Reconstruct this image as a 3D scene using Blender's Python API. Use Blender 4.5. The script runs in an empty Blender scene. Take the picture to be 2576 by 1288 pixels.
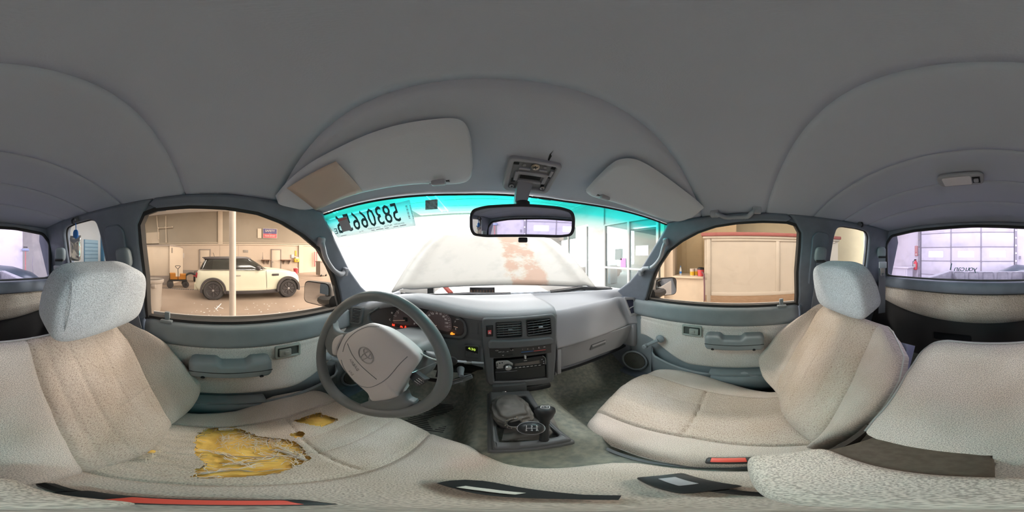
import bpy, bmesh, math, random
from math import pi, sin, cos, tan, radians, sqrt, hypot, atan2
from mathutils import Vector, Matrix, noise
random.seed(7)
S = bpy.context.scene
COL = S.collection
EYE = 1.42                      # height of the tripod lens above the shop floor
HX, CX, K = 1212.0, -0.105, 2 * pi / 2576
# ---------------------------------------------------------------- camera, sky, exposure
cd = bpy.data.cameras.new('camera'); cam = bpy.data.objects.new('camera', cd); COL.objects.link(cam)
cd.type = 'PANO'
try: cd.cycles.panorama_type = 'EQUIRECTANGULAR'
except Exception: pass
try: cd.panorama_type = 'EQUIRECTANGULAR'
except Exception: pass
cd.clip_start = 0.005; cd.clip_end = 300
cam.location = (CX, 0, 0); cam.rotation_euler = (pi / 2, 0, -(1288 - HX) * K)
S.camera = cam
S.view_settings.view_transform = 'Standard'; S.view_settings.look = 'None'
S.view_settings.exposure = 0.0; S.view_settings.gamma = 1.0; S.view_settings.use_curve_mapping = False
W = bpy.data.worlds.new('world'); S.world = W; W.use_nodes = True
W.node_tree.nodes['Background'].inputs[0].default_value = (1.0, 0.98, 0.97, 1)
W.node_tree.nodes['Background'].inputs[1].default_value = 15.0
S.cycles.max_bounces = 10; S.cycles.transparent_max_bounces = 16; S.cycles.diffuse_bounces = 6
S.cycles.sample_clamp_indirect = 6.0; S.cycles.caustics_reflective = False; S.cycles.caustics_refractive = False
def lamp(name, loc, rot, sx, sy, power, col):
    l = bpy.data.lights.new(name, 'AREA'); l.shape = 'RECTANGLE'; l.size = sx; l.size_y = sy; l.energy = power; l.color = col
    o = bpy.data.objects.new(name, l); COL.objects.link(o); o.location = loc; o.rotation_euler = rot
    return o
LAMPS = [(-2.0, 7.0, 2.36), (1.6, 6.4, 2.36), (-2.0, 2.0, 2.36), (1.6, 2.2, 2.36), (1.6, -3.4, 2.36), (-1.0, -4.0, 2.36), (-5.4, 6.6, 3.4), (-5.4, 1.4, 3.4), (-5.4, -4.4, 3.4), (-9.8, 6.6, 3.4), (-9.8, 1.4, 3.4), (-9.8, -5.4, 3.4), (2.9, -0.6, 2.36), (7.4, 6.0, 2.1)]
for i, (x, y, z) in enumerate(LAMPS):
    lamp('tube_light', (x, y, z), (0, 0, 0), 0.28, 2.4, 108, (0.93, 0.97, 1.0))
po = lamp('daylight_portal', (-4.2, 9.0, .5), (-pi / 2, 0, 0), 15.6, 3.8, 1, (1, 1, 1)); po.data.cycles.is_portal = True
# ---------------------------------------------------------------- helpers
def ray(px, py):
    a = (px - HX) * K; e = (644 - py) * K
    return Vector((sin(a) * cos(e), cos(a) * cos(e), sin(e)))
CV = Vector((CX, 0, 0))
def U(px, py, x=None, y=None, z=None, pl=None, d=None):
    r = ray(px, py)
    if x is not None: t = (x - CX) / r.x
    elif y is not None: t = y / r.y
    elif z is not None: t = z / r.z
    elif pl is not None:
        p, n = Vector(pl[0]), Vector(pl[1]); t = (p - CV).dot(n) / r.dot(n)
    else: t = d
    return CV + r * t
V = Vector
def lerp(a, b, t): return a + (b - a) * t
def sm(a, b, t):
    t = max(0, min(1, (t - a) / (b - a))); return t * t * (3 - 2 * t)
def interp(tab, t):
    if t <= tab[0][0]: return tab[0][1]
    for (a, p), (b, q) in zip(tab, tab[1:]):
        if t <= b: return p + (q - p) * (t - a) / (b - a)
    return tab[-1][1]
def spl(pts, n, closed=False):
    pts = [V(p) for p in pts]; m = len(pts); out = []; segs = m if closed else m - 1
    for i in range(n if closed else n + 1):
        t = i / n * segs; k = min(int(t), segs - 1); f = t - k
        g = lambda j: pts[j % m] if closed else (pts[j] if 0 <= j < m else (pts[0] * 2 - pts[1] if j < 0 else pts[-1] * 2 - pts[-2]))
        p0, p1, p2, p3 = g(k - 1), g(k), g(k + 1), g(k + 2)
        out.append(0.5 * ((2 * p1) + (p2 - p0) * f + (2 * p0 - 5 * p1 + 4 * p2 - p3) * f * f + (3 * p1 - p0 - 3 * p2 + p3) * f ** 3))
    return out
def resample(pts, n, closed=False):
    P = [V(p) for p in pts]
    if closed: P = P + [P[0]]
    L = [0]
    for a, b in zip(P, P[1:]): L.append(L[-1] + (b - a).length)
    out = []; k = 0
    for i in range(n if closed else n + 1):
        t = L[-1] * i / n
        while k < len(L) - 2 and L[k + 1] < t: k += 1
        f = (t - L[k]) / max(1e-9, L[k + 1] - L[k]); out.append(P[k].lerp(P[k + 1], max(0, min(1, f))))
    return out
def rnd(pts, r, n=5):
    """round the corners of a closed polygon (2D or 3D)"""
    P = [V(p) for p in pts]; out = []; m = len(P)
    rr = r if isinstance(r, (list, tuple)) else [r] * m
    for i in range(m):
        a, b, c = P[i - 1], P[i], P[(i + 1) % m]; da, dc = a - b, c - b
        k = min(rr[i], da.length * .49, dc.length * .49)
        if k < 1e-6: out.append(b); continue
        s, e = b + da.normalized() * k, b + dc.normalized() * k
        for j in range(n + 1):
            t = j / n; out.append(s * (1 - t) ** 2 + b * 2 * t * (1 - t) + e * t * t)
    return out
ORG = {}
def tag(o, label=None, cat=None, group=None, kind=None):
    if label: o['label'] = label
    if cat: o['category'] = cat
    if group: o['group'] = group
    if kind: o['kind'] = kind
    return o
def thing(name, label, cat, loc, group=None, kind=None):
    o = bpy.data.objects.new(name, None); COL.objects.link(o); o.empty_display_size = .05
    o.location = loc; ORG[o.name] = V(loc); return tag(o, label, cat, group, kind)
def link(name, me, mat, parent=None, loc=None, ang=35, smooth=True):
    if smooth:
        me.shade_smooth()
        if ang < 180: me.set_sharp_from_angle(angle=radians(ang))
    for m in (mat if isinstance(mat, (list, tuple)) else [mat]): me.materials.append(m)
    o = bpy.data.objects.new(name, me); COL.objects.link(o)
    if parent is not None:
        o.parent = parent; org = ORG[parent.name]; ORG[o.name] = org
        me.transform(Matrix.Translation(-org))
    else:
        if loc is None:
            vs = [v.co for v in me.vertices]
            n = max(1, len(vs)); loc = V((sum(v.x for v in vs) / n, sum(v.y for v in vs) / n, min(v.z for v in vs) if vs else 0))
        loc = V(loc); me.transform(Matrix.Translation(-loc)); o.location = loc; ORG[o.name] = loc
    return o
def frame(n, up=(0, 0, 1)):
    n = V(n).normalized(); u = V(up).cross(n)
    if u.length < 1e-4: u = V((1, 0, 0))
    u.normalize(); v = n.cross(u); return Matrix((u, v, n)).transposed()
class B:
    def __init__(s): s.bm = bmesh.new()
    def add(s, verts, faces, uv=None):
        vs = [s.bm.verts.new(v) for v in verts]
        lay = s.bm.loops.layers.uv.verify() if uv else None
        for f in faces:
            try: fc = s.bm.faces.new([vs[i] for i in f])
            except ValueError: continue
            if uv:
                for lp, i in zip(fc.loops, f): lp[lay].uv = uv[i]
        return s
    def box(s, c, size, rot=None, bev=0, seg=2):
        b = bmesh.new(); bmesh.ops.create_cube(b, size=1)
        bmesh.ops.scale(b, vec=V(size), verts=b.verts)
        if bev: bmesh.ops.bevel(b, geom=list(b.edges), offset=bev, segments=seg, affect='EDGES', profile=.5)
        M = rot if rot is not None else Matrix.Identity(3)
        b.verts.ensure_lookup_table(); b.verts.index_update()
        s.add([V(c) + M @ v.co for v in b.verts], [[v.index for v in f.verts] for f in b.faces]); b.free(); return s
    def prism(s, pts, vec):
        pts = [V(p) for p in pts]; n = len(pts); vec = V(vec)
        return s.add(pts + [p + vec for p in pts], [list(range(n))[::-1], list(range(n, 2 * n))] + [[i, (i + 1) % n, n + (i + 1) % n, n + i] for i in range(n)])
    def sweep(s, path, prof, closed=False, up=(0, 0, 1), cap=True, scale=None):
        path = [V(p) for p in path]; n = len(path); m = len(prof); vs = []; u0 = V(up)
        for i, p in enumerate(path):
            a = path[(i - 1) % n] if closed or i > 0 else p; b = path[(i + 1) % n] if closed or i < n - 1 else p
            t = (b - a).normalized(); u = u0 - t * u0.dot(t)
            if u.length < 1e-4: u = V((1, 0, 0)) - t * t.x
            u.normalize(); w = t.cross(u); k = scale(i / max(1, n - 1)) if scale else 1
            if up == (0, 0, 0): pass
            vs += [p + w * (q[0] * k) + u * (q[1] * k) for q in prof]
        fs = []
        for i in range(n if closed else n - 1):
            for j in range(m):
                a, b = i * m + j, i * m + (j + 1) % m; c, d = ((i + 1) % n) * m + (j + 1) % m, ((i + 1) % n) * m + j
                fs.append([a, b, c, d])
        if cap and not closed: fs += [list(range(m))[::-1], list(range((n - 1) * m, n * m))]
        return s.add(vs, fs)
    def tube(s, path, r, n=8, closed=False, up=None):
        path = [V(p) for p in path]; m = len(path); vs = []; u = None
        for i, p in enumerate(path):
            a = path[(i - 1) % m] if closed or i > 0 else p; b = path[(i + 1) % m] if closed or i < m - 1 else p
            t = (b - a).normalized()
            if u is None: u = t.orthogonal()
            u = (u - t * u.dot(t)).normalized(); w = t.cross(u); k = r[i] if isinstance(r, (list, tuple)) else r
            vs += [p + (u * cos(2 * pi * j / n) + w * sin(2 * pi * j / n)) * k for j in range(n)]
        fs = []
        for i in range(m if closed else m - 1):
            for j in range(n): fs.append([i * n + j, i * n + (j + 1) % n, ((i + 1) % m) * n + (j + 1) % n, ((i + 1) % m) * n + j])
        if not closed: fs += [list(range(n))[::-1], list(range((m - 1) * n, m * n))]
        return s.add(vs, fs)
    def lathe(s, prof, c, axis=(0, 0, 1), n=24, cap=True):
        M = frame(axis, (0, 0, 1) if abs(V(axis).normalized().z) < .95 else (0, 1, 0)); c = V(c); vs = []; fs = []; k = len(prof)
        for r, h in prof: vs += [c + M @ V((r * cos(2 * pi * j / n), r * sin(2 * pi * j / n), h)) for j in range(n)]
        for i in range(k - 1):
            for j in range(n): fs.append([i * n + j, i * n + (j + 1) % n, (i + 1) * n + (j + 1) % n, (i + 1) * n + j])
        if cap: fs += [list(range(n))[::-1], list(range((k - 1) * n, k * n))]
        return s.add(vs, fs)
    def grid(s, rows, cu=False, cv=False, uv=None):
        m, n = len(rows), len(rows[0]); fs = []
        for i in range(m if cu else m - 1):
            for j in range(n if cv else n - 1):
                fs.append([i * n + j, i * n + (j + 1) % n, ((i + 1) % m) * n + (j + 1) % n, ((i + 1) % m) * n + j])
        return s.add([V(p) for r in rows for p in r], fs, [q for r in uv for q in r] if uv else None)
    def sq(s, c, r, R=None, e1=.6, e2=.6, n=32, m=20, fn=None):
        """superquadric pillow"""
        f = lambda w, e: math.copysign(abs(w) ** e, w); R = R if R is not None else Matrix.Identity(3); rows = []; uv = []
        for i in range(m + 1):
            a = -pi / 2 + pi * i / m; row = []; q = []
            for j in range(n + 1):
                b = 2 * pi * j / n
                p = V((r[0] * f(cos(a), e1) * f(cos(b), e2), r[1] * f(cos(a), e1) * f(sin(b), e2), r[2] * f(sin(a), e1)))
                if fn: p = fn(p)
                row.append(V(c) + R @ p); q.append((b / pi * (r[0] + r[1]), a / pi * 2 * r[2]))
            rows.append(row); uv.append(q)
        s.grid(rows, uv=uv); return s
    def ball(s, c, r, n=16, m=10, R=None):
        r = r if isinstance(r, (tuple, list)) else (r, r, r); return s.sq(c, r, R, 1, 1, n, m)
    def obj(s, name, mat, parent=None, loc=None, ang=35, weld=True, solid=0, smooth=True):
        if weld: bmesh.ops.remove_doubles(s.bm, verts=s.bm.verts, dist=1e-5)
        bmesh.ops.recalc_face_normals(s.bm, faces=s.bm.faces)
        me = bpy.data.meshes.new(name); s.bm.to_mesh(me); s.bm.free()
        o = link(name, me, mat, parent, loc, ang, smooth)
        if solid:
            md = o.modifiers.new('solid', 'SOLIDIFY'); md.thickness = abs(solid); md.offset = -1 if solid > 0 else 1
        return o
def plate(name, outer, holes, O, u, v, depth, mat, parent=None, bev=0, loc=None, fn=None, ang=35, cuts=0):
    """a flat sheet of thickness DEPTH with holes; outlines in (u, v); the front face lies on O and the sheet goes back along -(u x v)"""
    cu = bpy.data.curves.new('c', 'CURVE'); cu.dimensions = '2D'; cu.fill_mode = 'BOTH'
    bev = min(bev, depth * .49); cu.extrude = max(0, depth / 2 - bev); cu.bevel_depth = bev; cu.bevel_resolution = 2; cu.offset = -bev
    for pts in [outer] + list(holes):
        sp = cu.splines.new('POLY'); sp.points.add(len(pts) - 1); sp.use_cyclic_u = True
        for q, p in zip(sp.points, pts): q.co = (p[0], p[1], 0, 1)
    ob = bpy.data.objects.new('c', cu); me = bpy.data.meshes.new_from_object(ob); bpy.data.objects.remove(ob); bpy.data.curves.remove(cu)
    if cuts:
        b = bmesh.new(); b.from_mesh(me); x0, x1 = min(q.co.x for q in b.verts), max(q.co.x for q in b.verts)
        for k in range(1, cuts): bmesh.ops.bisect_plane(b, geom=b.verts[:] + b.edges[:] + b.faces[:], plane_co=(lerp(x0, x1, k / cuts), 0, 0), plane_no=(1, 0, 0))
        b.to_mesh(me); b.free()
    me.name = name; O = V(O); u = V(u).normalized(); v = V(v).normalized(); w = u.cross(v).normalized()
    for q in me.vertices:
        p = O + u * q.co.x + v * q.co.y + w * (q.co.z - depth / 2); q.co = fn(p) if fn else p
    me.materials.clear()
    return link(name, me, mat, parent, loc, ang)
def to2(p, O, u, v):
    d = V(p) - V(O); return (d.dot(V(u).normalized()), d.dot(V(v).normalized()))
def text(name, body, size, O, u, v, mat, parent=None, depth=.0004, align='CENTER', mirror=False, fn=None, loc=None, sx=1.0, bold=0):
    cu = bpy.data.curves.new('t', 'FONT'); cu.body = body; cu.size = size; cu.align_x = align; cu.align_y = 'CENTER'; cu.extrude = depth; cu.resolution_u = 2; cu.offset = bold
    ob = bpy.data.objects.new('t', cu); me = bpy.data.meshes.new_from_object(ob); bpy.data.objects.remove(ob); bpy.data.curves.remove(cu)
    me.name = name; O = V(O); u = V(u).normalized(); v = V(v).normalized(); w = u.cross(v)
    for q in me.vertices:
        p = O + u * ((-1 if mirror else 1) * q.co.x * sx) + v * q.co.y + w * q.co.z; q.co = fn(p) if fn else p
    me.materials.clear()
    return link(name, me, mat, parent, loc, smooth=False)
# ---------------------------------------------------------------- materials
MT = {}
def mat(name, col, rough=.5, metal=0., var=0., vs=8., bump=0., bs=300., spec=.5, emit=None, es=1., col2=None, detail=3, rot=None, stretch=None):
    m = bpy.data.materials.new(name); m.use_nodes = True; nt = m.node_tree; p = nt.nodes['Principled BSDF']
    p.inputs['Base Color'].default_value = (*col, 1); p.inputs['Roughness'].default_value = rough; p.inputs['Metallic'].default_value = metal
    p.inputs['Specular IOR Level'].default_value = spec
    if emit: p.inputs['Emission Color'].default_value = (*emit, 1); p.inputs['Emission Strength'].default_value = es
    tc = nt.nodes.new('ShaderNodeTexCoord'); src = tc.outputs['Object']
    if stretch:
        mp = nt.nodes.new('ShaderNodeMapping'); mp.inputs['Scale'].default_value = stretch; nt.links.new(src, mp.inputs[0]); src = mp.outputs[0]
    if var or col2:
        n = nt.nodes.new('ShaderNodeTexNoise'); n.inputs['Scale'].default_value = vs; n.inputs['Detail'].default_value = detail; nt.links.new(src, n.inputs['Vector'])
        r = nt.nodes.new('ShaderNodeValToRGB'); c2 = col2 or tuple(min(1, c * (1 + var)) for c in col); c1 = col if col2 else tuple(c * (1 - var) for c in col)
        r.color_ramp.elements[0].position = .35; r.color_ramp.elements[1].position = .65
        r.color_ramp.elements[0].color = (*c1, 1); r.color_ramp.elements[1].color = (*c2, 1)
        nt.links.new(n.outputs['Fac'], r.inputs[0]); nt.links.new(r.outputs[0], p.inputs['Base Color'])
    if bump:
        n = nt.nodes.new('ShaderNodeTexNoise'); n.inputs['Scale'].default_value = bs; n.inputs['Detail'].default_value = 2; nt.links.new(src, n.inputs['Vector'])
        b = nt.nodes.new('ShaderNodeBump'); b.inputs['Strength'].default_value = bump; b.inputs['Distance'].default_value = .001
        nt.links.new(n.outputs['Fac'], b.inputs['Height']); nt.links.new(b.outputs[0], p.inputs['Normal'])
    MT[name] = m; return m
def fabric(name, c1, c2, su, sv, rot=0., bump=.6, thr=(.42, .6), stain=None, coord='UV', warm=None):
    """woven upholstery: short stretched dashes over a fine knit, soft soiling"""
    m = bpy.data.materials.new(name); m.use_nodes = True; nt = m.node_tree; p = nt.nodes['Principled BSDF']; L = nt.links.new; N = nt.nodes.new
    p.inputs['Roughness'].default_value = .95; p.inputs['Specular IOR Level'].default_value = .1
    p.inputs['Sheen Weight'].default_value = .15
    tc = N('ShaderNodeTexCoord'); mp = N('ShaderNodeMapping'); mp.inputs['Scale'].default_value = (su, sv, (su + sv) / 2); mp.inputs['Rotation'].default_value = (0, 0, rot)
    mr = N('ShaderNodeMapping'); mr.inputs['Rotation'].default_value = (0, 0, rot)
    L(tc.outputs[coord], mr.inputs[0]); mp.inputs['Rotation'].default_value = (0, 0, 0); L(mr.outputs[0], mp.inputs[0])
    n = N('ShaderNodeTexNoise'); n.inputs['Scale'].default_value = 1; n.inputs['Detail'].default_value = 1; L(mp.outputs[0], n.inputs['Vector'])
    r = N('ShaderNodeValToRGB'); r.color_ramp.elements[0].position = thr[0]; r.color_ramp.elements[1].position = thr[1]
    r.color_ramp.elements[0].color = (*c2, 1); r.color_ramp.elements[1].color = (*c1, 1); L(n.outputs['Fac'], r.inputs[0])
    f = N('ShaderNodeTexNoise'); f.inputs['Scale'].default_value = 9; f.inputs['Detail'].default_value = 4; L(tc.outputs['Object'], f.inputs['Vector'])
    q = N('ShaderNodeValToRGB'); q.color_ramp.elements[0].position = .3; q.color_ramp.elements[1].position = .7
    s0 = stain or (.86, .84, .8); q.color_ramp.elements[0].color = (*s0, 1); q.color_ramp.elements[1].color = (1, 1, 1, 1); L(f.outputs['Fac'], q.inputs[0])
    mx = N('ShaderNodeMix'); mx.data_type = 'RGBA'; mx.blend_type = 'MULTIPLY'; mx.inputs[0].default_value = 1
    L(r.outputs[0], mx.inputs[6]); L(q.outputs[0], mx.inputs[7]); L(mx.outputs[2], p.inputs['Base Color'])
    b = N('ShaderNodeBump'); b.inputs['Strength'].default_value = bump; b.inputs['Distance'].default_value = .0015; L(n.outputs['Fac'], b.inputs['Height']); L(b.outputs[0], p.inputs['Normal'])
    MT[name] = m; return m
def glass(name, tint, refl=.06, dirt=.0, band=None):
    m = bpy.data.materials.new(name); m.use_nodes = True; nt = m.node_tree; nt.nodes.clear(); N = nt.nodes.new; L = nt.links.new
    out = N('ShaderNodeOutputMaterial'); t = N('ShaderNodeBsdfTransparent'); g = N('ShaderNodeBsdfGlossy'); g.inputs['Roughness'].default_value = .02; mx = N('ShaderNodeMixShader')
    t.inputs[0].default_value = (*tint, 1)
    if band:                       # sun-shade band dyed into the upper edge of the glass, faded downwards along V
        tc = N('ShaderNodeTexCoord'); sp = N('ShaderNodeSeparateXYZ'); L(tc.outputs['UV'], sp.inputs[0]); r = N('ShaderNodeValToRGB')
        els = r.color_ramp.elements; els[0].position = band[0][0]; els[0].color = (*band[0][1], 1); els[1].position = band[-1][0]; els[1].color = (*band[-1][1], 1)
        for ps, c in band[1:-1]: e = els.new(ps); e.color = (*c, 1)
        L(sp.outputs[1], r.inputs[0]); L(r.outputs[0], t.inputs[0])
    mx.inputs[0].default_value = refl; L(t.outputs[0], mx.inputs[1]); L(g.outputs[0], mx.inputs[2]); last = mx
    if dirt:
        tc = N('ShaderNodeTexCoord'); n = N('ShaderNodeTexNoise'); n.inputs['Scale'].default_value = 14; n.inputs['Detail'].default_value = 8; L(tc.outputs['Object'], n.inputs['Vector'])
        r = N('ShaderNodeValToRGB'); r.color_ramp.elements[0].position = .5; r.color_ramp.elements[0].color = (0, 0, 0, 1); r.color_ramp.elements[1].position = .8; r.color_ramp.elements[1].color = (dirt, dirt, dirt, 1)
        L(n.outputs['Fac'], r.inputs[0]); d = N('ShaderNodeBsdfDiffuse'); d.inputs[0].default_value = (.8, .8, .8, 1); m2 = N('ShaderNodeMixShader')
        L(r.outputs[0], m2.inputs[0]); L(mx.outputs[0], m2.inputs[1]); L(d.outputs[0], m2.inputs[2]); last = m2
    L(last.outputs[0], out.inputs[0]); MT[name] = m; return m
HEADLINER = mat('headliner vinyl', (.475, .52, .60), .62, bump=.25, bs=500, spec=.25, var=.03, vs=3)
VISOR = mat('visor vinyl', (.60, .65, .71), .5, bump=.25, bs=350, spec=.3)
TRIM = mat('blue grey trim plastic', (.165, .190, .232), .5, bump=.2, bs=500, spec=.4, var=.06, vs=20)
BELT = mat('door belt trim plastic', (.225, .262, .28), .5, bump=.15, bs=400, spec=.4, var=.05, vs=14)
DASH = mat('grey dash plastic', (.32, .33, .35), .48, bump=.3, bs=420, spec=.4)
CONS = mat('console black plastic', (.085, .095, .10), .42, bump=.15, bs=400, spec=.5)
DASHD = mat('dark dash plastic', (.125, .135, .142), .5, bump=.2, bs=500, spec=.4)
BLK = mat('black plastic', (.018, .02, .022), .45, spec=.4)
RUB = mat('black rubber', (.02, .02, .02), .7)
CARPET = mat('grey green carpet', (.17, .19, .172), .98, bump=1.0, bs=700, spec=.05, col2=(.25, .265, .225), vs=60)
WHEELM = mat('steering wheel vinyl', (.155, .175, .18), .36, bump=.12, bs=300, spec=.5)
PADM = mat('air bag pad vinyl', (.56, .55, .545), .42, bump=.25, bs=260, spec=.45)
CHROME = mat('worn chrome', (.8, .8, .82), .18, 1.0)
STEEL = mat('dull steel', (.42, .42, .43), .4, .9)
WHITE = mat('white plastic', (.8, .8, .82), .4)
GREYP = mat('light grey plastic', (.36, .375, .41), .42, bump=.1, bs=400)
GREENP = mat('grey green handle plastic', (.33, .37, .34), .4)
MIRROR = mat('mirror silver', (.92, .93, .95), .015, 1.0)
SEAT_IN = fabric('seat insert cloth', (.65, .585, .52), (.38, .305, .265), 170, 620, .5, .9, (.36, .50), stain=(.88, .85, .80))
SEAT_IN2 = fabric('passenger insert cloth', (.61, .555, .485), (.37, .30, .255), 170, 620, .1, .9, (.36, .50), stain=(.90, .87, .82))
SEAT_SIDE = fabric('seat side knit', (.72, .66, .605), (.42, .38, .345), 620, 620, .78, .7, (.38, .56), stain=(.88, .86, .82))
SEAT_MID = fabric('seat centre knit', (.82, .775, .735), (.43, .41, .395), 520, 520, .78, .8, (.38, .56), stain=(.92, .9, .87))
ARMK = fabric('arm rest knit', (.86, .81, .74), (.46, .425, .38), 480, 480, .78, .8, (.38, .56), stain=(.9, .88, .85), coord='Object')
HEADR = fabric('headrest knit', (.60, .655, .70), (.36, .40, .44), 420, 560, 0, .9, (.38, .56), stain=(.92, .92, .94), coord='Object')
DOORFAB = fabric('door fabric', (.76, .735, .705), (.54, .53, .515), 170, 480, .7, .8, (.36, .55), stain=(.92, .9, .86))
REARFAB = fabric('rear panel fabric', (.74, .67, .58), (.36, .32, .27), 150, 440, .65, .9, (.38, .55), stain=(.8, .76, .72))
PIPING = mat('grey piping vinyl', (.32, .33, .33), .5)
PIPEL = mat('light piping vinyl', (.62, .64, .60), .5)
SHELLB = mat('blue grey seat back vinyl', (.32, .34, .48), .5, bump=.2, bs=300)
FOAM = mat('yellow seat foam', (.90, .60, .17), .95, bump=.8, bs=160, spec=.05, col2=(.76, .47, .115), vs=40)
THREAD = mat('loose white threads', (.78, .7, .58), .9)
THREADD = mat('frayed dark backing', (.16, .15, .14), .95)
RED = mat('red release button', (.75, .10, .07), .4, spec=.5)
PINK = mat('pink red paint', (.62, .08, .1), .5)
BELTW = mat('grey belt webbing', (.17, .19, .22), .8, bump=.5, bs=900)
LEATHER = mat('worn black leather', (.075, .075, .07), .5, bump=.5, bs=120, col2=(.15, .147, .135), vs=12)
STITCH = mat('grey stitching', (.22, .2, .16), .9)
PAPER = mat('translucent paper', (.62, .66, .66), .8)
nt = PAPER.node_tree; _t = nt.nodes.new('ShaderNodeBsdfTranslucent'); _t.inputs[0].default_value = (.75, .8, .8, 1); _m = nt.nodes.new('ShaderNodeMixShader'); _m.inputs[0].default_value = .75
nt.links.new(nt.nodes['Principled BSDF'].outputs[0], _m.inputs[1]); nt.links.new(_t.outputs[0], _m.inputs[2]); nt.links.new(_m.outputs[0], nt.nodes['Material Output'].inputs[0])
INK = mat('dark green ink', (.03, .11, .13), .7)
INK2 = mat('grey ink', (.25, .28, .3), .7)
GAUGE = mat('gauge face', (.06, .052, .055), .5)
GAUGEW = mat('gauge print', (.62, .58, .56), .5, emit=(.5, .48, .46), es=.28)
REDL = mat('red warning light', (.6, .03, .02), .5, emit=(1, .07, .03), es=1.1)
ORL = mat('orange warning light', (.6, .2, .02), .5, emit=(1, .33, .03), es=1.3)
GRL = mat('green clock digits', (.5, .8, .1), .5, emit=(.72, 1, .12), es=1.1)
HAZ = mat('hazard red', (.5, .06, .07), .4, emit=(.5, .06, .06), es=.2)
PRINTW = mat('white print', (.68, .68, .68), .6)
BLUEP = mat('blue plastic', (.03, .18, .55), .4)
FOIL = mat('silver foil', (.72, .72, .70), .22, .9, bump=1., bs=40)
LENS = mat('lamp lens', (.74, .72, .76), .25, spec=.6, bump=.4, bs=200)
SILVER = mat('silver radio trim', (.55, .56, .56), .3, .7)
G_WS = glass('windshield glass', (.96, .98, .97), .03, .16, band=[(0, (.97, .985, .98)), (.78, (.97, .985, .98)), (.86, (.60, .97, .97)), (.93, (.06, .92, .93)), (1, (.02, .88, .89))])
G_DR = glass('door glass', (1.0, .93, .85), .02, .04)
G_RE = glass('rear glass', (.93, .90, 1.0), .03, .08)
G_QU = glass('quarter glass', (.97, .97, .96), .02, .04)
G_SH = glass('shop window glass', (.80, .86, .86), .10)
# shop
SK = .60
_mat = mat
def mat(name, col, *a, **k):
    col = tuple(c * SK for c in col)
    if k.get('col2'): k['col2'] = tuple(c * SK for c in k['col2'])
    return _mat(name, col, *a, **k)
CONC = mat('shop concrete', (.44, .34, .27), .55, bump=.1, bs=60, col2=(.54, .43, .345), vs=.7, detail=6, spec=.3)
CREAM = mat('cream wall paint', (.80, .66, .53), .7, var=.02, vs=1)
TAUPE = mat('taupe upper wall', (.47, .41, .325), .8, var=.03, vs=1)
WAINS = mat('grey wainscot', (.42, .36, .32), .7, var=.05, vs=3)
BEAMM = mat('cream trim paint', (.82, .70, .56), .6)
LILAC = mat('white rear wall paint', (1.04, 1.0, 1.12), .8)
LILACD = mat('rear door paint', (.98, .96, 1.1), .6, var=.02, vs=4)
LILACR = mat('door rib grey', (.45, .43, .5), .6)  # darker lilac grey of the door joints, stiles, hinges and tracks
CEILW = _mat('white shop ceiling', (.84, .86, .88), .8)
GRIDM = _mat('white ceiling grid', (.90, .88, .88), .6)
BOOTH = mat('cream booth panel', (.65, .59, .505), .6, var=.015, vs=2)
BOOTHT = mat('booth crown red brown', (.38, .11, .10), .6)
BOOTHB = mat('booth kick board', (.38, .25, .15), .7, stretch=(1, 1, 8), col2=(.46, .31, .2), vs=6)
KHAKI = mat('khaki wall paint', (.66, .53, .33), .8)
YWALL = mat('pale yellow wall', (.80, .72, .50), .8)
FRWHITE = mat('white front wall', (.86, .87, .87), .8)
POLE = mat('white pole paint', (.78, .70, .62), .45)
HOODM = mat('faded white hood paint', (.80, .77, .70), .45, bump=.05, bs=30, col2=(.74, .70, .62), vs=5)
TRUCKW = mat('white truck paint', (.80, .80, .79), .35)
MINI = _mat('cream car paint', (.66, .665, .53), .28, spec=.6)
MINIK = mat('dark car trim', (.085, .075, .08), .5)
MINIG = mat('dark car glass', (.035, .04, .035), .12, spec=.8)
TYRE = mat('tyre rubber', (.075, .07, .072), .85)
RIM = mat('black alloy rim', (.06, .055, .06), .35, .3)
TAIL = mat('tail light red', (.5, .03, .05), .2)
HEADL = mat('head light glass', (.75, .8, .85), .12, spec=.8)
YEL = mat('yellow plastic', (.85, .55, .03), .5)
ORANGE = mat('orange canvas', (.80, .32, .04), .8, bump=.5, bs=80)
DKGREY = mat('dark grey bin plastic', (.20, .18, .175), .6)
BINGREY = mat('grey bin plastic', (.42, .37, .32), .55)
BLUEDOOR = mat('pale blue door', (.45, .66, .80), .6)
BLUET = mat('blue steel frame', (.10, .30, .50), .5)
WOODR = mat('brown shelf wood', (.30, .16, .10), .6)
SIGNB = mat('sign navy', (.14, .13, .34), .5)
SIGNR = mat('sign red', (.80, .17, .20), .5)
SIGNW = mat('sign white', (.82, .74, .68), .5)
DKCAR = mat('dark blue grey car paint', (.06, .09, .12), .3)
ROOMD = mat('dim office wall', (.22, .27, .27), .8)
BEDM = mat('scuffed bed paint', (.50, .50, .56), .5, var=.15, vs=12)
CLEARP = mat('pale bottle plastic', (.72, .76, .78), .2)
WALLGLOW = _mat('fluorescent diffuser', (.9, .9, .88), .5, emit=(1, .97, .93), es=4)
DOORWIN = mat('daylit frosted door window', (.9, .9, .9), .4, emit=(1, 1, 1), es=2.0)
mat = _mat
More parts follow.
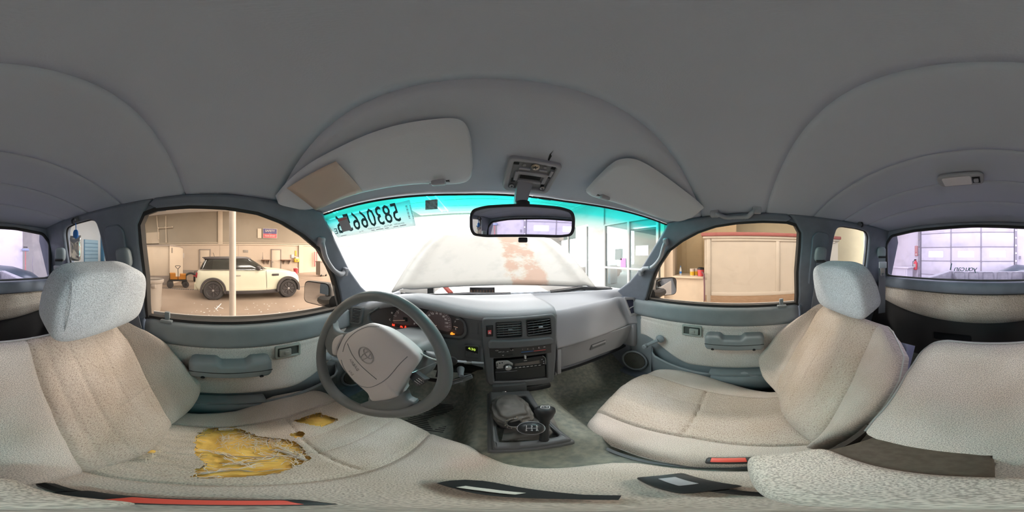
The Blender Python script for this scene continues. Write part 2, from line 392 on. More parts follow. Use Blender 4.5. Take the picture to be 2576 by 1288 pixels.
# ================================================================ the truck cab (the room)
# car axes: x to the passenger side, y to the bonnet, z up from the lens
ZC = [(-.93, .166), (-.80, .200), (-.66, .226), (-.4, .252), (-.11, .276), (.02, .284), (.145, .276), (.30, .246), (.40, .222), (.485, .198)]
ZR = [(-.93, .158), (-.7, .172), (0, .17), (.15, .158), (.31, .142), (.485, .125)]
def WR(y): return interp([(-1.02, .545), (-.6, .552), (.1, .552), (.31, .565), (.485, .58)], y)
def zroof(x, y):
    zr, zc = interp(ZR, y), interp(ZC, y); return zr + (zc - zr) * (1 - min(1, abs(x) / WR(y)) ** 2.3)
def Uroof(px, py, off=0.):
    r = ray(px, py); t = .05
    for i in range(2000):
        p = CV + r * t
        if p.z >= zroof(p.x, p.y) - off: break
        t += .0006
    return p
# --- headliner: six padded strips that meet in seams
ceil = thing('ceiling', None, None, (0, 0, .2), kind='structure')
def wsy(x): return .492 - .185 * (abs(x) / .56) ** 2.2          # top edge of the windscreen in plan
SEAM = [-.915, -.66, -.49, -.325, -.11, .145, None]
for a, b in zip(SEAM, SEAM[1:]):
    rows = []
    n = 14
    for i in range(n + 1):
        row = []
        for j in range(41):
            u = -1 + 2 * j / 40; u = math.copysign(abs(u) ** .85, u)
            yb = b if b is not None else wsy(u * .565) + .004
            f = i / n; y = a + (yb - a) * f; x = u * WR(y)
            if b is not None: y += 0
            e = min(f, 1 - f) * abs(yb - a); dz = .0035 * (1 - min(1, e / .012)) ** 2
            if a == -.325 and f < .5: dz -= .010 * sm(.45, .0, f) * sm(.55, .1, abs(x))
            if a == -.49: dz -= .008 * sm(.5, 1., f) * sm(.5, .1, abs(x))
            row.append(V((x, y, zroof(x, y) + dz)))
        rows.append(row)
    B().grid(rows).obj('headliner_panel', HEADLINER, ceil, ang=60, solid=-.004)
# --- windscreen
def wst(x): y = wsy(x); return V((x, y, zroof(min(abs(x), .56), min(y, .48)) - .004))
def wsb(x): return V((x * 1.2, .95 - .27 * (abs(x) / .58) ** 2.2, -.238 + .02 * (abs(x) / .58) ** 2))
rows, uvs = [], []
for i in range(25):
    f = i / 24; row = []; uv = []
    for j in range(41):
        x = -.615 + 1.23 * j / 40; p = wsb(x).lerp(wst(x), f); p += V((0, .03, .03)) * (4 * f * (1 - f)) * .6
        row.append(p); uv.append((j / 40, f))
    rows.append(row); uvs.append(uv)
wsg = thing('window_1', None, None, (0, .7, -.2), kind='structure')
B().grid(rows, uv=uvs).obj('windscreen_glass', G_WS, wsg, ang=180)
edge = [r[0] for r in rows] + rows[-1][1:-1] + [r[-1] for r in rows][::-1] + rows[0][1:-1][::-1]
B().tube(edge, .0035, 6, closed=True).obj('seal', RUB, wsg)
def wsP(px, py):     # a point on the glass (plane fitted locally by marching)
    r = ray(px, py); best = None; t = .2
    A = wst; 
    for i in range(2400):
        p = CV + r * t; t += .0005
        x0 = p.x
        for k in range(4):
            a, b = wsb(x0), wst(x0); f = (p.z - a.z) / (b.z - a.z); xx = a.x + (b.x - a.x) * f
            x0 += (p.x - xx) / (1.2 - .2 * f)
        a, b = wsb(x0), wst(x0); f = (p.z - a.z) / (b.z - a.z); q = a.lerp(b, f) + V((0, .03, .03)) * (4 * f * (1 - f)) * .6
        if p.y >= q.y - .003: return p
    return p
# --- side trims (A pillar and roof rail; B pillar and quarter panel)
SN = lambda s: V((s, 0, .3))
def side(s): return (V((s * .66, 0, -.254)), V((0, -1 if s > 0 else 1, 0)), V((-s * .3, 0, 1)).normalized())  # O, u, v; u x v points into the cab
DOORW = [(.487, -.262), (.475, -.235), (.437, -.150), (.405, -.09), (.372, -.045), (.315, .02), (.242, .065), (.165, .100), (.09, .122), (0, .134), (-.10, .141), (-.20, .142), (-.245, .132), (-.268, .10), (-.272, .04), (-.275, -.08), (-.29, -.2), (-.295, -.262)]
QW = [(-.452, -.225), (-.447, -.02), (-.447, .09), (-.455, .135), (-.485, .148), (-.60, .146), (-.665, .138), (-.69, .11), (-.705, .04), (-.725, -.1), (-.735, -.225)]
for s in (-1, 1):
    O, u, v = side(s); sg = u.y
    T = lambda y, z: ((y) * sg, (z + .254) * v.length / v.z if False else (z + .254) / v.z)
    up = [p for p in DOORW if p[1] > -.25]
    inner = [T(y, z) for i, (y, z) in enumerate(up)]
    # front piece: windscreen side, header corner, roof rail, back along the door opening
    k = [i for i, p in enumerate(up) if p[0] <= -.19][0]
    outer = [T(.72, -.25), T(.69, -.222), T(.58, -.15), T(.475, -.058), (T(.392, .035)), T(.33, .105), T(.30, .143), T(.26, .150), T(.15, .160), T(0, .172), T(-.12, .176), T(-.2, .176)]
    poly = outer + [T(-.225, .160)] + inner[:k + 1][::-1] + [T(.495, -.262), T(.72, -.262)]
    if s > 0: pass
    pl = poly if sg > 0 else poly[::-1]
    t = thing('trim_%d' % (1 if s < 0 else 2), None, None, (s * .6, .1, 0), kind='structure')
    plate('pillar_trim', pl, [], O, u, v, .045, TRIM, t, bev=.010)
    outer = [T(-.203, .176), T(-.3, .177), T(-.5, .178), T(-.7, .177), T(-.9, .170), T(-.955, .158), T(-1.0, .10), T(-1.03, -.3), T(-1.05, -.86), T(-.32, -.86), T(-.315, -.262)]
    poly = outer + inner[k:][::-1][:] + [T(-.228, .158)]
    inn = [T(y - (.002 if i > 12 else 0), z) for i, (y, z) in enumerate(up) if i >= 11]
    poly = outer + [T(-.294, -.25)] + inn[::-1] + [T(-.225, .160)]
    hole = [T(y, z) for y, z in QW]
    plate('quarter_trim', poly if sg > 0 else poly[::-1], [rnd([(a, b, 0) for a, b in hole], .02)], O, u, v, .05, TRIM, t, bev=.011)
    # raised shoulder belt slide cover
    c = [T(-.335, -.14), T(-.325, .09), T(-.345, .112), T(-.40, .110), T(-.415, .09), T(-.418, -.14)]
    plate('belt_slide_cover', rnd([(a, b, 0) for a, b in (c if sg < 0 else c[::-1])], .012), [], O - SN(s).normalized() * .008, u, v, .012, TRIM, t, bev=.004)
    # strip that backs the joint between the two trims
    B().box(O + u * (-.213 * sg) + v * (.158 + .254) / v.z + SN(s) * .020, (.012, .075, .05), rot=None).obj('joint_backing', TRIM, t)
    # weather strip of the door opening
    path = [O + u * a + v * b + SN(s) * .012 for a, b in [T(y, z) for y, z in DOORW]]
    B().sweep(path, [(-.007, -.022), (.007, -.022), (.007, .009), (-.007, .009)], up=tuple(-SN(s))).obj('door_seal', RUB, t)
    # fixed glass: door window and quarter window
    w = thing('window_%d' % (2 if s < 0 else 3), None, None, (s * .7, .1, -.25), kind='structure')
    Og = O + SN(s).normalized() * .038
    g = [T(y + (.02 if i < 6 else (-.02 if i > 11 else 0)), z + (.02 if 5 < i < 13 else 0)) for i, (y, z) in enumerate(DOORW)]
    plate('door_glass', g if sg > 0 else g[::-1], [], Og, u, v, .003, G_DR, w)
    # black rubber run along the sill
    B().sweep([O + SN(s) * .022 + V((0, y, -.004)) for y in (.485, .2, -.1, -.3)], [(-.013, -.008), (.013, -.008), (.013, .010), (-.013, .010)]).obj('sill_seal', RUB, w)
    w = thing('window_%d' % (4 if s < 0 else 5), None, None, (s * .7, -.6, -.2), kind='structure')
    g = [T(y + (.015 if y > -.55 else -.015), z + (.015 if z > .0 else -.01)) for y, z in QW]
    plate('quarter_glass', g if sg > 0 else g[::-1], [], Og, u, v, .003, G_QU, w)
    qe = rnd([O + u * a + v * b + SN(s) * .02 for a, b in hole], .02)
    B().tube(qe, .006, 6, closed=True).obj('seal', RUB, w)
# --- back wall of the cab with the rear window
wr = thing('wall_rear', None, None, (0, -.9, -.6), kind='structure')
RO, RU, RV = V((0, -.90, -.125)), V((-1, 0, 0)), V((0, .18, 1)).normalized()  # rear wall depth, widths and heights rescaled by hand about the camera
rw = [(-.588, -.005), (-.565, .205), (-.515, .258), (-.35, .279), (0, .288), (.35, .279), (.515, .258), (.565, .205), (.588, -.005), (.56, -.015), (-.56, -.015)]
rwo = [(a, b) for a, b in rw]
plate('window_surround', [(-.66, -.09), (-.66, .285), (-.3, .308), (.3, .308), (.66, .285), (.66, -.09)][::-1], [rnd([(a, b, 0) for a, b in rwo], .02)], RO, RU, RV, .03, TRIM, wr, bev=.006)
w6 = thing('window_6', None, None, (0, -.9, -.125), kind='structure')
plate('rear_glass', [(-.64, -.045), (-.64, .30), (.64, .30), (.64, -.045)][::-1], [], RO - V((0, .02, 0)), RU, RV, .004, G_RE, w6)
B().tube(rnd([RO + RU * a + RV * b + V((0, .002, 0)) for a, b in rw], .02), .009, 6, closed=True).obj('seal', RUB, w6)
# ledge, cloth panel, dark lower panel
prof = [(-.90, -.138), (-.872, -.148), (-.862, -.178), (-.865, -.206), (-.89, -.21)]
B().grid([[V((x, y + .03 * (abs(x) / .64) ** 6 * 0, z)) for x in [-.64 + 1.28 * i / 24 for i in range(25)]] for y, z in spl([(0, a, b) for a, b in prof], 16) and [(p.y, p.z) for p in spl([(0, a, b) for a, b in prof], 16)]]).obj('ledge', TRIM, wr, solid=.004)
rows, uvs = [], []
for i in range(19):
    f = i / 18; row = []; uv = []
    for j in range(49):
        q = -1 + 2 * j / 48; top = -.208 - .012 * (1 - q * q) ; bot = -.302 - .088 * (1 - abs(q) ** 2.4); z = top + (bot - top) * f
        e = min(f, 1 - f) * 2; ex = 1 - abs(q) ** 16; x = q * .615
        row.append(V((x, -.892 + .040 * (sqrt(max(0, e * (2 - e))) * .6 + .4 * e) * ex + .004, z))); uv.append((x, z))
    rows.append(row); uvs.append(uv)
B().grid(rows, uv=uvs).obj('cloth_panel', REARFAB, wr, ang=60)
plate('lower_panel', [(-.86, -.75), (-.86, -.08), (.86, -.08), (.86, -.75)][::-1], [rnd([(-.25, -.42, 0), (-.25, -.36, 0), (-.02, -.36, 0), (-.02, -.42, 0)], .015)], RO + V((0, -.003, 0)), RU, V((0, 0, 1)), .02, mat('dark brown grey panel', (.045, .042, .04), .55, bump=.2, bs=300), wr, bev=.003)
B().box((.135, -.935, -.515), (.26, .03, .09)).obj('panel_pocket', BLK, wr)
# --- floor with tunnel, footwell kick-up, rear shelf
rows = []
def floorz(x, y):
    t = sm(.19, .10, abs(x)) * (.165 - .055 * sm(.24, .20, y)); base = -.82 + t
    if y > .62: base += (y - .62) * .75 + (.0)
    if y < -.38: base = lerp(base, -.70, sm(-.38, -.46, y))
    return base + .004 * noise.noise(V((x * 9, y * 9, 0)))
for i in range(61):
    y = -.95 + 2.05 * i / 60; rows.append([V((x, y, floorz(x, y))) for x in [-.88 + 1.76 * j / 60 for j in range(61)]])
fl = thing('floor', None, None, (0, 0, -.82), kind='structure')
B().grid(rows).obj('carpet', CARPET, fl, ang=60, solid=.01)
# firewall and kick panels, door sill plates
kp = thing('trim_3', None, None, (0, .9, -.6), kind='structure')
B().box((0, 1.10, -.56), (1.4, .02, .55)).obj('firewall', BLK, kp)
for s in (-1, 1):
    B().box((s * .665, .80, -.56), (.03, .42, .62), bev=.01).obj('kick_panel', TRIM, kp)
    B().box((s * .64, .16, -.81), (.07, .95, .03), bev=.006).obj('sill_plate', TRIM, kp)
# --- doors
for s in (-1, 1):
    d = thing('door_%d' % (1 if s < 0 else 2), None, None, (s * .68, .1, -.8), kind='structure')
    X = lambda x: s * x
    def loft(prof, y0, y1, n=24, fr=None):
        P = spl([(0, a, b) for a, b in prof], 20); rows = []
        for p in P: rows.append([V((s * (p.y + (fr(y0 + (y1 - y0) * k / n) if fr else 0)), y0 + (y1 - y0) * k / n, p.z)) for k in range(n + 1)])
        return rows
    # upper belt trim (soft curved top pad)
    B().grid(loft([(.695, -.262), (.672, -.256), (.655, -.268), (.650, -.30), (.650, -.335), (.662, -.350)], -.295, .60)).obj('belt_trim', BELT, d, ang=60, solid=.004)
    # cloth insert
    rows, uvs = [], []
    for i in range(31):
        f = i / 30; row = []; uv = []
        for j in range(61):
            y = -.295 + .82 * j / 60; top = -.344; bot = -.632 + .15 * sm(.22, .50, y); z = top + (bot - top) * f
            e = min(f, 1 - f) * 2; gz = z + .382 - .01 * sm(.3, .5, y); gr = .0025 * math.exp(-(gz / .005) ** 2)
            fy = min(1, (.525 - y) / .02); x = .668 - .010 * sqrt(max(0, min(1, e * 6) * (2 - min(1, e * 6)))) * max(0, fy) + gr
            row.append(V((s * x, y, z))); uv.append((y, z))
        rows.append(row); uvs.append(uv)
    B().grid(rows, uv=uvs).obj('fabric_panel', DOORFAB, d, ang=60)
    # plastic surround and lower part
    low = [(-.30, -.80), (-.30, -.34), (.60, -.34), (.60, -.80)]
    plate('door_card', [(a * (1 if s < 0 else -1), b) for a, b in (low if s > 0 else low[::-1])], [], V((s * .667, 0, 0)), (0, 1 if s < 0 else -1, 0), (0, 0, 1), .03, BELT, d, bev=.004)
    # map pocket: a curved ledge that hangs lower and stands out from the card
    top = [(.445, -.545), (.40, -.575), (.30, -.612), (.2, -.633), (.12, -.640)]
    path = [V((s * .640, y, z)) for y, z in top]
    rows = []
    for t in range(13):
        p = spl(path, 12)[t]; w = .046 * sm(0, .25, t / 12) * 1 + .006
        rows.append([V((s * (.668 - w), p.y, p.z)), V((s * (.668 - w - .004), p.y, p.z - .006)), V((s * (.668 - w), p.y, p.z - .014)), V((s * (.668 - w * .9), p.y, p.z - .08)), V((s * (.668 - w * .6), p.y, -.78))])
    B().grid(rows).obj('map_pocket', BELT, d, ang=60, solid=.006)
    B().grid([[V((s * .62, y, z)) for z in (-.652, -.70, -.78)] for y in (.12, -.05, -.29)]).obj('lower_panel', BELT, d, solid=.02)
    B().box((s * .633, -.08, -.643), (.05, .42, .022), bev=.008).obj('ledge', BELT, d)
    B().box((s * .615, -.1, -.72), (.014, .32, .10), bev=.006).obj('pocket_lid', BELT, d)
    # pull handle / arm rest with its two raised ends
    rows = []
    for i in range(45):
        y = -.122 + .274 * i / 44; e = min(1, min(i, 44 - i) / 4); e = sqrt(e * (2 - e)); nt_ = sm(-.035, -.012, y) * sm(.085, .062, y)
        zt_, zb_ = lerp(-.410, -.384 - .018 * nt_, e), lerp(-.440, -.466, e); xo = lerp(.632, .596, e); row = []
        for k in range(20):
            a_ = 2 * pi * k / 20; f = lambda q, w: math.copysign(abs(q) ** w, q); row.append(V((s * (lerp(xo, .668, .5) - (.668 - xo) / 2 * f(cos(a_), .38)), y, lerp(zb_, zt_, .5) + (zt_ - zb_) / 2 * f(sin(a_), .38))))
        rows.append(row)
    B().grid(rows, cv=True).add(rows[0], [list(range(20))]).add(rows[-1], [list(range(20))]).obj('armrest', BELT, d, ang=50)
    B().tube([V((s * .5965, -.114, -.428)), V((s * .5955, 0, -.432)), V((s * .5965, .145, -.428))], .0018, 5).obj('armrest_groove', BLK, d)
    for y in (-.07, .11): B().lathe([(.006, 0), (.007, .006), (.003, .006)], (s * .60, y, -.456), (-s, 0, -.4), 10).obj('screw_hole', BLK, d)
    # recessed inner handle
    Oh = V((s * .654, .22, -.390)); uh = V((0, 1 if s < 0 else -1, 0)); vh = V((0, 0, 1))
    plate('latch_bezel', rnd([(-.05, -.031, 0), (.05, -.031, 0), (.05, .031, 0), (-.05, .031, 0)], .008), [rnd([(-.04, -.021, 0), (.041, -.021, 0), (.041, .022, 0), (-.04, .022, 0)], .004)], Oh + V((-s * .006, 0, 0)), uh, vh, .016, GREENP, d, bev=.003)
    B().box(Oh + V((s * .004, 0, 0)), (.006, .085, .048)).obj('latch_cup', mat('latch cup dark plastic', (.07, .085, .08), .5), d)  # darker grey green base behind the latch handle
    o = B().box(Oh + V((-s * .006, -.012, -.001)), (.012, .045, .034), bev=.004).obj('latch_handle', GREENP, d)
    B().box(Oh + V((-s * .013, -.008, .001)), (.006, .018, .015), bev=.002).obj('latch_grip', GREENP, d)
    # window crank
    c0 = V((s * .645, .385, -.468)); k1 = V((s * .615, .452, -.520))
    B().lathe([(.024, 0), (.024, .008), (.016, .018), (.010, .022)], c0, (-s, 0, 0), 18).obj('window_crank', BELT, d)
    wc = B().tube([c0 + V((-s * .02, 0, 0)), c0.lerp(k1, .5) + V((-s * .006, 0, 0)), k1], [.012, .011, .010], 8).obj('crank_arm', BELT, d)
    B().lathe([(.004, -.004), (.013, 0), (.014, .022), (.010, .026)], k1, (-s, 0, 0), 14).obj('crank_knob', BELT, d)
    # speaker
    sc = V((s * .644, .548, -.69)); an = V((-s, -.25, .1))
    B().lathe([(.078, 0), (.078, .010), (.070, .014), (.066, .008), (.066, .004)], sc, an, 32).obj('speaker_ring', BELT, d)
    M = frame(an); bm = B()
    n = 20
    for i in range(-n, n + 1):
        for j in range(-n, n + 1):
            a, b = (i + .5 * (j % 2)) * .0034, j * .0030
            if hypot(a, b) < .063: bm.box(sc + M @ V((a, b, .0095)), (.0016, .0016, .001), rot=M)
    g = bm.obj('grille_dots', mat('speaker mesh', (.25, .26, .22), .5), d, weld=False); g['kind'] = 'stuff'
    B().lathe([(.066, .006), (.001, .010)], sc, an, 32).obj('speaker_cloth', BLK, d)
    # lock knob on the sill
    B().box((s * .668, -.212, -.252), (.03, .046, .012), bev=.003).obj('lock_base', BELT, d)
    B().box((s * .672, -.212, -.232), (.014, .02, .034), bev=.004).obj('lock_knob', BELT, d)
    # triangular mirror sail
    sail = [(.487, -.262), (.60, -.262), (.52, -.13), (.437, -.13)]
    O, u, v = side(s); TT = [((y) * u.y, (z + .254) / v.z) for y, z in [(.615, -.26), (.475, -.26), (.425, -.155), (.412, -.105), (.50, -.10)]]
    plate('mirror_sail', rnd([(a, b, 0) for a, b in (TT if s > 0 else TT[::-1])], .006), [], O + SN(s).normalized() * .014, u, v, .014, DASHD, d, bev=.003)
    # chip marks
    for y, z in ([(.0, -.30), (.02, -.31)] if s < 0 else [(-.18, -.30)]):
        B().box((s * .6495, y, z), (.0006, .014, .006)).obj('scuff_mark', PRINTW, d)
    # outer skin so the door is a closed body
    plate('outer_skin', [(a * (1 if s < 0 else -1), b) for a, b in ([(-.33, -1.0), (-.33, -.27), (.62, -.27), (.62, -1.0)] if s > 0 else [(.62, -1.0), (.62, -.27), (-.33, -.27), (-.33, -1.0)])], [], V((s * .80, 0, 0)), (0, 1 if s < 0 else -1, 0), (0, 0, 1), .01, TRUCKW, d, bev=.002)
# ================================================================ things on the ceiling
def visor(name, label, top, bot, th=.016, n=36, m=14):
    o = thing(name, label, 'sun visor', (top[0] + bot[-1]) / 2)
    T, Bt = spl(top, n), spl(bot, n); rows, back = [], []
    for i in range(m + 1):
        f = i / m; r = []; b = []
        for j in range(n + 1):
            p = T[j].lerp(Bt[j], f); k = j / n
            e = min(1, min(f, 1 - f) * 7) * min(1, min(k, 1 - k) * 9); e = sqrt(max(0, e * (2 - e)))
            q = V((p.x, p.y, min(p.z, zroof(p.x, p.y) - .004)))
            wv = .0016 * noise.noise(V((p.x * 22, p.y * 40, 3)))
            r.append(q + V((0, -.35, -1)) * (th * .55 * e + wv * e)); b.append(q + V((0, .1, 1)) * (.002 * e))
        rows.append(r); back.append(b)
    B().grid(rows).grid(back).obj('visor_panel', VISOR, o, ang=60)
    return o
vt = [Uroof(*p, .012) for p in [(693, 492), (718, 462), (765, 420), (850, 372), (930, 336), (1010, 312), (1080, 301), (1135, 297), (1162, 304), (1177, 322), (1185, 350)]]
vb = [Uroof(*p, .03) for p in [(700, 512), (728, 519), (770, 528), (820, 515), (900, 488), (990, 470), (1060, 463), (1125, 464), (1165, 460), (1184, 447), (1190, 418)]]
v1 = visor('sun_visor', 'wide grey vinyl sun visor above the steering wheel with a paper pocket', vt, vb)
# end cap to round the right-hand end
e = [Uroof(*p, .02) for p in [(1165, 312), (1180, 335), (1188, 385), (1190, 425), (1184, 438)]]
pk = [Uroof(*p, .034) for p in [(722, 470), (845, 402), (912, 478), (795, 526)]]
rows = []
for i in range(9):
    r = []
    for j in range(9):
        a = pk[0].lerp(pk[1], i / 8); b = pk[3].lerp(pk[2], i / 8); p = a.lerp(b, j / 8); r.append(p + V((0, 0, -.0035 - .002 * sin(i * 1.1) * sin(j * .8))))
    rows.append(r)
B().grid(rows).obj('clear_pocket', mat('yellowed clear pocket vinyl', (.56, .47, .40), .3, bump=.2, bs=40, spec=.5), v1, ang=60, solid=.0012)
def clip(parent, c):
    B().box(c, (.034, .016, .014), bev=.004).obj('visor_clip', GREYP, parent)
    B().box(c + V((0, .006, .006)), (.05, .008, .006)).obj('clip_slot', BLK, parent)
clip(v1, Uroof(1103, 459, .040))
vt = [Uroof(*p, .012) for p in [(1530, 418), (1555, 402), (1590, 399), (1625, 412), (1680, 448), (1720, 478), (1752, 503), (1772, 522)]]
vb = [Uroof(*p, .03) for p in [(1471, 480), (1490, 494), (1530, 505), (1575, 519), (1620, 535), (1660, 549), (1700, 556), (1745, 545)]]
v2 = visor('sun_visor', 'short grey vinyl sun visor above the passenger side of the dash', vt, vb)
clip(v2, Uroof(1521, 497, .040))
# rear view mirror
MC = V((-.012, .36, .083)); MN = V((-.201, -.976, -.086)); MF = frame(MN)
mr = thing('rear_view_mirror', 'black framed rear view mirror hanging from the windscreen header', 'mirror', MC)
mo = [(-.124, -.020), (-.118, -.034), (-.09, -.039), (.09, -.039), (.118, -.034), (.124, -.020), (.124, .012), (.118, .028), (.09, .035), (0, .038), (-.09, .035), (-.118, .028), (-.124, .012)]
ml = rnd([(a, b, 0) for a, b in mo], .02)
plate('mirror_shell', ml, [], MC - MN * 0, MF.col[0], MF.col[1], .02, BLK, mr, bev=.006)
plate('mirror_glass', [(a * .945, b * .86) for a, b, *_ in ml], [], MC + MN.normalized() * .0015, MF.col[0], MF.col[1], .002, MIRROR, mr)
B().sweep([MC + MF @ V((p.x * .97, p.y * .93, .001)) for p in ml], [(-.003, -.003), (.003, -.003), (.003, .004), (-.003, .004)], closed=True, up=tuple(MN)).obj('mirror_rim', BLK, mr)
B().box(MC + MF @ V((.0, -.046, -.004)), (.022, .012, .012), rot=MF, bev=.003).obj('dip_lever', BLK, mr)
HB = V((.012, .372, .205)); hn = V((0, -.42, -1)).normalized(); HF = frame(hn, (0, 1, 0))
B().sweep([V((.004, .402, .196)), V((-.004, .398, .165)), V((-.012, .388, .126))], [(-.019, -.010), (.019, -.010), (.017, .010), (-.017, .010)], up=(0, -1, .3), scale=lambda t: 1.1 - .25 * t).obj('mirror_arm', GREYP, mr)
B().lathe([(.012, 0), (.018, .01), (.018, .02)], MC + V((.004, .018, .03)), (0, .1, 1), 12).obj('swivel', BLK, mr)
# bare map lamp housing that carries the mirror arm
mp = thing('map_lamp_bracket', 'open grey map lamp bracket with screws above the rear view mirror', 'lamp bracket', HB)
O2 = rnd([(-.060, -.052, 0), (.060, -.052, 0), (.064, .048, 0), (.054, .060, 0), (-.054, .060, 0), (-.064, .048, 0)], .01)
flip = 1 if HF.col[1].y > 0 else -1      # +1 when the frame's v axis runs towards the bonnet
plate('bracket_rim', O2, [rnd([(-.050, -.043, 0), (.050, -.043, 0), (.050, .046, 0), (-.050, .046, 0)], .005)], HB, HF.col[0], HF.col[1], .020, GREYP, mp, bev=.004)
IN = mat('bracket inner grey', (.25, .265, .28), .4)
B().box(HB + HF @ V((0, 0, -.010)), (.102, .092, .004), rot=HF).obj('back_plate', IN, mp)
q = lambda x, y, z=-.006: HB + HF @ V((x, y * flip, z))
for x, y, w, h in ((0, -.008, .072, .010), (0, .020, .060, .008), (-.036, .005, .010, .034), (.036, .004, .010, .030), (-.044, -.018, .008, .020), (.022, -.022, .026, .006), (-.022, -.024, .020, .005)): B().box(q(x, y), (w, h, .010), rot=HF, bev=.0015).obj('inner_rib', GREYP, mp)
for x, y, w, h in ((0, .006, .052, .014), (-.043, -.036, .010, .008), (.043, -.034, .012, .006), (-.040, .030, .008, .010), (.040, .022, .010, .012)): B().box(q(x, y, -.0075), (w, h, .003), rot=HF).obj('dark_opening', BLK, mp)
for k in range(4): B().box(q(-.044, -.004 - k * .007, -.004), (.006, .003, .004), rot=HF).obj('small_slot', BLK, mp)
for x, y, r in ((.0, -.033, .0095), (-.041, .037, .0062), (.041, .040, .0062), (-.022, -.036, .004), (.026, -.034, .004)):
    sw = B().lathe([(r, 0), (r, .003), (r * .7, .0045)], q(x, y, -.004), hn, 16).obj('screw', mat('brass screw', (.45, .37, .3), .3, .9) if r > .009 else STEEL, mp)
    if r > .005:
        for t in (0, pi / 2): B().box(q(x, y, .0008), (r * 1.1, r * .22, .0008), rot=HF @ Matrix.Rotation(t + .4, 3, 'Z')).obj('screw_slot', BLK, sw)
# torn slit in the headliner next to it
pts = [Uroof(*p, .0012) for p in [(1393, 378), (1386, 388), (1388, 393), (1381, 405), (1378, 402), (1383, 388)]]
o = B().add(pts, [list(range(6))]).obj('headliner_tear', BLK, ceil)
# dome lamp
dc = Uroof(2416, 450, .012); dn = V((0, .28, -1)).normalized(); DF = frame(dn, (0, 1, 0))
dl = thing('dome_lamp', 'oblong white dome lamp with a switch on the sagging rear headliner', 'lamp', dc)
plate('lamp_bezel', rnd([(-.066, -.026, 0), (.066, -.026, 0), (.066, .026, 0), (-.066, .026, 0)], .02), [], dc + dn * .008, DF.col[0], DF.col[1], .014, GREYP, dl, bev=.005)
sx = 1 if DF.col[0].x > 0 else -1
plate('lamp_lens', rnd([(-.05, -.018, 0), (.032, -.018, 0), (.032, .018, 0), (-.05, .018, 0)] if sx < 0 else [(-.032, -.018, 0), (.05, -.018, 0), (.05, .018, 0), (-.032, .018, 0)], .006), [], dc + dn * .011, DF.col[0], DF.col[1], .005, LENS, dl, bev=.0015)
B().box(dc + dn * .0075 + DF.col[0] * (.045 * -sx), (.022, .028, .002), rot=DF).obj('switch_well', BLK, dl)
B().box(dc + dn * .011 + DF.col[0] * (.045 * -sx), (.014, .014, .008), rot=DF, bev=.003).obj('lamp_switch', GREYP, dl)
# grab handles
def grab(name, label, pts, r, m, ends):
    o = thing(name, label, 'grab handle', pts[len(pts) // 2])
    pr = [(r * cos(2 * pi * k / 10) * 1.0, r * sin(2 * pi * k / 10) * .8) for k in range(10)]
    B().sweep(spl(pts, 24), pr, up=(0, -1, .3)).obj('grip', m, o, ang=50)
    for c, rot in ends: B().box(c, (.020, .034, .036), rot=rot, bev=.006).obj('mount', m, o)
    return o
for s in (-1, 1):
    px = [(806, 608), (812, 622), (820, 650), (838, 678), (858, 690), (866, 682)] if s < 0 else [(1676, 608), (1669, 622), (1660, 650), (1640, 672), (1620, 676), (1613, 684)]
    O = (V((s * .66, 0, -.254)) - SN(s) * .022, SN(s)); pts = [U(*p, pl=O) for p in px]; on = (V((s * .66, 0, -.254)) - SN(s) * .004, SN(s))
    e1, e2 = U(*px[0], pl=on), U(*px[-1], pl=on)
    grab('grab_handle', 'grey bent grab handle on the windscreen pillar ' + ('beside the steering wheel' if s < 0 else 'above the passenger side of the dash'), [e1] + pts[1:-1] + [e2], .011, GREYP, [(e1, frame(SN(s))), (e2, frame(SN(s)))])
px = [(1796, 541), (1808, 540), (1826, 547), (1850, 547), (1880, 545), (1893, 534), (1905, 527)]
pts = [Uroof(*p, .02) for p in px]
grab('grab_handle', 'light grey roof grab handle above the passenger window', [Uroof(*px[0], .004)] + pts[1:-1] + [Uroof(*px[-1], .004)], .010, GREYP, [(Uroof(1798, 536, .006), None), (Uroof(1904, 527, .006), None)])
# coat hooks
for s, p in ((-1, (190, 553)), (1, (2164, 562))):
    c = U(*p, pl=(V((s * .66, 0, -.254)) - SN(s) * .006, SN(s))); F = frame(-SN(s))
    h = thing('coat_hook', 'dark coat hook on the rear roof rail ' + ('with the silver pouch hanging below' if s < 0 else 'behind the passenger seat'), 'hook', c)
    B().box(c, (.03, .026, .014), rot=F, bev=.004).obj('hook_base', DASHD, h)
    B().tube([c + F @ V((0, .006, .008)), c + F @ V((0, 0, .02)), c + F @ V((0, -.012, .022)), c + F @ V((0, -.016, .014))], .004, 6).obj('hook', BLK, h)
    B().lathe([(.005, 0), (.005, .009)], c + F @ V((.008, 0, 0)), -SN(s), 8).obj('screw', STEEL, h)
# foil pouch on a blue tag
c = U(190, 625, pl=(V((-.66, 0, -.254)) - SN(-1) * .03, SN(-1))); F = frame((.9, .45, 0))
po = thing('foil_pouch', 'crumpled silver air freshener pouch hanging by the small side window', 'air freshener', c)
def crum(p): return V((p.x, p.y, p.z + .004 * noise.noise(V((p.x * 60, p.y * 50, 1))) * 1.6))
B().sq(c, (.027, .055, .010), F, .5, .35, 28, 26, fn=crum).obj('pouch', FOIL, po, ang=40)
B().box(c + F @ V((0, .052, 0)), (.052, .010, .004), rot=F).obj('pouch_seal', FOIL, po)
B().sq(c + F @ V((.004, .062, .006)), (.013, .022, .006), F, .8, .8, 16, 12).obj('blue_tag', BLUEP, po)
B().tube([c + F @ V((.004, .08, .004)), c + F @ V((.002, .1, 0)), c + F @ V((0, .118, 0))], .002, 6).obj('blue_string', BLUEP, po)
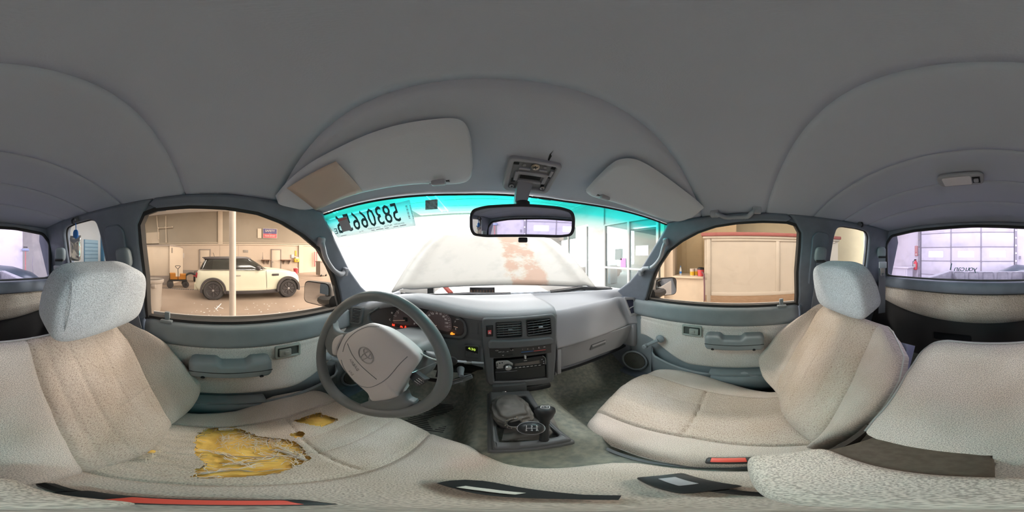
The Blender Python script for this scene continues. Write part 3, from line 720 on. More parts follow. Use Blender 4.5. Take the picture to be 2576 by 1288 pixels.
# shoulder belt runners, retractor ends, webbing
def runner(label, c, F, web, tongue=True):
    o = thing('seat_belt', label, 'seat belt', c)
    B().sq(c, (.03, .036, .014), F, .6, .6, 20, 12).obj('runner_cover', BELT, o)
    B().box(c + F @ V((0, -.03, .012)), (.05, .014, .012), rot=F, bev=.004).obj('runner_loop', BLK, o)
    B().sweep(web, [(-.023, -.001), (.023, -.001), (.023, .001), (-.023, .001)], up=tuple(F.col[2])).obj('webbing', BELTW, o)
    if tongue:
        t = web[1].lerp(web[0], .35)
        tg = B().box(t + F.col[2] * .008, (.05, .04, .016), rot=F, bev=.004).obj('tongue_grip', GREYP, o)
        plate('tongue', rnd([(-.014, -.028, 0), (.014, -.028, 0), (.016, .028, 0), (-.016, .028, 0)], .006), [rnd([(-.007, -.022, 0), (.007, -.022, 0), (.007, -.006, 0), (-.007, -.006, 0)], .003)], t + F @ V((0, -.045, .010)), F.col[0], F.col[1], .003, CHROME, o, bev=.001)
    return o
def onside(s, px, py, off): return U(px, py, pl=(V((s * .66, 0, -.254)) - SN(s) * off, SN(s)))
for s, p, q in ((-1, (312, 648), (318, 700)), (1, (2064, 640), (2066, 700))):
    c = onside(s, *p, .02); F = frame(-SN(s))
    runner('front seat belt hanging from the middle pillar ' + ('behind the driver headrest' if s < 0 else 'behind the passenger headrest'), c, F, [c + F @ V((0, -.03, .016)), c + F @ V((.004, -.12, .02)), c + F @ V((.01, -.4, .01))])
for s, p in ((-1, (152, 640)), (1, (2217, 635))):
    c = onside(s, *p, .022); F = frame(V((-s * .9, .45, 0)))
    runner('rear jump seat belt beside the rear window, ' + ('behind the driver seat' if s < 0 else 'behind the passenger seat'), c, F, [c + F @ V((0, -.02, .014)), c + F @ V((.0, -.11, .014)), c + F @ V((.004, -.4, .0))], tongue=True)
# number sheet and permit stickers on the windscreen
def wsframe(px, py):
    a, b, c = wsP(px - 12, py), wsP(px + 12, py), wsP(px, py - 10); m = wsP(px, py)
    u = (b - a).normalized(); n = u.cross((c - m)).normalized(); v = n.cross(u).normalized(); return m, u, v, n
sh = thing('number_sheet', 'long paper lot number sheet taped inside the windscreen behind the driver visor', 'paper sheet', wsP(930, 550))
cs = [(818, 556), (1030, 503), (1047, 568), (850, 598)]
def shP(a, b, off=.004):
    q = [V((*c, 0)) for c in cs]; t = q[0].lerp(q[1], a).lerp(q[3].lerp(q[2], a), b); p = wsP(t.x, t.y); return p + (CV - p).normalized() * off
B().grid([[shP(i / 16, j / 5) for i in range(17)] for j in range(6)]).obj('sheet', PAPER, sh, ang=180, solid=.0004)
def shtext(nm, body, a, b, size, m, sx=1.0, bold=.0):
    p = shP(a, b, .0065); u = (shP(a + .04, b, .0065) - shP(a - .04, b, .0065)).normalized(); d = (shP(a, b + .05, .0065) - shP(a, b - .05, .0065)).normalized()
    n = u.cross(-d); v = n.cross(u); text(nm, body, size, p, u, v, m, sh, mirror=True, sx=sx, bold=bold, depth=.0002)
for k, chx in enumerate('58306656'):
    shtext('digit', chx, .80 - k * .097, .40, .108, INK, .50, .0006)
for wd, a_ in (('COUNTRY', .80), ('MUTUAL', .66), ('-', .585), ('ASSIGNMENT', .485)): shtext('printed_word', wd, a_, .82, .0095, INK2, .80)
def shbar(a0, a1, b, h):
    P = [shP(a0, b - h, .0062), shP(a1, b - h, .0062), shP(a1, b + h, .0062), shP(a0, b + h, .0062)]; B().add(P, [[0, 1, 2, 3]]).obj('print_line', INK2, sh)
for a0, a1 in ((.88, .80), (.78, .72), (.66, .61), (.59, .50), (.48, .44)): shbar(a0, a1, .905, .012)
for a0, a1, b_ in ((.345, .32, .86), (.31, .29, .88), (.12, .05, .93)): shbar(a0, a1, b_, .012)
for k in range(9): B().add([shP(.985, .2 + k * .06, .0062), shP(.993, .2 + k * .06, .0062), shP(.993, .235 + k * .06, .0062), shP(.985, .235 + k * .06, .0062)], [[0, 1, 2, 3]]).obj('print_line', INK2, sh)
shtext('letters', '3E', .055, .66, .036, INK, .7)
for i in range(12):
    a = .935; b = .18 + i * .045; p0, p1 = shP(a, b, .0062), shP(a + .022, b, .0062); q = shP(a, b + (.016 if i % 3 else .028), .0062)
    B().add([p0, p1, p1 + (q - p0), q], [[0, 1, 2, 3]]).obj('code_bar', INK2, sh)
st = thing('permit_sticker', 'small grey sticker with a red top over the number sheet', 'sticker', wsP(868, 560))
def stq(c, off): return [(lambda p: p + (CV - p).normalized() * off)(wsP(*q)) for q in c]
B().add(stq([(850, 552), (872, 546), (886, 578), (862, 584)], .009), [[0, 1, 2, 3]]).obj('sticker_body', mat('grey sticker', (.42, .42, .45), .6), st)
B().add(stq([(849, 551), (871, 545), (873, 551), (851, 558)], .0095), [[0, 1, 2, 3]]).obj('sticker_band', mat('sticker red band', (.6, .2, .2), .6), st)
s2 = thing('window_tag', 'dark grey square tag stuck high on the windscreen left of the mirror', 'sticker', wsP(1084, 514))
B().add(stq([(1070, 504), (1101, 501), (1101, 526), (1070, 528)], .005), [[0, 1, 2, 3]]).obj('tag_face', mat('grey tag', (.22, .36, .38), .7, var=.4, vs=120), s2)
# handwriting on the rear glass (written from outside, so it reads backwards)
hw = thing('handwriting', 'black marker handwriting along the bottom of the rear window', 'writing', (.35, -.9, -.12))
for wd, px, py in (('y', 2453, 677), ('o', 2443, 676), ('u', 2434, 676), ('c', 2423, 676), ('a', 2414, 676), ('n', 2405, 676), ('l', 2392, 672)): text('marker_letter', wd, .045 if wd != 'l' else .058, U(px, py, y=-.905), (-1, 0, .10), (-.22, 0, 1), INK, hw, mirror=True, sx=1.2, depth=.0003)
# ================================================================ dashboard
da = thing('dashboard', 'grey moulded plastic dashboard with dark centre stack across the cab below the windscreen', 'dashboard', (0, .7, -.4))
def y0(X): return .95 - .27 * (abs(X) / .696) ** 2.2 - .004
def z0(X): return -.236 + .02 * (abs(X) / .696) ** 2
NOSE_Y = [(-.70, .51), (-.64, .555), (-.52, .60), (-.38, .605), (-.15, .60), (.19, .598)]
NOSE_Z = [(-.70, -.283), (-.64, -.262), (-.55, -.224), (-.46, -.197), (-.38, -.186), (-.28, -.196), (-.19, -.213), (-.10, -.227), (.0, -.234), (.19, -.236)]
rows = []
for i in range(61):
    x = -.70 + .886 * i / 60; yn, zn = interp(NOSE_Y, x), interp(NOSE_Z, x); a, b = y0(x), z0(x)
    P = [(a, b), (lerp(a, yn, .3), lerp(b, zn + .012, .25)), (lerp(a, yn, .62), lerp(b, zn + .016, .8)), (yn + .035, zn + .013), (yn + .010, zn + .006), (yn, zn - .006), (yn + .002, zn - .016), (yn + .014, zn - .024), (yn + .05, zn - .028)]
    rows.append([V((x, p.y, p.z)) for p in spl([(0, p, q) for p, q in P], 40)])
B().grid(rows).obj('dash_pad', DASH, da, ang=60, solid=.006)
# passenger side: tray, lip, fascia
rows = []
for i in range(61):
    t = i / 60; x = .184 + .516 * t; a, b = y0(x), z0(x)
    k = sm(.0, .02, t) * sm(.97, .80, t) ; e = sm(.84, 1., t)
    yl = .662 - .10 * e; zl = -.257 - .012 * e; dp = .014 * k
    P = [(a, b), (a - .03, lerp(b, zl, .3) - dp * .6), (lerp(a, yl, .6), zl - dp), (yl + .016, zl - dp), (yl + .004, zl - .002), (yl - .008, zl - .004), (yl - .024 + .0 * e, zl - .026), (yl - .048 + .03 * e, zl - .085), (yl - .072 + .05 * e, -.398), (yl - .076 + .05 * e, -.412), (yl - .06 + .05 * e, -.416)]
    rows.append([V((x, p.y, p.z)) for p in spl([(0, p, q) for p, q in P], 44)])
B().grid(rows).obj('passenger_fascia', DASH, da, ang=60, solid=.006)
for X, P in ((.186, [(.94, -.24), (.70, -.225), (.61, -.236), (.598, -.25), (.60, -.60), (.75, -.62), (.94, -.62)]),):
    B().prism([(X, a, b) for a, b in P], (.006, 0, 0)).obj('step_wall', DASH, da)
# glove box lid with its latch recess
gl = plate('glove_box_lid', rnd([(.205, -.418, 0), (.645, -.418, 0), (.628, -.535, 0), (.59, -.577, 0), (.205, -.577, 0)][::-1], [.012, .05, .03, .012, .012][::1]), [rnd([(.372, -.494, 0), (.462, -.494, 0), (.462, -.466, 0), (.372, -.466, 0)], .004)], (0, .587, 0), (1, 0, 0), (0, 0, 1), .02, DASH, da, bev=.006, cuts=16, fn=lambda p: V((p.x, p.y + .24 * max(0, -.418 - p.z) - .022 * sm(.42, .66, p.x) , p.z)))
B().box((.417, .604, -.48), (.095, .006, .034)).obj('latch_recess', DASHD, gl)
B().box((.417, .596, -.473), (.088, .008, .010), bev=.003).obj('latch_paddle', DASH, gl)
B().box((.42, .72, -.60), (.50, .2, .012)).obj('lower_tray', BLK, da)
B().box((.66, .62, -.50), (.05, .14, .17), bev=.02).obj('end_cover', DASH, da)
B().box((.195, .62, -.50), (.018, .08, .155), bev=.004).obj('side_cover', DASH, da)
# open vent hole at the passenger end
vh = [U(*p, pl=((.655, .60, -.3), (-.35, -1, .15))) for p in [(1574, 752), (1596, 752), (1605, 788), (1585, 792)]]
def quad(name, px, pl, off, depth, r, m, parent, bev=.002, holes=(), fn=None):
    O, u, v = pl; n = V(u).cross(V(v)).normalized(); q = [to2(U(*p, pl=(O, n)), O, u, v) for p in px]
    ar = sum(q[i - 1][0] * q[i][1] - q[i][0] * q[i - 1][1] for i in range(len(q)))
    if ar < 0: q = q[::-1]
    o = rnd([(a, b, 0) for a, b in q], r) if r else q
    hs = [rnd([(a, b, 0) for a, b in [to2(U(*p, pl=(O, n)), O, u, v) for p in h]], .003) for h in holes]
    return plate(name, o, hs, V(O) + n * off, u, v, depth, m, parent, bev, fn=fn)
VP = (V((.655, .553, -.3)), V((1, -.35, 0)).normalized(), V((0, .15, 1)).normalized())
quad('vent_surround', [(1571, 748), (1597, 748), (1608, 791), (1584, 798)], VP, .004, .012, .008, DASH, da, .003, holes=[[(1576, 755), (1594, 754), (1602, 785), (1587, 790)]])
quad('vent_hole', [(1575, 754), (1595, 753), (1603, 786), (1586, 791)], VP, -.004, .004, .004, mat('bluish dark recess', (.03, .035, .075), .5), da, 0)
B().tube([U(1583, 776, pl=(VP[0], VP[1].cross(VP[2]))), U(1594, 770, pl=(VP[0], VP[1].cross(VP[2])))], .003, 6).obj('vent_post', GREYP, da)
# driver side lower fascia
FY = [(-.70, .485), (-.62, .545), (-.5, .628), (-.35, .653), (-.17, .640), (-.10, .605)]
def fy(x): return interp(FY, x)
rows = []
for i in range(49):
    x = -.70 + .60 * i / 48; f = fy(x)
    P = [(f + .03, interp(NOSE_Z, x) - .022), (f, -.248), (f, -.30), (f - .001, -.335), (f - .003, -.352), (f - .024, -.372), (f - .03, -.41), (f - .035, -.452), (f - .028, -.466), (f + .08, -.475)]
    rows.append([V((x, p.y, p.z)) for p in spl([(0, p, q) for p, q in P], 36)])
B().grid(rows).obj('lower_fascia', DASHD, da, ang=60, solid=.006)
B().grid([[V((x, y, z)) for y, z in ((.70, -.45), (.69, -.55), (.74, -.64))] for x in (-.68, -.4, -.1)]).obj('knee_panel', BLK, da, solid=.008)
onF = lambda off: (lambda p: V((p.x, fy(p.x) - off + (p.y), p.z)))
def fxz(px, py):      # pixel -> (x, z) on the fascia
    x = -.3
    for k in range(12): p = U(px, py, y=fy(x)); x = .5 * x + .5 * p.x
    return (p.x, p.z)
def fplate(name, px, off, depth, r, m, parent, bev=.002, holes=()):
    q = [fxz(*p) for p in px]; ar = sum(q[i - 1][0] * q[i][1] - q[i][0] * q[i - 1][1] for i in range(len(q)))
    if ar < 0: q = q[::-1]
    o = resample(rnd([(a, b, 0) for a, b in q], r), 90, True) if r else q
    hs = [resample(rnd([(a, b, 0) for a, b in [fxz(*p) for p in h]], .008), 70, True) for h in holes]
    return plate(name, o, hs, (0, 0, 0), (1, 0, 0), (0, 0, 1), depth, m, parent, bev, fn=onF(off), cuts=14)
CL = [(926, 788), (960, 767), (1010, 758), (1080, 768), (1140, 785), (1172, 806), (1176, 838), (1165, 850), (1128, 847), (1050, 836), (975, 826), (928, 812)]
CLi = [(931, 790), (962, 771), (1010, 763), (1080, 773), (1136, 789), (1166, 808), (1169, 835), (1160, 844), (1128, 840), (1050, 829), (978, 819), (934, 808)]
ic = fplate('instrument_cluster', CL, .014, .018, .02, DASHD, da, .004, holes=[CLi])
fplate('gauge_panel', CLi, .003, .003, .015, GAUGE, ic, .0)
fplate('tach_face', [(990, 812), (993, 790), (1003, 777), (1020, 770), (1040, 772), (1052, 782), (1056, 800), (1052, 820)], .005, .002, .01, mat('brownish gauge face', (.20, .15, .155), .5), ic, 0)
fplate('speed_face', [(1064, 815), (1068, 795), (1078, 780), (1098, 776), (1120, 782), (1136, 800), (1138, 826), (1128, 834)], .005, .002, .01, MT['brownish gauge face'], ic, 0)
fplate('fuel_face', [(1141, 796), (1160, 800), (1166, 812), (1166, 832), (1143, 830)], .005, .002, .004, GAUGE, ic, 0)
TF = lambda p: V((p.x, fy(p.x) - .0075 + p.y, p.z))
def ftext(body, px, py, size, m=GAUGEW, name='numeral', sx=1.):
    x, z = fxz(px, py); return text(name, body, size, (x, 0, z), (1, 0, 0), (0, 0, 1), m, ic, fn=TF, depth=.0003, sx=sx)
for body, px, py in [('1', 998, 794), ('2', 1004, 785), ('3', 1013, 779), ('4', 1024, 779), ('5', 1034, 783), ('6', 1042, 790), ('7', 1046, 802), ('8', 1044, 813), ('50', 1090, 788), ('60', 1100, 787), ('70', 1109, 789), ('80', 1117, 795), ('90', 1122, 802), ('100', 1124, 811), ('110', 1124, 820), ('40', 1081, 792), ('E', 1147, 826), ('F', 1146, 808), ('H', 988, 786), ('C', 983, 803)]:
    ftext(body, px, py, .0125 if len(body) > 1 else .013, sx=.8)
def tick(px, py, a, ln=.007, w=.0018, m=GAUGEW, nm='tick'):
    x, z = fxz(px, py); d = V((cos(a), 0, sin(a))); e = V((-sin(a), 0, cos(a))); c = V((x, fy(x) - .0075, z))
    B().add([c + d * ln + e * w / 2, c - d * ln + e * w / 2, c - d * ln - e * w / 2, c + d * ln - e * w / 2], [[0, 1, 2, 3]]).obj(nm, m, ic)
for cx_, cy_, rx, ry, a0, a1, n in ((1021, 803, 29, 29, 185, -18, 24), (1101, 815, 31, 33, 170, -15, 22)):
    for k in range(n + 1):
        a = radians(a0 + (a1 - a0) * k / n); tick(cx_ + rx * cos(a), cy_ - ry * sin(a), a, .0045 if k % 3 == 0 else .0028, .0016 if k % 3 == 0 else .0009)
def needle(p, q, m):
    a, b = fxz(*p), fxz(*q); A, Bp = V((a[0], fy(a[0]) - .009, a[1])), V((b[0], fy(b[0]) - .009, b[1])); B().tube([A, Bp], [.0018, .0009], 5).obj('needle', m, ic)
NEED = mat('needle orange white', (.75, .55, .45), .5, emit=(.6, .4, .3), es=.2)
needle((1021, 804), (991, 805), NEED); needle((1100, 817), (1064, 817), NEED); needle((1152, 822), (1142, 819), NEED)
x, z = fxz(1021, 802); B().box((x, fy(x) - .007, z), (.018, .004, .018), bev=.001).obj('display_window', BLK, ic)
ftext('UNLEADED', 1154, 802, .006, sx=.7, name='caption')
for px, py, m, kind in [(993, 816, REDL, 'bat'), (1013, 820, REDL, 'oil'), (1023, 821, REDL, 'belt'), (1138, 837, ORL, 'eng')]:
    x, z = fxz(px, py); c = V((x, fy(x) - .0115, z)); bm = B()
    if kind == 'bat': bm.box(c, (.013, .001, .008)).box(c + V((-.004, 0, .006)), (.003, .001, .003)).box(c + V((.004, 0, .006)), (.003, .001, .003))
    elif kind == 'oil': bm.prism([c + V((-.008, 0, -.004)), c + V((.008, 0, -.004)), c + V((.004, 0, .003)), c + V((-.004, 0, .006))], (0, .001, 0))
    elif kind == 'belt': bm.box(c + V((0, 0, -.003)), (.009, .001, .009)).box(c + V((0, 0, .005)), (.005, .001, .005))
    else: bm.box(c, (.012, .001, .009)).box(c + V((0, 0, .006)), (.006, .001, .004)).box(c + V((.009, 0, 0)), (.005, .001, .005))
    o = bm.obj('warning_light', m, ic); o['kind'] = 'stuff' if False else o.get('kind', '') or 'thing'; del o['kind']
# left vent
vt_ = fplate('air_vent', [(887, 778), (893, 769), (916, 772), (917, 776), (911, 816), (885, 812)], .016, .022, .008, DASHD, da, .005, holes=[[(895, 775), (914, 777), (909, 812), (889, 809)]])
fplate('vent_back', [(893, 773), (916, 775), (911, 814), (887, 811)], .004, .002, 0, BLK, vt_, 0)
for k in range(10):
    t = (k + .5) / 10; a, b = fxz(lerp(895, 889, t), lerp(775, 809, t)), fxz(lerp(914, 909, t), lerp(777, 812, t))
    A, Bq = V((a[0], fy(a[0]) - .012, a[1])), V((b[0], fy(b[0]) - .012, b[1])); B().sweep([A, Bq], [(-.006, -.0012), (.006, -.0012), (.006, .0012), (-.006, .0012)]).obj('slat', DASHD if k else DASHD, vt_)
# blank cover, clock
fplate('blank_cover', [(1184, 811), (1203, 812), (1202, 840), (1184, 838)], .004, .004, .002, DASHD, da, .001)
for k in range(1):
    q = [fxz(*p) for p in [(1176, 852), (1213, 857)]]
FX0 = FY; FY = [(a, b - .027) for a, b in FY]
ck = fplate('clock', [(1168, 866), (1206, 868), (1205, 903), (1169, 899)], .008, .012, .008, DASHD, da, .003, holes=[[(1171, 869), (1203, 871), (1202, 898), (1172, 895)]])
fplate('clock_face', [(1170, 868), (1204, 870), (1203, 900), (1171, 896)], .002, .002, 0, BLK, ck, 0)
x, z = fxz(1187, 877)
text('clock_digits', '4:30', .0165, (x, 0, z), (1, 0, 0), (0, 0, 1), GRL, ck, fn=lambda p: V((p.x, fy(p.x) - .005 + p.y, p.z)), depth=.0003)
for px in (1177, 1187, 1197):
    x, z = fxz(px, 889); B().lathe([(.005, 0), (.004, .003)], (x, fy(x) - .003, z), (0, -1, 0), 10).obj('clock_button', DASHD, ck)
FY = FX0
# ---------------- centre stack
SO, SU, SV = V((.034, .597, -.24)), V((1, 0, 0)), V((0, .058, .998)).normalized(); SP = (SO, SU, SV)
cs_ = da
slot = [(1241, 899), (1372, 886), (1374, 948), (1244, 957)]
v1h = [(1248, 811), (1308, 808), (1310, 842), (1250, 846)]; v2h = [(1324, 804), (1379, 800), (1383, 836), (1327, 842)]
quad('stack_bezel', [(1212, 798), (1390, 787), (1398, 800), (1396, 900), (1390, 955), (1376, 963), (1240, 970), (1225, 962), (1217, 905)], SP, .012, .05, .016, DASHD, cs_, .007, holes=[v1h, v2h, slot])
quad('stack_back', [(1220, 805), (1388, 795), (1386, 950), (1232, 960)], SP, -.012, .01, 0, BLK, cs_, 0)
# raised brow over the heater panel and heater panel itself
quad('heater_brow', [(1228, 856), (1234, 851), (1380, 844), (1387, 848), (1387, 860), (1228, 871)], SP, .024, .02, .006, DASHD, cs_, .006)
quad('heater_panel', [(1230, 871), (1383, 859), (1384, 884), (1232, 896)], SP, .013, .004, .002, mat('heater panel black', (.03, .032, .034), .35), cs_, .001)
def st(px, py, off=.0145): n = SU.cross(SV).normalized(); return U(px, py, pl=(SO, n)) + n * off
def sbar(name, a, b, w, m, off=.0145):
    A, Bq = st(*a, off), st(*b, off); B().sweep([A, Bq], [(-w, -.0004), (w, -.0004), (w, .0006), (-w, .0006)], up=(0, -1, 0)).obj(name, m, cs_)
sbar('slider_slot', (1243, 872), (1288, 870), .0022, BLK); sbar('slider_slot', (1309, 869), (1368, 864), .0022, BLK)
sbar('slider_slot', (1272, 889), (1288, 888), .0012, BLK); sbar('slider_slot', (1309, 886), (1369, 881), .002, BLK)
sbar('cold_line', (1309, 882), (1339, 879), .0009, BLUEP); sbar('hot_line', (1340, 879), (1369, 876), .0009, HAZ)
for px, py, b in [(1249, 878, '<>'), (1286, 877, '<>'), (1312, 875, 'i'), (1325, 874, 'ii'), (1339, 873, 'L'), (1353, 871, 'iL'), (1366, 869, 'm'), (1265, 881, 'OFF LO . . HI'), (1264, 890, '<')]:
    text('heater_symbol', b, .011 if len(b) < 4 else .0065, st(px, py), SU, SV, PRINTW, cs_)
B().box(st(1318, 893, .018), (.006, .012, .016), bev=.002).obj('slider_knob', PRINTW, cs_)
B().box(st(1284, 873, .017), (.005, .008, .008), bev=.002).obj('slider_knob', BLK, cs_); B().box(st(1367, 862, .017), (.005, .008, .008), bev=.002).obj('slider_knob', BLK, cs_)
# hazard switch
quad('hazard_frame', [(1222, 816), (1240, 815), (1240, 843), (1223, 844)], SP, .0135, .004, .002, BLK, cs_, .001)
quad('hazard_button', [(1225, 819), (1237, 818), (1237, 841), (1226, 842)], SP, .018, .008, .003, BLK, cs_, .002)
hz = quad('hazard_red', [(1227, 827), (1235, 826), (1235, 836), (1227, 836)], SP, .0188, .001, 0, HAZ, cs_, 0)
t = st(1231, 832, .0196); B().add([t + V((-.005, 0, -.004)), t + V((.005, 0, -.004)), t + V((0, 0, .0055))], [[0, 1, 2]]).obj('hazard_triangle', PRINTW, cs_)
# centre air vents: horizontal slats, upright vanes behind, tab
for nm, h, ns, tilt in (('air_vent', v1h, 6, .9), ('air_vent', v2h, 6, .15)):
    ve = quad(nm, [(h[0][0] - 2, h[0][1] - 2), (h[1][0] + 2, h[1][1] - 2), (h[2][0] + 2, h[2][1] + 2), (h[3][0] - 2, h[3][1] + 2)], SP, .014, .03, .004, BLK, cs_, .001, holes=[h])
    for k in range(ns):
        t = (k + .5) / ns; A, Bq = st(lerp(h[0][0], h[3][0], t), lerp(h[0][1], h[3][1], t), .009), st(lerp(h[1][0], h[2][0], t), lerp(h[1][1], h[2][1], t), .009)
        R = Matrix.Rotation(-tilt, 3, 'X'); c = (A + Bq) / 2
        B().box(c, ((A - Bq).length, .012, .003), rot=R, bev=.0008).obj('slat', DASHD, ve)
    for k in range(5):
        t = (k + .5) / 5; A, Bq = st(lerp(h[0][0], h[1][0], t), lerp(h[0][1], h[1][1], t), -.004), st(lerp(h[3][0], h[2][0], t), lerp(h[3][1], h[2][1], t), -.004)
        B().sweep([A, Bq], [(-.001, -.006), (.001, -.006), (.001, .006), (-.001, .006)], up=(0, -1, 0)).obj('vane', DASHD, ve)
    c = st((h[0][0] + h[2][0]) / 2 + 3, (h[0][1] + h[2][1]) / 2 - 1, .017); B().box(c, (.017, .010, .005), bev=.002).obj('vent_tab', GREYP if tilt < .5 else DASHD, ve)
# lower pocket cover and outlet under the stack
quad('storage_flap', [(1245, 928), (1370, 917), (1371, 945), (1246, 955)], SP, .006, .006, .003, mat('flap black', (.026, .03, .031), .5), cs_, .002)
sbar('flap_line', (1246, 926), (1369, 914), .001, DASHD, .009); sbar('flap_line', (1245, 934), (1300, 930), .0008, GREYP, .0075)
B().box((.05, .585, -.625), (.20, .06, .035), bev=.012).obj('lower_tray', BLK, cs_)
B().lathe([(.014, 0), (.014, .012), (.011, .012), (.011, 0)], (-.03, .556, -.612), (0, -1, -.3), 18, cap=False).obj('outlet_ring', CHROME, cs_)
# radio (lifts out of its slot)
rd = thing('car_radio', 'black and silver car radio in the slot of the centre stack', 'radio', st(1305, 930, 0))
rb = quad('radio_body', [(1246, 905), (1364, 892), (1370, 898), (1371, 913), (1246, 925)], SP, .010, .014, .004, BLK, rd, .002)
quad('silver_end', [(1246, 907), (1252, 904), (1276, 903), (1290, 911), (1284, 921), (1248, 924)], SP, .014, .006, .006, SILVER, rd, .002)
quad('display', [(1293, 911), (1354, 903), (1355, 911), (1293, 918)], SP, .0115, .002, .001, mat('radio display', (.11, .10, .09), .25), rd, 0)
c = st(1276, 918, .012); B().lathe([(.016, 0), (.016, .006), (.013, .010)], c, (0, -1, .05), 24).obj('dial_ring', BLK, rd)
B().lathe([(.0125, 0), (.0125, .014), (.010, .018), (.0, .019)], c, (0, -1, .05), 24).obj('volume_knob', SILVER, rd)
for k in range(8):
    t = k / 7; B().box(st(lerp(1296, 1364, t), lerp(921, 914, t), .013), (.010, .004, .0035), bev=.001).obj('preset_button', SILVER if k < 7 else BLK, rd)
for px, py in ((1250, 911), (1250, 916), (1256, 909), (1262, 908), (1360, 900), (1364, 905), (1364, 910)): B().box(st(px, py, .015), (.005, .003, .004), bev=.001).obj('radio_button', BLK if px < 1300 else GREYP, rd)
B().box(st(1320, 904, .0106), (.012, .0006, .002)).obj('radio_print', PRINTW, rd)
A = [st(1362, 892, .012), st(1369, 898, .012), st(1370, 913, .012)]; B().tube(spl(A, 8), .0012, 5).obj('silver_edge', SILVER, rd)
# ================================================================ steering wheel
WC = V((-.348, .292, -.275)); WN = V((.018, -.951, .310)).normalized(); WF = frame(WN)
sw = thing('steering_wheel', 'worn dark grey steering wheel with a large padded hub', 'steering wheel', WC)
rim = [WC + WF @ V((.176 * cos(2 * pi * k / 72), .176 * sin(2 * pi * k / 72), 0)) for k in range(72)]
B().tube(rim, .0148, 14, closed=True).obj('rim', WHEELM, sw, ang=80)
wp = lambda px, py, off=0.: (lambda p: p)(U(px, py, pl=(WC + WN * off, WN)))
def w2(px, py, off=0.): p = WF.transposed() @ (wp(px, py, off) - WC); return (p.x, p.y)
padpx = [(917, 816), (935, 812), (953, 816), (981, 832), (1022, 863), (1050, 891), (1054, 905), (1048, 921), (1034, 939), (1016, 970), (1006, 989), (1007, 999), (971, 1009), (939, 1011), (927, 990), (892, 960), (864, 927), (850, 901), (848, 885), (866, 844), (888, 830)]
OF = .0
po_ = [V((*w2(*p, OF), 0)) for p in padpx]; po_ = resample(spl(po_, 120, True), 100, True); cen = V((*w2(948, 905, OF), 0))
rows = []
for s_, h in [(.90, -.055), (.965, -.022), (.992, -.006), (.975, .002), (.94, .007), (.88, .010), (.75, .013), (.6, .015), (.45, .0165), (.3, .0175), (.15, .018), (.01, .018)]:
    rows.append([WC + WF @ V((cen.x + (p.x - cen.x) * s_, cen.y + (p.y - cen.y) * s_, h + OF)) for p in po_])
B().grid(rows, cv=True).obj('hub_pad', PADM, sw, ang=50)
def hub(px, py, off=.0015):     # a point on the domed pad, found along the ray
    q = w2(px, py, .012); d = V((q[0], q[1], 0)) - cen; a = atan2(d.y, d.x); best = min(po_, key=lambda p: abs((atan2((p - cen).y, (p - cen).x) - a + pi) % (2 * pi) - pi))
    s_ = d.length / max(1e-6, (best - cen).length); h = interp([(0, .018), (.15, .018), (.3, .0175), (.45, .0165), (.6, .015), (.75, .013), (.88, .010), (.94, .007), (1, -.004)], s_)
    return WC + WF @ V((cen.x + d.x, cen.y + d.y, h + off))
for line in ([(863, 885), (870, 862), (890, 838), (920, 823), (950, 822)], [(858, 905), (866, 930), (890, 962), (912, 973), (940, 972), (975, 952), (1005, 917), (1025, 897)], [(875, 864), (890, 893), (915, 922), (951, 953)]):
    B().tube([hub(*p, .0004) for p in spl([(a, b, 0) for a, b in line], 18) and [(q.x, q.y) for q in spl([(a, b, 0) for a, b in line], 18)]], .0009, 5).obj('pad_seam', WHEELM, sw)
# emblem of three ovals and the embossed lettering, turned with the wheel
E1 = (hub(934, 906) - hub(914, 881)).normalized(); E2 = WN.cross(E1).normalized(); EC = hub(924, 893, .0008)
EMB = mat('embossed pad vinyl', (.38, .375, .37), .45)
for cx_, cy_, a, b in ((0, 0, .0245, .0175),): B().tube([EC + E1 * (a * cos(t * pi / 24)) + E2 * (b * sin(t * pi / 24)) for t in range(48)], .0017, 6, closed=True).obj('emblem_oval', EMB, sw)
for cy_, a, b in ((.0, .0068, .0168), (.0075, .016, .0075)): B().tube([EC + E1 * (a * cos(t * pi / 20)) + E2 * (cy_ + b * sin(t * pi / 20)) for t in range(40)], .0014, 6, closed=True).obj('emblem_oval', EMB, sw)
text('pad_lettering', 'SRS', .012, hub(884, 938, .0006), E1, E2, EMB, sw); text('pad_lettering', 'AIRBAG', .012, hub(893, 917, .0006), E1, E2, EMB, sw)
# spokes
def spoke(px, h0, h1, m, name='spoke'):
    P = resample(spl([V((*w2(*p), 0)) for p in px], 60, True), 48, True); c = sum(P, V((0, 0, 0))) / len(P); rows = []
    for s_, h in [(1, h0), (1, h1 - .006), (.95, h1 - .001), (.8, h1 + .002), (.4, h1 + .003), (.02, h1 + .003)]: rows.append([WC + WF @ V((c.x + (p.x - c.x) * s_, c.y + (p.y - c.y) * s_, h)) for p in P])
    B().grid(rows, cv=True).obj(name, m, sw, ang=50)
spoke([(930, 996), (970, 1004), (1006, 994), (1018, 985), (1026, 1004), (1045, 1014), (1022, 1030), (975, 1036), (930, 1032), (905, 1018), (926, 1010)], -.02, .004, WHEELM)
spoke([(880, 838), (862, 868), (852, 892), (836, 896), (822, 882), (815, 850), (826, 818), (838, 806), (842, 826), (856, 836)], -.02, .002, WHEELM)
spoke([(868, 842), (854, 872), (850, 892), (840, 890), (840, 862), (850, 846)], -.02, .007, PADM, 'spoke_boss')
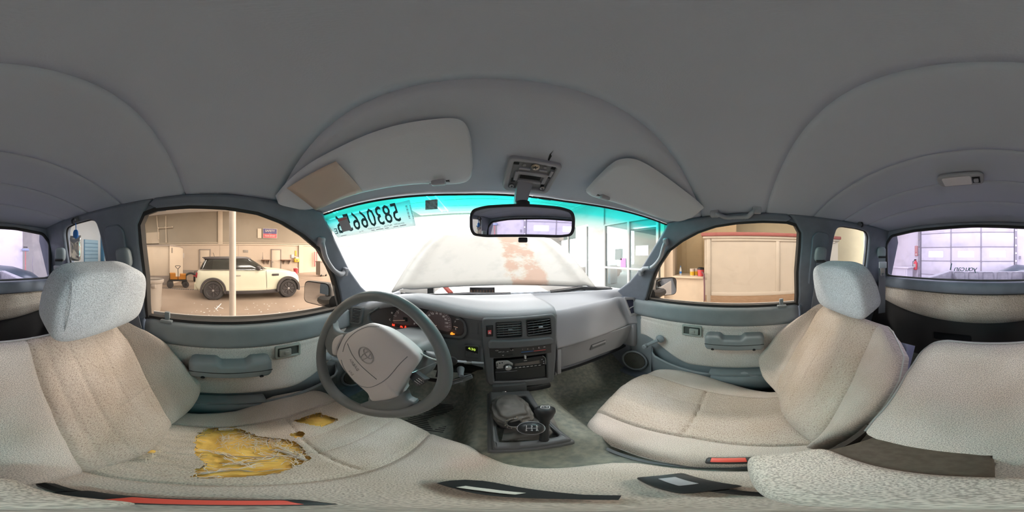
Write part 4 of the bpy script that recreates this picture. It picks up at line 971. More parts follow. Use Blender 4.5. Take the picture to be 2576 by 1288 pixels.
# wire looped round the hub and the stalk
wi = thing('wire_loop', 'thin pale wire looped from the wheel hub to the column stalk', 'wire', WC)
B().tube(spl([wp(1026, 866, -.012), wp(1045, 880, -.022), wp(1075, 898, -.035), wp(1098, 906, -.04), wp(1105, 908, -.04)], 24), .0022, 6).obj('pale_wire', mat('pale wire', (.55, .58, .54), .4), wi)
B().tube(spl([wp(1105, 908, -.04), wp(1080, 919, -.035), wp(1055, 930, -.03), wp(1036, 938, -.014)], 16), .0013, 6).obj('thin_wire', STEEL, wi)
# ================================================================ column shroud, stalks, lock
AX = -WN
sc_ = thing('steering_column', 'grey plastic steering column shroud behind the wheel', 'steering column', WC + AX * .2)
rows = []
for d, w, h, dx in [(.035, .055, .050, .01), (.05, .078, .062, .022), (.09, .088, .07, .03), (.16, .092, .074, .03), (.26, .088, .07, .02), (.36, .085, .066, .0)]:
    c = WC + AX * d + V((dx, 0, -.004)); row = []
    for k in range(40):
        a = 2 * pi * k / 40; f = lambda q, e: math.copysign(abs(q) ** e, q); row.append(c + WF @ V((w * f(cos(a), .55), h * f(sin(a), .6), 0)))
    rows.append(row)
B().grid(rows, cv=True).add(rows[0], [list(range(40))]).obj('shroud', GREYP if False else mat('column grey plastic', (.135, .142, .145), .42, bump=.15, bs=350), sc_, ang=50)
n = AX
s1 = [wp(1068, 888, -.085), wp(1085, 893, -.075), wp(1105, 902, -.07), wp(1122, 910, -.065)]
B().tube(s1, [.007, .011, .012, .010], 10).obj('wiper_stalk', mat('stalk grey', (.17, .175, .18), .4), sc_, ang=60)
s2_ = [wp(1024, 925, -.06), wp(1040, 938, -.035), wp(1052, 950, -.022), wp(1066, 962, -.016)]
B().sweep(s2_, [(-.013, -.009), (.013, -.009), (.013, .009), (-.013, .009)], up=tuple(WN), scale=lambda t: .75 + .3 * t).obj('cruise_stalk', mat('stalk dark grey', (.08, .085, .09), .4), sc_)
for k in range(3):
    p = (s2_[2] + s2_[3]) / 2 + WN * .0105 - E2 * (k * .006 - .006); B().box(p, (.016, .0012, .0006), rot=Matrix((E1, E2, WN)).transposed()).obj('stalk_print', PRINTW, sc_)
B().box(wp(1069, 882, -.08), (.006, .004, .012), rot=WF).obj('stalk_slot', BLK, sc_)
# ignition barrel and thin bar with a bright collar reaching to the centre stack
ib = thing('column_bar', 'thin grey bar with a bright collar between steering column and centre stack', 'bar', U(1180, 910, y=.50))
B().tube([U(1128, 906, y=.46), U(1142, 908, y=.47), U(1215, 913, y=.555)], .0045, 8).obj('bar', GREYP, ib)
B().tube([U(1170, 911, y=.503), U(1183, 912, y=.518)], .0075, 10).obj('collar', CHROME, ib)
B().lathe([(.012, 0), (.016, .006), (.016, .014), (.010, .018)], U(1140, 906, y=.47), (-.2, -1, .3), 18).obj('end_knob', BLK, ib)
# parking brake T handle
pb = thing('parking_brake_handle', 'dark T shaped parking brake handle under the dash', 'brake handle', U(1160, 950, y=.5))
B().tube([U(1159, 928, y=.56), U(1159, 938, y=.52), U(1160, 946, y=.50)], [.014, .010, .008], 12).obj('brake_rod', GREYP, pb)
B().sweep([U(1132, 964, y=.495), U(1150, 957, y=.495), U(1170, 951, y=.497), U(1187, 946, y=.50)], [(-.010, -.007), (.010, -.007), (.010, .007), (-.010, .007)], scale=lambda t: .8 + .3 * sin(pi * t)).obj('brake_grip', DASHD, pb)
a, b = U(1134, 958, y=.485), U(1184, 944, y=.49); B().tube([a, b], .0025, 6).obj('bright_edge', CHROME, pb)
B().tube([U(1143, 964, y=.484), U(1165, 958, y=.486)], .0012, 4).obj('brake_print', PRINTW, pb)
# pedals
for nm, lab, x, y, z, w, h in (('brake_pedal', 'ribbed black brake pedal in the driver footwell', -.30, .66, -.66, .075, .06), ('accelerator_pedal', 'long ribbed black accelerator pedal beside the tunnel', -.17, .74, -.68, .05, .15), ('clutch_pedal', 'ribbed black clutch pedal at the outer side of the footwell', -.46, .66, -.66, .06, .06)):
    o = thing(nm, lab, 'pedal', (x, y, z)); R = Matrix.Rotation(radians(-50), 3, 'X')
    B().box((x, y, z), (w, h, .014), rot=R, bev=.004).obj('pedal_pad', RUB, o)
    for k in range(6): B().box(V((x, y, z)) + R @ V((0, (k - 2.5) * h / 6.5, .008)), (w * .85, h / 16, .004), rot=R).obj('rib', BLK, o)
    B().tube([V((x, y + .03, z - .0)), V((x, y + .10, z + .07)), V((x, y + .11, z + .11))], .008, 6).obj('pedal_arm', BLK, o)
# ribbed heel mat
hm = thing('floor_mat', 'dark ribbed rubber heel mat in front of the driver seat', 'mat', (-.34, .48, -.815))
for k in range(22): B().box((-.34, .42 + k * .012, -.812), (.3, .006, .004)).obj('mat_rib', RUB, hm)
B().box((-.34, .55, -.816), (.32, .30, .006)).obj('mat_base', RUB, hm)
# ================================================================ floor console, boots and levers
CO, CU, CVv = V((0, .4, -.605)), V((1, 0, 0)), V((0, 1, 0))
fc = thing('shifter_console', 'black open topped plastic shifter console on the carpeted tunnel', 'console', (0, .4, -.66))
q = [V((*to2(U(*p, z=-.605), CO, CU, CVv), 0)) for p in [(1231, 983), (1331, 981), (1440, 1104), (1240, 1128)]][::-1]
qi = [V((*to2(U(*p, z=-.605), CO, CU, CVv), 0)) for p in [(1245, 1000), (1322, 994), (1411, 1096), (1252, 1112)]]
ar = sum(q[i - 1][0] * q[i][1] - q[i][0] * q[i - 1][1] for i in range(4)); q = q if ar > 0 else q[::-1]
plate('console_rim', rnd(q, .008), [rnd(qi, .012)], CO, CU, CVv, .05, CONS, fc, bev=.007)
plate('console_skirt', rnd([V((p.x * 1.10, p.y * 1.04, 0)) for p in q], .01), [rnd([V((p.x * .97, p.y * .98, 0)) for p in qi], .01)], CO - V((0, 0, .02)), CU, CVv, .07, CONS, fc, bev=.006)
plate('console_floor', rnd([V((p.x * .95, p.y * .95, 0)) for p in q], .01), [], CO - V((0, 0, .05)), CU, CVv, .01, BLK, fc)
B().box((-.01, .555, -.60), (.12, .02, .07), bev=.004).obj('console_front', CONS, fc)
bo = fc
def wr(p):
    k = noise.noise(V((p.x * 40, p.y * 40, p.z * 90))) * .005 + .0035 * sin(p.z * 420 + 3 * noise.noise(V((p.x * 30, p.y * 30, 0)))); l = p.length
    return p * (1 + k / max(.02, l))
BC = U(1284, 1036, z=-.61)
B().sq(BC, (.052, .078, .055), None, .75, .75, 60, 34, fn=wr).obj('boot_bellows', LEATHER, bo, ang=70)
hc = U(1293, 1064, z=-.585); hn_ = V((.15, -.75, .65)).normalized(); HFm = frame(hn_)
B().lathe([(.021, -.012), (.022, .0), (.018, .004), (.0155, .002)], hc, hn_, 22, cap=False).obj('torn_collar', LEATHER, bo)
B().lathe([(.0165, .0015), (.0, .0015)], hc, hn_, 22).obj('torn_hole', BLK, bo)
for k in range(14):
    a = 2 * pi * k / 14; s_ = hc + HFm @ V((.019 * cos(a), .019 * sin(a), .004)); B().tube([s_, s_ + HFm @ V((.006 * cos(a + .6), .006 * sin(a + .6), .003 * random.random()))], .001, 4).obj('frayed_edge', STITCH, bo)
for a, b in (((1312, 1020), (1298, 1052)), ((1262, 1040), (1284, 1058))):
    pts = []
    for k in range(9):
        px, py = lerp(a[0], b[0], k / 8), lerp(a[1], b[1], k / 8); p = U(px, py, z=-.57); 
        r = ray(px, py); t = .1
        while t < 1 and ((lambda e: (abs(e.x / .054) ** 2 + abs(e.y / .08) ** 2 + abs(e.z / .057) ** 2) > 1)(CV + r * t - BC)): t += .001
        pts.append(CV + r * t)
    B().tube(pts, .0016, 5).obj('stitch_line', STITCH, bo)
b2 = fc
rows = []
top = U(1390, 1060, z=-.575); base = [U(*p, z=-.635) for p in [(1262, 1108), (1270, 1070), (1330, 1040), (1390, 1045), (1410, 1085), (1400, 1100), (1330, 1108)]]
bs_ = resample(base, 40, True)
for t in (0, .25, .5, .75, .93): rows.append([p.lerp(V((.02, .30, -.575)), t) + V((0, 0, -.016 * sin(pi * t) + .002 * sin(i * .9))) for i, p in enumerate(bs_)])
B().grid(rows, cv=True).obj('boot_cone', LEATHER, b2, ang=70)
gs = thing('gear_lever', 'gear lever with a round black knob marked with the shift pattern', 'gear lever', (-.02, .33, -.62))
kc = U(1336, 1077, z=-.478)
B().tube([V((-.02, .335, -.64)), V((-.024, .29, -.55)), kc], [.009, .008, .010], 10).obj('lever_rod', BLK, gs)
kn = V((.05, -.45, 1)).normalized(); KF = frame((CV - kc).normalized())
B().sq(kc, (.0225, .021, .022), KF, .8, .9, 32, 20).obj('knob', BLK, gs, ang=80)
B().tube([kc + KF @ V((.0228 * cos(a), .0214 * sin(a), -.002)) for a in [2 * pi * k / 40 for k in range(40)]], .0014, 5, closed=True).obj('knob_ring', GREYP, gs)
tp = kc + KF @ V((-.002, .002, .0225)); 
for i, ch in enumerate('135'): text('numeral', ch, .0085, tp + KF @ V((.003 + (i - 1) * .0085, .0035, -.0)), KF.col[0], KF.col[1], PRINTW, gs)
for i, ch in enumerate('24R'): text('numeral', ch, .0075, tp + KF @ V((.003 + (i - 1) * .0085, -.009, -.0008)), KF.col[0], KF.col[1], PRINTW, gs)
for a, b in (((-.0055, -.0025), (.0115, -.0025)), ((-.0055, -.005), (-.0055, 0)), ((.003, -.005), (.003, 0)), ((.0115, -.005), (.0115, 0))):
    B().tube([tp + KF @ V((*a, .0002)), tp + KF @ V((*b, .0002))], .0005, 4).obj('pattern_line', PRINTW, gs)
ts = thing('transfer_lever', 'short four wheel drive lever with a tall black knob', 'gear lever', (.01, .31, -.62))
tc_ = U(1371, 1041, z=-.468); ax_ = (tc_ - V((.0, .262, -.57))).normalized(); TFm = frame(ax_)
B().tube([V((.0, .262, -.62)), tc_ - ax_ * .03], .009, 10).obj('lever_rod', BLK, ts)
B().lathe([(.010, -.040), (.011, -.026), (.0175, -.008), (.0215, .010), (.0205, .021), (.014, .027), (.0, .028)], tc_, ax_, 28).obj('knob', BLK, ts, ang=80)
sq_ = [tc_ + ax_ * .0285 + TFm @ V((x_, y_, -.001)) for x_, y_ in [(p.x, p.y) for p in rnd([(-.009, -.007, 0), (.009, -.007, 0), (.009, .007, 0), (-.009, .007, 0)], .003)]]
B().tube(sq_, .0009, 4, closed=True).obj('pattern_frame', PRINTW, ts)
text('numeral', '4L', .005, tc_ + ax_ * .0285 + TFm @ V((-.0035, 0, 0)), TFm.col[0], TFm.col[1], PRINTW, ts); text('numeral', '4H', .005, tc_ + ax_ * .0285 + TFm @ V((.0045, 0, 0)), TFm.col[0], TFm.col[1], PRINTW, ts)
# ================================================================ seats
def stops(n, d0, extra=()):
    """parameter stops, denser at both rims"""
    out = [0, d0 * .12, d0 * .3, d0 * .55, d0]; k = n
    r = out + [lerp(d0, 1 - d0, i / k) for i in range(1, k)] + [1 - d0, 1 - d0 * .55, 1 - d0 * .3, 1 - d0 * .12, 1]
    for e in extra:
        i = min(range(len(r)), key=lambda q: abs(r[q] - e)); r[i] = e
    return r
def pad(name, O, U_, V_, N_, mp, dep, rr, back, nu, nv, m, parent, hole=None, mat2=None, zone=None, Wd=.5, Hd=.5, seams=()):
    """upholstered pad: (s, t) -> plane coordinates mp(s, t); dep(a, b, s, t) out of the plane; rims rounded by rr; skirts go back"""
    O, U_, V_, N_ = V(O), V(U_).normalized(), V(V_).normalized(), V(N_).normalized()
    def ev(s, t, extra=0.):
        s_, t_ = max(0, min(1, s)), max(0, min(1, t)); a, b = mp(s_, t_)
        es, et = min(s_, 1 - s_) * Wd, min(t_, 1 - t_) * Hd; dr = 0
        for e in (es, et):
            if e < rr: dr += rr - sqrt(max(0, rr * rr - (rr - e) ** 2))
        d = dep(a, b, s_, t_) - min(dr, rr * 1.35)
        return O + U_ * a + V_ * b + N_ * (d + extra), (a, b)
    Ss, Ts = stops(nu, rr / Wd, seams), stops(nv, rr / Hd)
    rows, uv = [], []
    for t in [-.01] + Ts + [1.01]:
        r, q = [], []
        for s in [-.01] + Ss + [1.01]:
            p, c = ev(s, t)
            if s < 0 or s > 1 or t < 0 or t > 1:
                a, b = c; cen = mp(.5, .5); p = O + U_ * lerp(a, cen[0], .02) + V_ * lerp(b, cen[1], .02) - N_ * back
            r.append(p); q.append(c)
        rows.append(r); uv.append(q)
    bm = B(); m_, n_ = len(rows), len(rows[0]); fs = []; fz = []; S_ = [-.01] + Ss + [1.01]
    for i in range(m_ - 1):
        for j in range(n_ - 1):
            a, b = (uv[i][j][0] + uv[i + 1][j + 1][0]) / 2, (uv[i][j][1] + uv[i + 1][j + 1][1]) / 2
            if hole and 1 < i < m_ - 2 and 1 < j < n_ - 2 and hole(a, b): continue
            fs.append([i * n_ + j, i * n_ + j + 1, (i + 1) * n_ + j + 1, (i + 1) * n_ + j]); fz.append((S_[j] + S_[j + 1]) / 2)
    bm.add([p for r in rows for p in r], fs, [q for r in uv for q in r])
    bmesh.ops.recalc_face_normals(bm.bm, faces=bm.bm.faces); me = bpy.data.meshes.new(name); bm.bm.to_mesh(me); bm.bm.free()
    mats = [m] + (mat2 or []); o = link(name, me, mats, parent, ang=75)
    if zone:
        for f, sc_ in zip(me.polygons, fz): f.material_index = zone(sc_)
    return o, ev
def knots(s, ks, vs):
    return interp(list(zip(ks, vs)), s)
def gro(x, c, w=.004, d=.006): return -d * math.exp(-((x - c) / w) ** 2)
def seam_tube(name, ev, st, r, m, parent, off=-.001):
    B().tube([ev(s, t, off)[0] for s, t in st], r, 6).obj(name, m, parent)
# backrest plane shared by both seats: reclined about 35 degrees
th = radians(35); BO, BV, BN = V((0, -.121, -.635)), V((0, -sin(th), cos(th))), V((0, cos(th), sin(th)))
ds = thing('driver_bench_seat', 'wide beige grey cloth driver bench seat with a torn cushion', 'car seat', (-.28, .05, -.8))
LD = [(0, -.595), (.05, -.632), (.15, -.648), (.30, -.645), (.38, -.628), (.46, -.585), (.5, -.55)]
SLD = [(0, -.462), (.06, -.485), (.14, -.52), (.26, -.562), (.37, -.585), (.44, -.57), (.5, -.54)]
SMD = [(0, -.208), (.14, -.238), (.26, -.25), (.5, -.253)]
RD = [(0, .06), (.10, .084), (.20, .097), (.37, .097), (.44, .085), (.5, .07)]
def mpD(s, t):
    b = lerp(-.012, .488, t); k = max(0, (t - .6) / .4)
    a = knots(s, (0, .17, .54, 1), (interp(LD, b), interp(SLD, b), interp(SMD, b), interp(RD, b)))
    b -= .030 * max(0, (1 - s / .14)) ** 2 * k + .030 * max(0, (s - .9) / .1) ** 2 * k; b += .012 * max(0, 1 - s / .2) * (1 - t) ** 4
    return a, b
def depD(a, b, s, t):
    d = .075 * sm(.19, .05, s) * sm(-.02, .09, b) * sm(.50, .26, b) + .025 * sm(.19, .05, s) + .028 * sm(.52, .68, s) * sm(.40, .15, b)
    inn = sm(.165, .185, s) * sm(.545, .525, s)
    d += .012 * inn * (.5 + .5 * cos((s - .355) / .185 * pi)) + .012
    for c in (.20, .225, .325, .425, .495): d += gro((s - c) * .7, 0, .0035, .0042 if c > .23 else .003) * inn
    d += gro((s - .17) * .7, 0, .005, .010) + gro((s - .54) * .7, 0, .005, .010)
    d += gro(b, .19 + .10 * (s - .35), .004, .005) * inn * sm(.40, .36, s)
    return d + .003 * noise.noise(V((a * 14, b * 14, 2)))
def arm_hole(a, b): return a > -.105 and a < .20 and b < .155
zb = lambda s: 1 if .17 < s < .54 else (2 if s > .54 else 0)
o, evD = pad('backrest', BO, (1, 0, 0), BV, BN, mpD, depD, .040, .11, 120, 84, SEAT_SIDE, ds, hole=arm_hole, mat2=[SEAT_IN, SEAT_MID], zone=zb, Wd=.70, Hd=.50, seams=(.17, .54))
seam_tube('piping', evD, [(.004, t / 40) for t in range(6, 40)] + [(s / 60, .996) for s in range(1, 60)] + [(.996, 1 - t / 40) for t in range(1, 28)], .0035, PIPING, ds, .003)
# dark recess the arm rest folds out of, with the rolled lip above it
RM = Matrix((V((1, 0, 0)), BV, BN)).transposed()
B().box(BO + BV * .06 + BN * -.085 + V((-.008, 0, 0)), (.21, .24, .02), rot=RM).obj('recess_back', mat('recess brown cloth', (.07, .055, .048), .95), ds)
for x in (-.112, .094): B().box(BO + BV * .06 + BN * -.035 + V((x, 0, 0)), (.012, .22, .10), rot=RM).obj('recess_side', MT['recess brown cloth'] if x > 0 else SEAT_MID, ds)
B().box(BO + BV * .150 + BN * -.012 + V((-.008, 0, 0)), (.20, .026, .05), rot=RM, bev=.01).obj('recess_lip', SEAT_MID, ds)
fb = [evD(.395, .03)[0] + V((random.uniform(-.018, .018), 0, random.uniform(-.008, .008))) for k in range(26)]
bm = B()
for p in fb: bm.tube([p, p + V((random.uniform(-.012, .012), .010, random.uniform(-.012, .01))), p + V((random.uniform(-.018, .018), .016, random.uniform(-.02, .006)))], .0007, 4)
g = bm.obj('frayed_threads', THREAD, ds); g['kind'] = 'stuff'
B().sq(fb[0] + V((0, .004, .004)), (.008, .006, .006), None, .8, .8, 12, 8).obj('foam_tuft', FOAM, ds)
# cushion: long driver part, shorter centre part
CZ = -.66  # cushion outlines traced from image pixels, scaled about the camera to this plane
FRONT = [(-.68, .26), (-.64, .31), (-.60, .34), (-.54, .358), (-.44, .382), (-.32, .386), (-.26, .365), (-.214, .34), (-.15, .308), (-.115, .282), (-.09, .225), (-.06, .186), (-.022, .168), (.03, .157), (.055, .15), (.075, .12)]
LC = [(-.30, -.56), (-.08, -.57), (.03, -.595), (.12, -.635), (.19, -.655), (.28, -.65), (.36, -.61)]
def mpC(s, t):
    f0 = lerp(-.30, .34, t); a = knots(s, (0, .28, .62, 1), (interp(LC, f0), -.483 - .036 * sm(-.1, .3, f0), -.214, .073)); f = (interp(FRONT, a) + interp(FRONT, a - .014) + interp(FRONT, a + .014)) / 3; return a, lerp(-.30, f, t)
def zC(a, b):
    return CZ - .012 * sm(-.52, -.62, a) * sm(.12, -.05, b) + .012 * sm(.0, .3, b) + .006 * sm(-.24, -.12, a) + .014 * sm(-.5, -.6, a) * sm(.05, .2, b)
def TP(*pts): return [V((*U(px, py, z=CZ - .004).xy, 0)) for px, py in pts]
TEAR = TP((498, 1092), (520, 1080), (548, 1077), (552, 1085), (600, 1080), (648, 1098), (700, 1106), (745, 1112), (765, 1135), (785, 1158), (745, 1172), (700, 1192), (620, 1200), (505, 1205), (478, 1201), (500, 1180), (520, 1170), (490, 1145), (490, 1110))
TEAR2 = TP((738, 1064), (770, 1052), (800, 1044), (820, 1050), (852, 1062), (838, 1070), (808, 1080), (775, 1072)); TEAR3 = TP((728, 1096), (745, 1090), (768, 1090), (765, 1100), (740, 1104)); TEAR4 = TP((565, 1076), (580, 1072), (600, 1074), (590, 1079))
def inpoly(P, x, y):
    c = False
    for i in range(len(P)):
        a, b = P[i - 1], P[i]
        if (a.y > y) != (b.y > y) and x < (b.x - a.x) * (y - a.y) / (b.y - a.y) + a.x: c = not c
    return c
def torn(a, b):
    x, y = a + .005 * noise.noise(V((a * 120, b * 120, 0))), b + .005 * noise.noise(V((a * 120, b * 120, 7)))
    return any(inpoly(P, x, y) for P in (TEAR, TEAR2, TEAR3, TEAR4))
def depC(a, b, s, t):
    d = zC(a, b) - CZ; ins = sm(.275, .29, s) * sm(.625, .61, s)
    d += .006 * ins + gro((s - .28) * .69, 0, .005, .009) + gro((s - .62) * .69, 0, .004, .010) + gro(b, .125 - .10 * (a + .214), .004, .007) * ins
    for c in (.42, .50): d += gro((s - c) * .7, 0, .004, .006) * ins * sm(.09, .12, b)
    k = math.exp(-(((a + .33) / .11) ** 2 + ((b - .04) / .095) ** 2) ** 2); d += -.006 * k + .003 * k * noise.noise(V((a * 60, b * 60, 4)))
    wrk = math.exp(-(((a + .33) / .17) ** 2 + ((b + .07) / .08) ** 2)); d += .0022 * wrk * sin(a * 230 + 3 * noise.noise(V((a * 30, b * 30, 0))))
    return d
zc_ = lambda s: 1 if .28 < s < .62 else (2 if s > .62 else 0)
o, evC = pad('cushion', (0, 0, CZ), (1, 0, 0), (0, 1, 0), (0, 0, 1), mpC, depC, .045, .11, 200, 150, SEAT_SIDE, ds, hole=torn, mat2=[fabric('cushion insert cloth', (.70, .64, .57), (.44, .39, .345), 420, 460, .6, .8, (.38, .55), stain=(.80, .77, .71)), SEAT_SIDE], zone=zc_, Wd=.70, Hd=.62, seams=(.28, .62))
seam_tube('piping', evC, [(s / 120, .995) for s in range(1, 120)], .0035, PIPEL, ds, -.02)
rows = []
for i in range(80):
    y = -.09 + .36 * i / 79; rows.append([V((x, y, zC(x, y) - .013 + .006 * noise.noise(V((x * 40, y * 40, 1))) + .003 * noise.noise(V((x * 110, y * 110, 5))))) for x in [-.54 + .33 * j / 69 for j in range(70)]])
B().grid(rows).obj('exposed_foam', FOAM, ds, ang=180)
random.seed(11); bm, bd = B(), B()
def thread(b, x, y, ang, ln, r, lift=.004):
    p = V((x, y, zC(x, y) - .004)); pts = [p]; a = ang
    for k in range(6): a += random.uniform(-.5, .5); p = p + V((cos(a), sin(a), 0)) * ln / 6; pts.append(V((p.x, p.y, zC(p.x, p.y) - .004 + lift * random.random() * (1.5 if k < 4 else .5))))
    b.tube(pts, r, 4)
for k in range(190):
    px, py = random.uniform(545, 700), random.gauss(1106, 12); p = U(px, py, z=CZ); thread(bm, p.x, p.y, random.choice((.0, pi / 2)) + random.gauss(.4, .25), random.uniform(.012, .036), .00055)
for k in range(150):
    i = random.randrange(len(TEAR)); p = TEAR[i - 1].lerp(TEAR[i], random.random()); thread(bd if k % 2 else bm, p.x, p.y, random.uniform(0, 6.28), random.uniform(.008, .03), .0007)
for k in range(50):
    i = random.randrange(len(TEAR2)); p = TEAR2[i - 1].lerp(TEAR2[i], random.random()); thread(bd if k % 3 else bm, p.x, p.y, random.uniform(0, 6.28), random.uniform(.006, .018), .0006)
for k in range(60):
    px, py = random.uniform(690, 780), random.uniform(1112, 1160); p = U(px, py, z=CZ); thread(bm, p.x, p.y, random.uniform(0, 6.28), random.uniform(.015, .035), .0006)
for (x0, y0_), (x1, y1) in (((500, 1190), (660, 1168)), ((560, 1150), (640, 1176)), ((500, 1130), (600, 1150)), ((650, 1140), (760, 1152)), ((470, 1203), (560, 1199)), ((690, 1118), (770, 1150)), ((560, 1168), (690, 1148))):
    for j in range(4):
        pts = []
        for k in range(9):
            q = U(lerp(x0, x1, k / 8) + random.uniform(-5, 5), lerp(y0_, y1, k / 8) + random.uniform(-4, 4), z=CZ); pts.append(V((q.x, q.y, zC(q.x, q.y) - .004 + .004 * random.random())))
        bm.tube(pts, .0009, 4)
g = bm.obj('loose_threads', THREAD, ds); g['kind'] = 'stuff'; g = bd.obj('torn_edge_threads', THREADD, ds); g['kind'] = 'stuff'
for pl in ([(540, 1138), (580, 1146), (620, 1148), (680, 1150), (720, 1146)], [(500, 1192), (540, 1186), (600, 1182), (640, 1186), (700, 1180)], [(560, 1164), (600, 1168), (640, 1162), (690, 1160)], [(690, 1130), (720, 1138), (750, 1150), (770, 1158)]):
    P = [U(*q, z=CZ) for q in pl]; rows = []
    for k, p in enumerate(spl(P, 24)):
        w = .004 + .005 * abs(noise.noise(V((k * .4, pl[0][0], 0)))); z = zC(p.x, p.y) - .005; rows.append([V((p.x, p.y - w, z)), V((p.x, p.y, z + .003)), V((p.x, p.y + w, z))])
    B().grid(rows).obj('torn_strip', SEAT_SIDE, ds, solid=.001)
# headrest with its two posts
HC = V((-.432, -.318, -.116)); HR = Matrix.Rotation(radians(-6), 3, 'Z') @ Matrix.Rotation(radians(-20), 3, 'X')
def hfn(p):
    q = V(p); q.y *= 1.0 - .25 * sm(-.09, .12, p.z); q.x *= 1 - .10 * sm(0, .1, p.z) ; q.z *= 1 + .0 * p.x; q.z -= .02 * sm(.05, .14, -p.x) * (1 if p.z > 0 else 0) * .4; return q
B().sq(HC, (.160, .068, .098), HR, .40, .32, 64, 36, fn=hfn).obj('headrest', HEADR, ds, ang=180)
for dx in (-.05, .065): 
    B().tube([HC + HR @ V((dx, 0, -.09)), HC + HR @ V((dx, -.0, -.17))], .0065, 10).obj('headrest_post', STEEL, ds)
B().box(HC + HR @ V((.075, .008, -.108)), (.05, .03, .014), rot=HR, bev=.004).obj('post_collar', GREYP, ds)
pts = []
for k in range(25):
    a = -1.25 + 2.5 * k / 24; q = hfn(V((.1405, .0, 0))); pts.append(HC + HR @ V((.134 - .004 * a * a, .063 - .015 * abs(a) ** 2, .085 * sin(a))))
B().tube(pts, .0018, 5).obj('headrest_seam', HEADR, ds)
# reclining lever and bracket between seat and door
B().tube([V((-.615, -.08, -.655)), V((-.62, -.02, -.64)), V((-.617, .05, -.665))], [.009, .008, .005], 8).obj('recline_lever', GREYP, ds)
B().box((-.63, -.14, -.69), (.02, .14, .10), bev=.01).obj('hinge_cover', DASHD, ds)
B().box((-.28, .04, -.785), (.60, .50, .05), bev=.01).obj('seat_frame', BLK, ds)
B().prism([V((-.60, -.22, -.70)), V((.05, -.22, -.70)), V((.05, -.46, -.36)), V((-.60, -.46, -.36))], (0, -.04, -.03)).obj('back_shell', SHELLB, ds)
# fold down arm rest: hinged in the backrest, lying forward over the cushion
ar_ = thing('fold_down_armrest', 'beige knit arm rest folded down between the front seats', 'armrest', (-.03, -.1, -.56))
B().sq((-.032, -.056, -.503), (.101, .048, .043), None, .38, .26, 72, 34).obj('armrest_pad', ARMK, ar_, ang=180)
B().sq((-.022, -.142, -.515), (.084, .062, .036), Matrix.Rotation(radians(8), 3, 'X'), .4, .2, 48, 24).obj('hinge_flap', mat('dark brown flap cloth', (.13, .108, .088), .95, bump=.5, bs=500, var=.12, vs=90), ar_, ang=180)
# ---------------------------------------------------------------- passenger seat
ps = thing('passenger_seat', 'beige grey cloth passenger bucket seat with a bluish headrest', 'car seat', (.38, .05, -.8))
LPs = [(0, .122), (.07, .118), (.145, .117), (.234, .117), (.33, .121), (.415, .138), (.462, .178), (.5, .23)]
SIP = [(0, .145), (.027, .152), (.112, .18), (.207, .21), (.356, .240), (.5, .246)]
SOP = [(0, .425), (.02, .445), (.073, .515), (.229, .566), (.42, .592), (.5, .58)]
RPs = [(0, .585), (.05, .632), (.12, .648), (.25, .645), (.36, .628), (.45, .592), (.5, .57)]
def mpP(s, t):
    b = lerp(-.012, .494, t); k = max(0, (t - .6) / .4); a = knots(s, (0, .22, .78, 1), (interp(LPs, b), interp(SIP, b), interp(SOP, b), interp(RPs, b)))
    b -= .014 * max(0, (.16 - s) / .16) ** 2 * k + .030 * max(0, (s - .86) / .14) ** 2 * k; return a, b + .022 * max(0, (s - .6) / .4) * (1 - t) ** 4
def depP(a, b, s, t):
    d = .065 * sm(.79, .94, s) * sm(-.02, .09, b) * sm(.50, .22, b) + .025 * sm(.79, .94, s) + .025 * sm(.23, .08, s) * sm(.48, .2, b)
    inn = sm(.215, .235, s) * sm(.785, .765, s)
    for c in (.30, .36, .5, .64, .72): d += gro((s - c) * .52, 0, .0035, .0038) * inn
    d += gro((s - .22) * .52, 0, .005, .008) + gro((s - .78) * .52, 0, .005, .008)
    return d + .012 * inn * (.5 + .5 * cos((s - .5) / .28 * pi)) + .006 + .003 * noise.noise(V((a * 14, b * 14, 5)))
zp = lambda s: 1 if .22 < s < .78 else 0
o, evP = pad('backrest', BO, (1, 0, 0), BV, BN, mpP, depP, .045, .10, 96, 84, SEAT_SIDE, ps, mat2=[SEAT_IN2], zone=zp, Wd=.52, Hd=.506, seams=(.22, .78))
seam_tube('piping', evP, [(.003, t / 40) for t in range(2, 40)] + [(s / 40, .997) for s in range(1, 40)], .004, PIPEL, ps, -.03)
B().prism([V((.135, -.22, -.70)), V((.60, -.22, -.70)), V((.58, -.475, -.33)), V((.17, -.475, -.33))], (0, -.05, -.035)).obj('back_shell', SHELLB, ps)
FRP = [(.08, .20), (.108, .286), (.144, .33), (.20, .365), (.28, .40), (.381, .43), (.46, .432), (.53, .412), (.585, .38), (.63, .315), (.66, .25)]
RCP = [(-.30, .49), (-.128, .505), (.028, .577), (.15, .615), (.313, .632), (.4, .60)]
LCP = [(-.30, .118), (-.018, .112), (.1, .088), (.169, .084), (.286, .108)]
def mpQ(s, t):
    f0 = lerp(-.30, .40, t); a = knots(s, (0, .25, .76, 1), (interp(LCP, f0), interp([(-.119, .152), (.108, .205), (.336, .200)], f0), interp([(-.114, .439), (.105, .487), (.30, .522)], f0), interp(RCP, f0))); f = (interp(FRP, a - .014) + interp(FRP, a) + interp(FRP, a + .014)) / 3; return a, lerp(-.30, f, t)
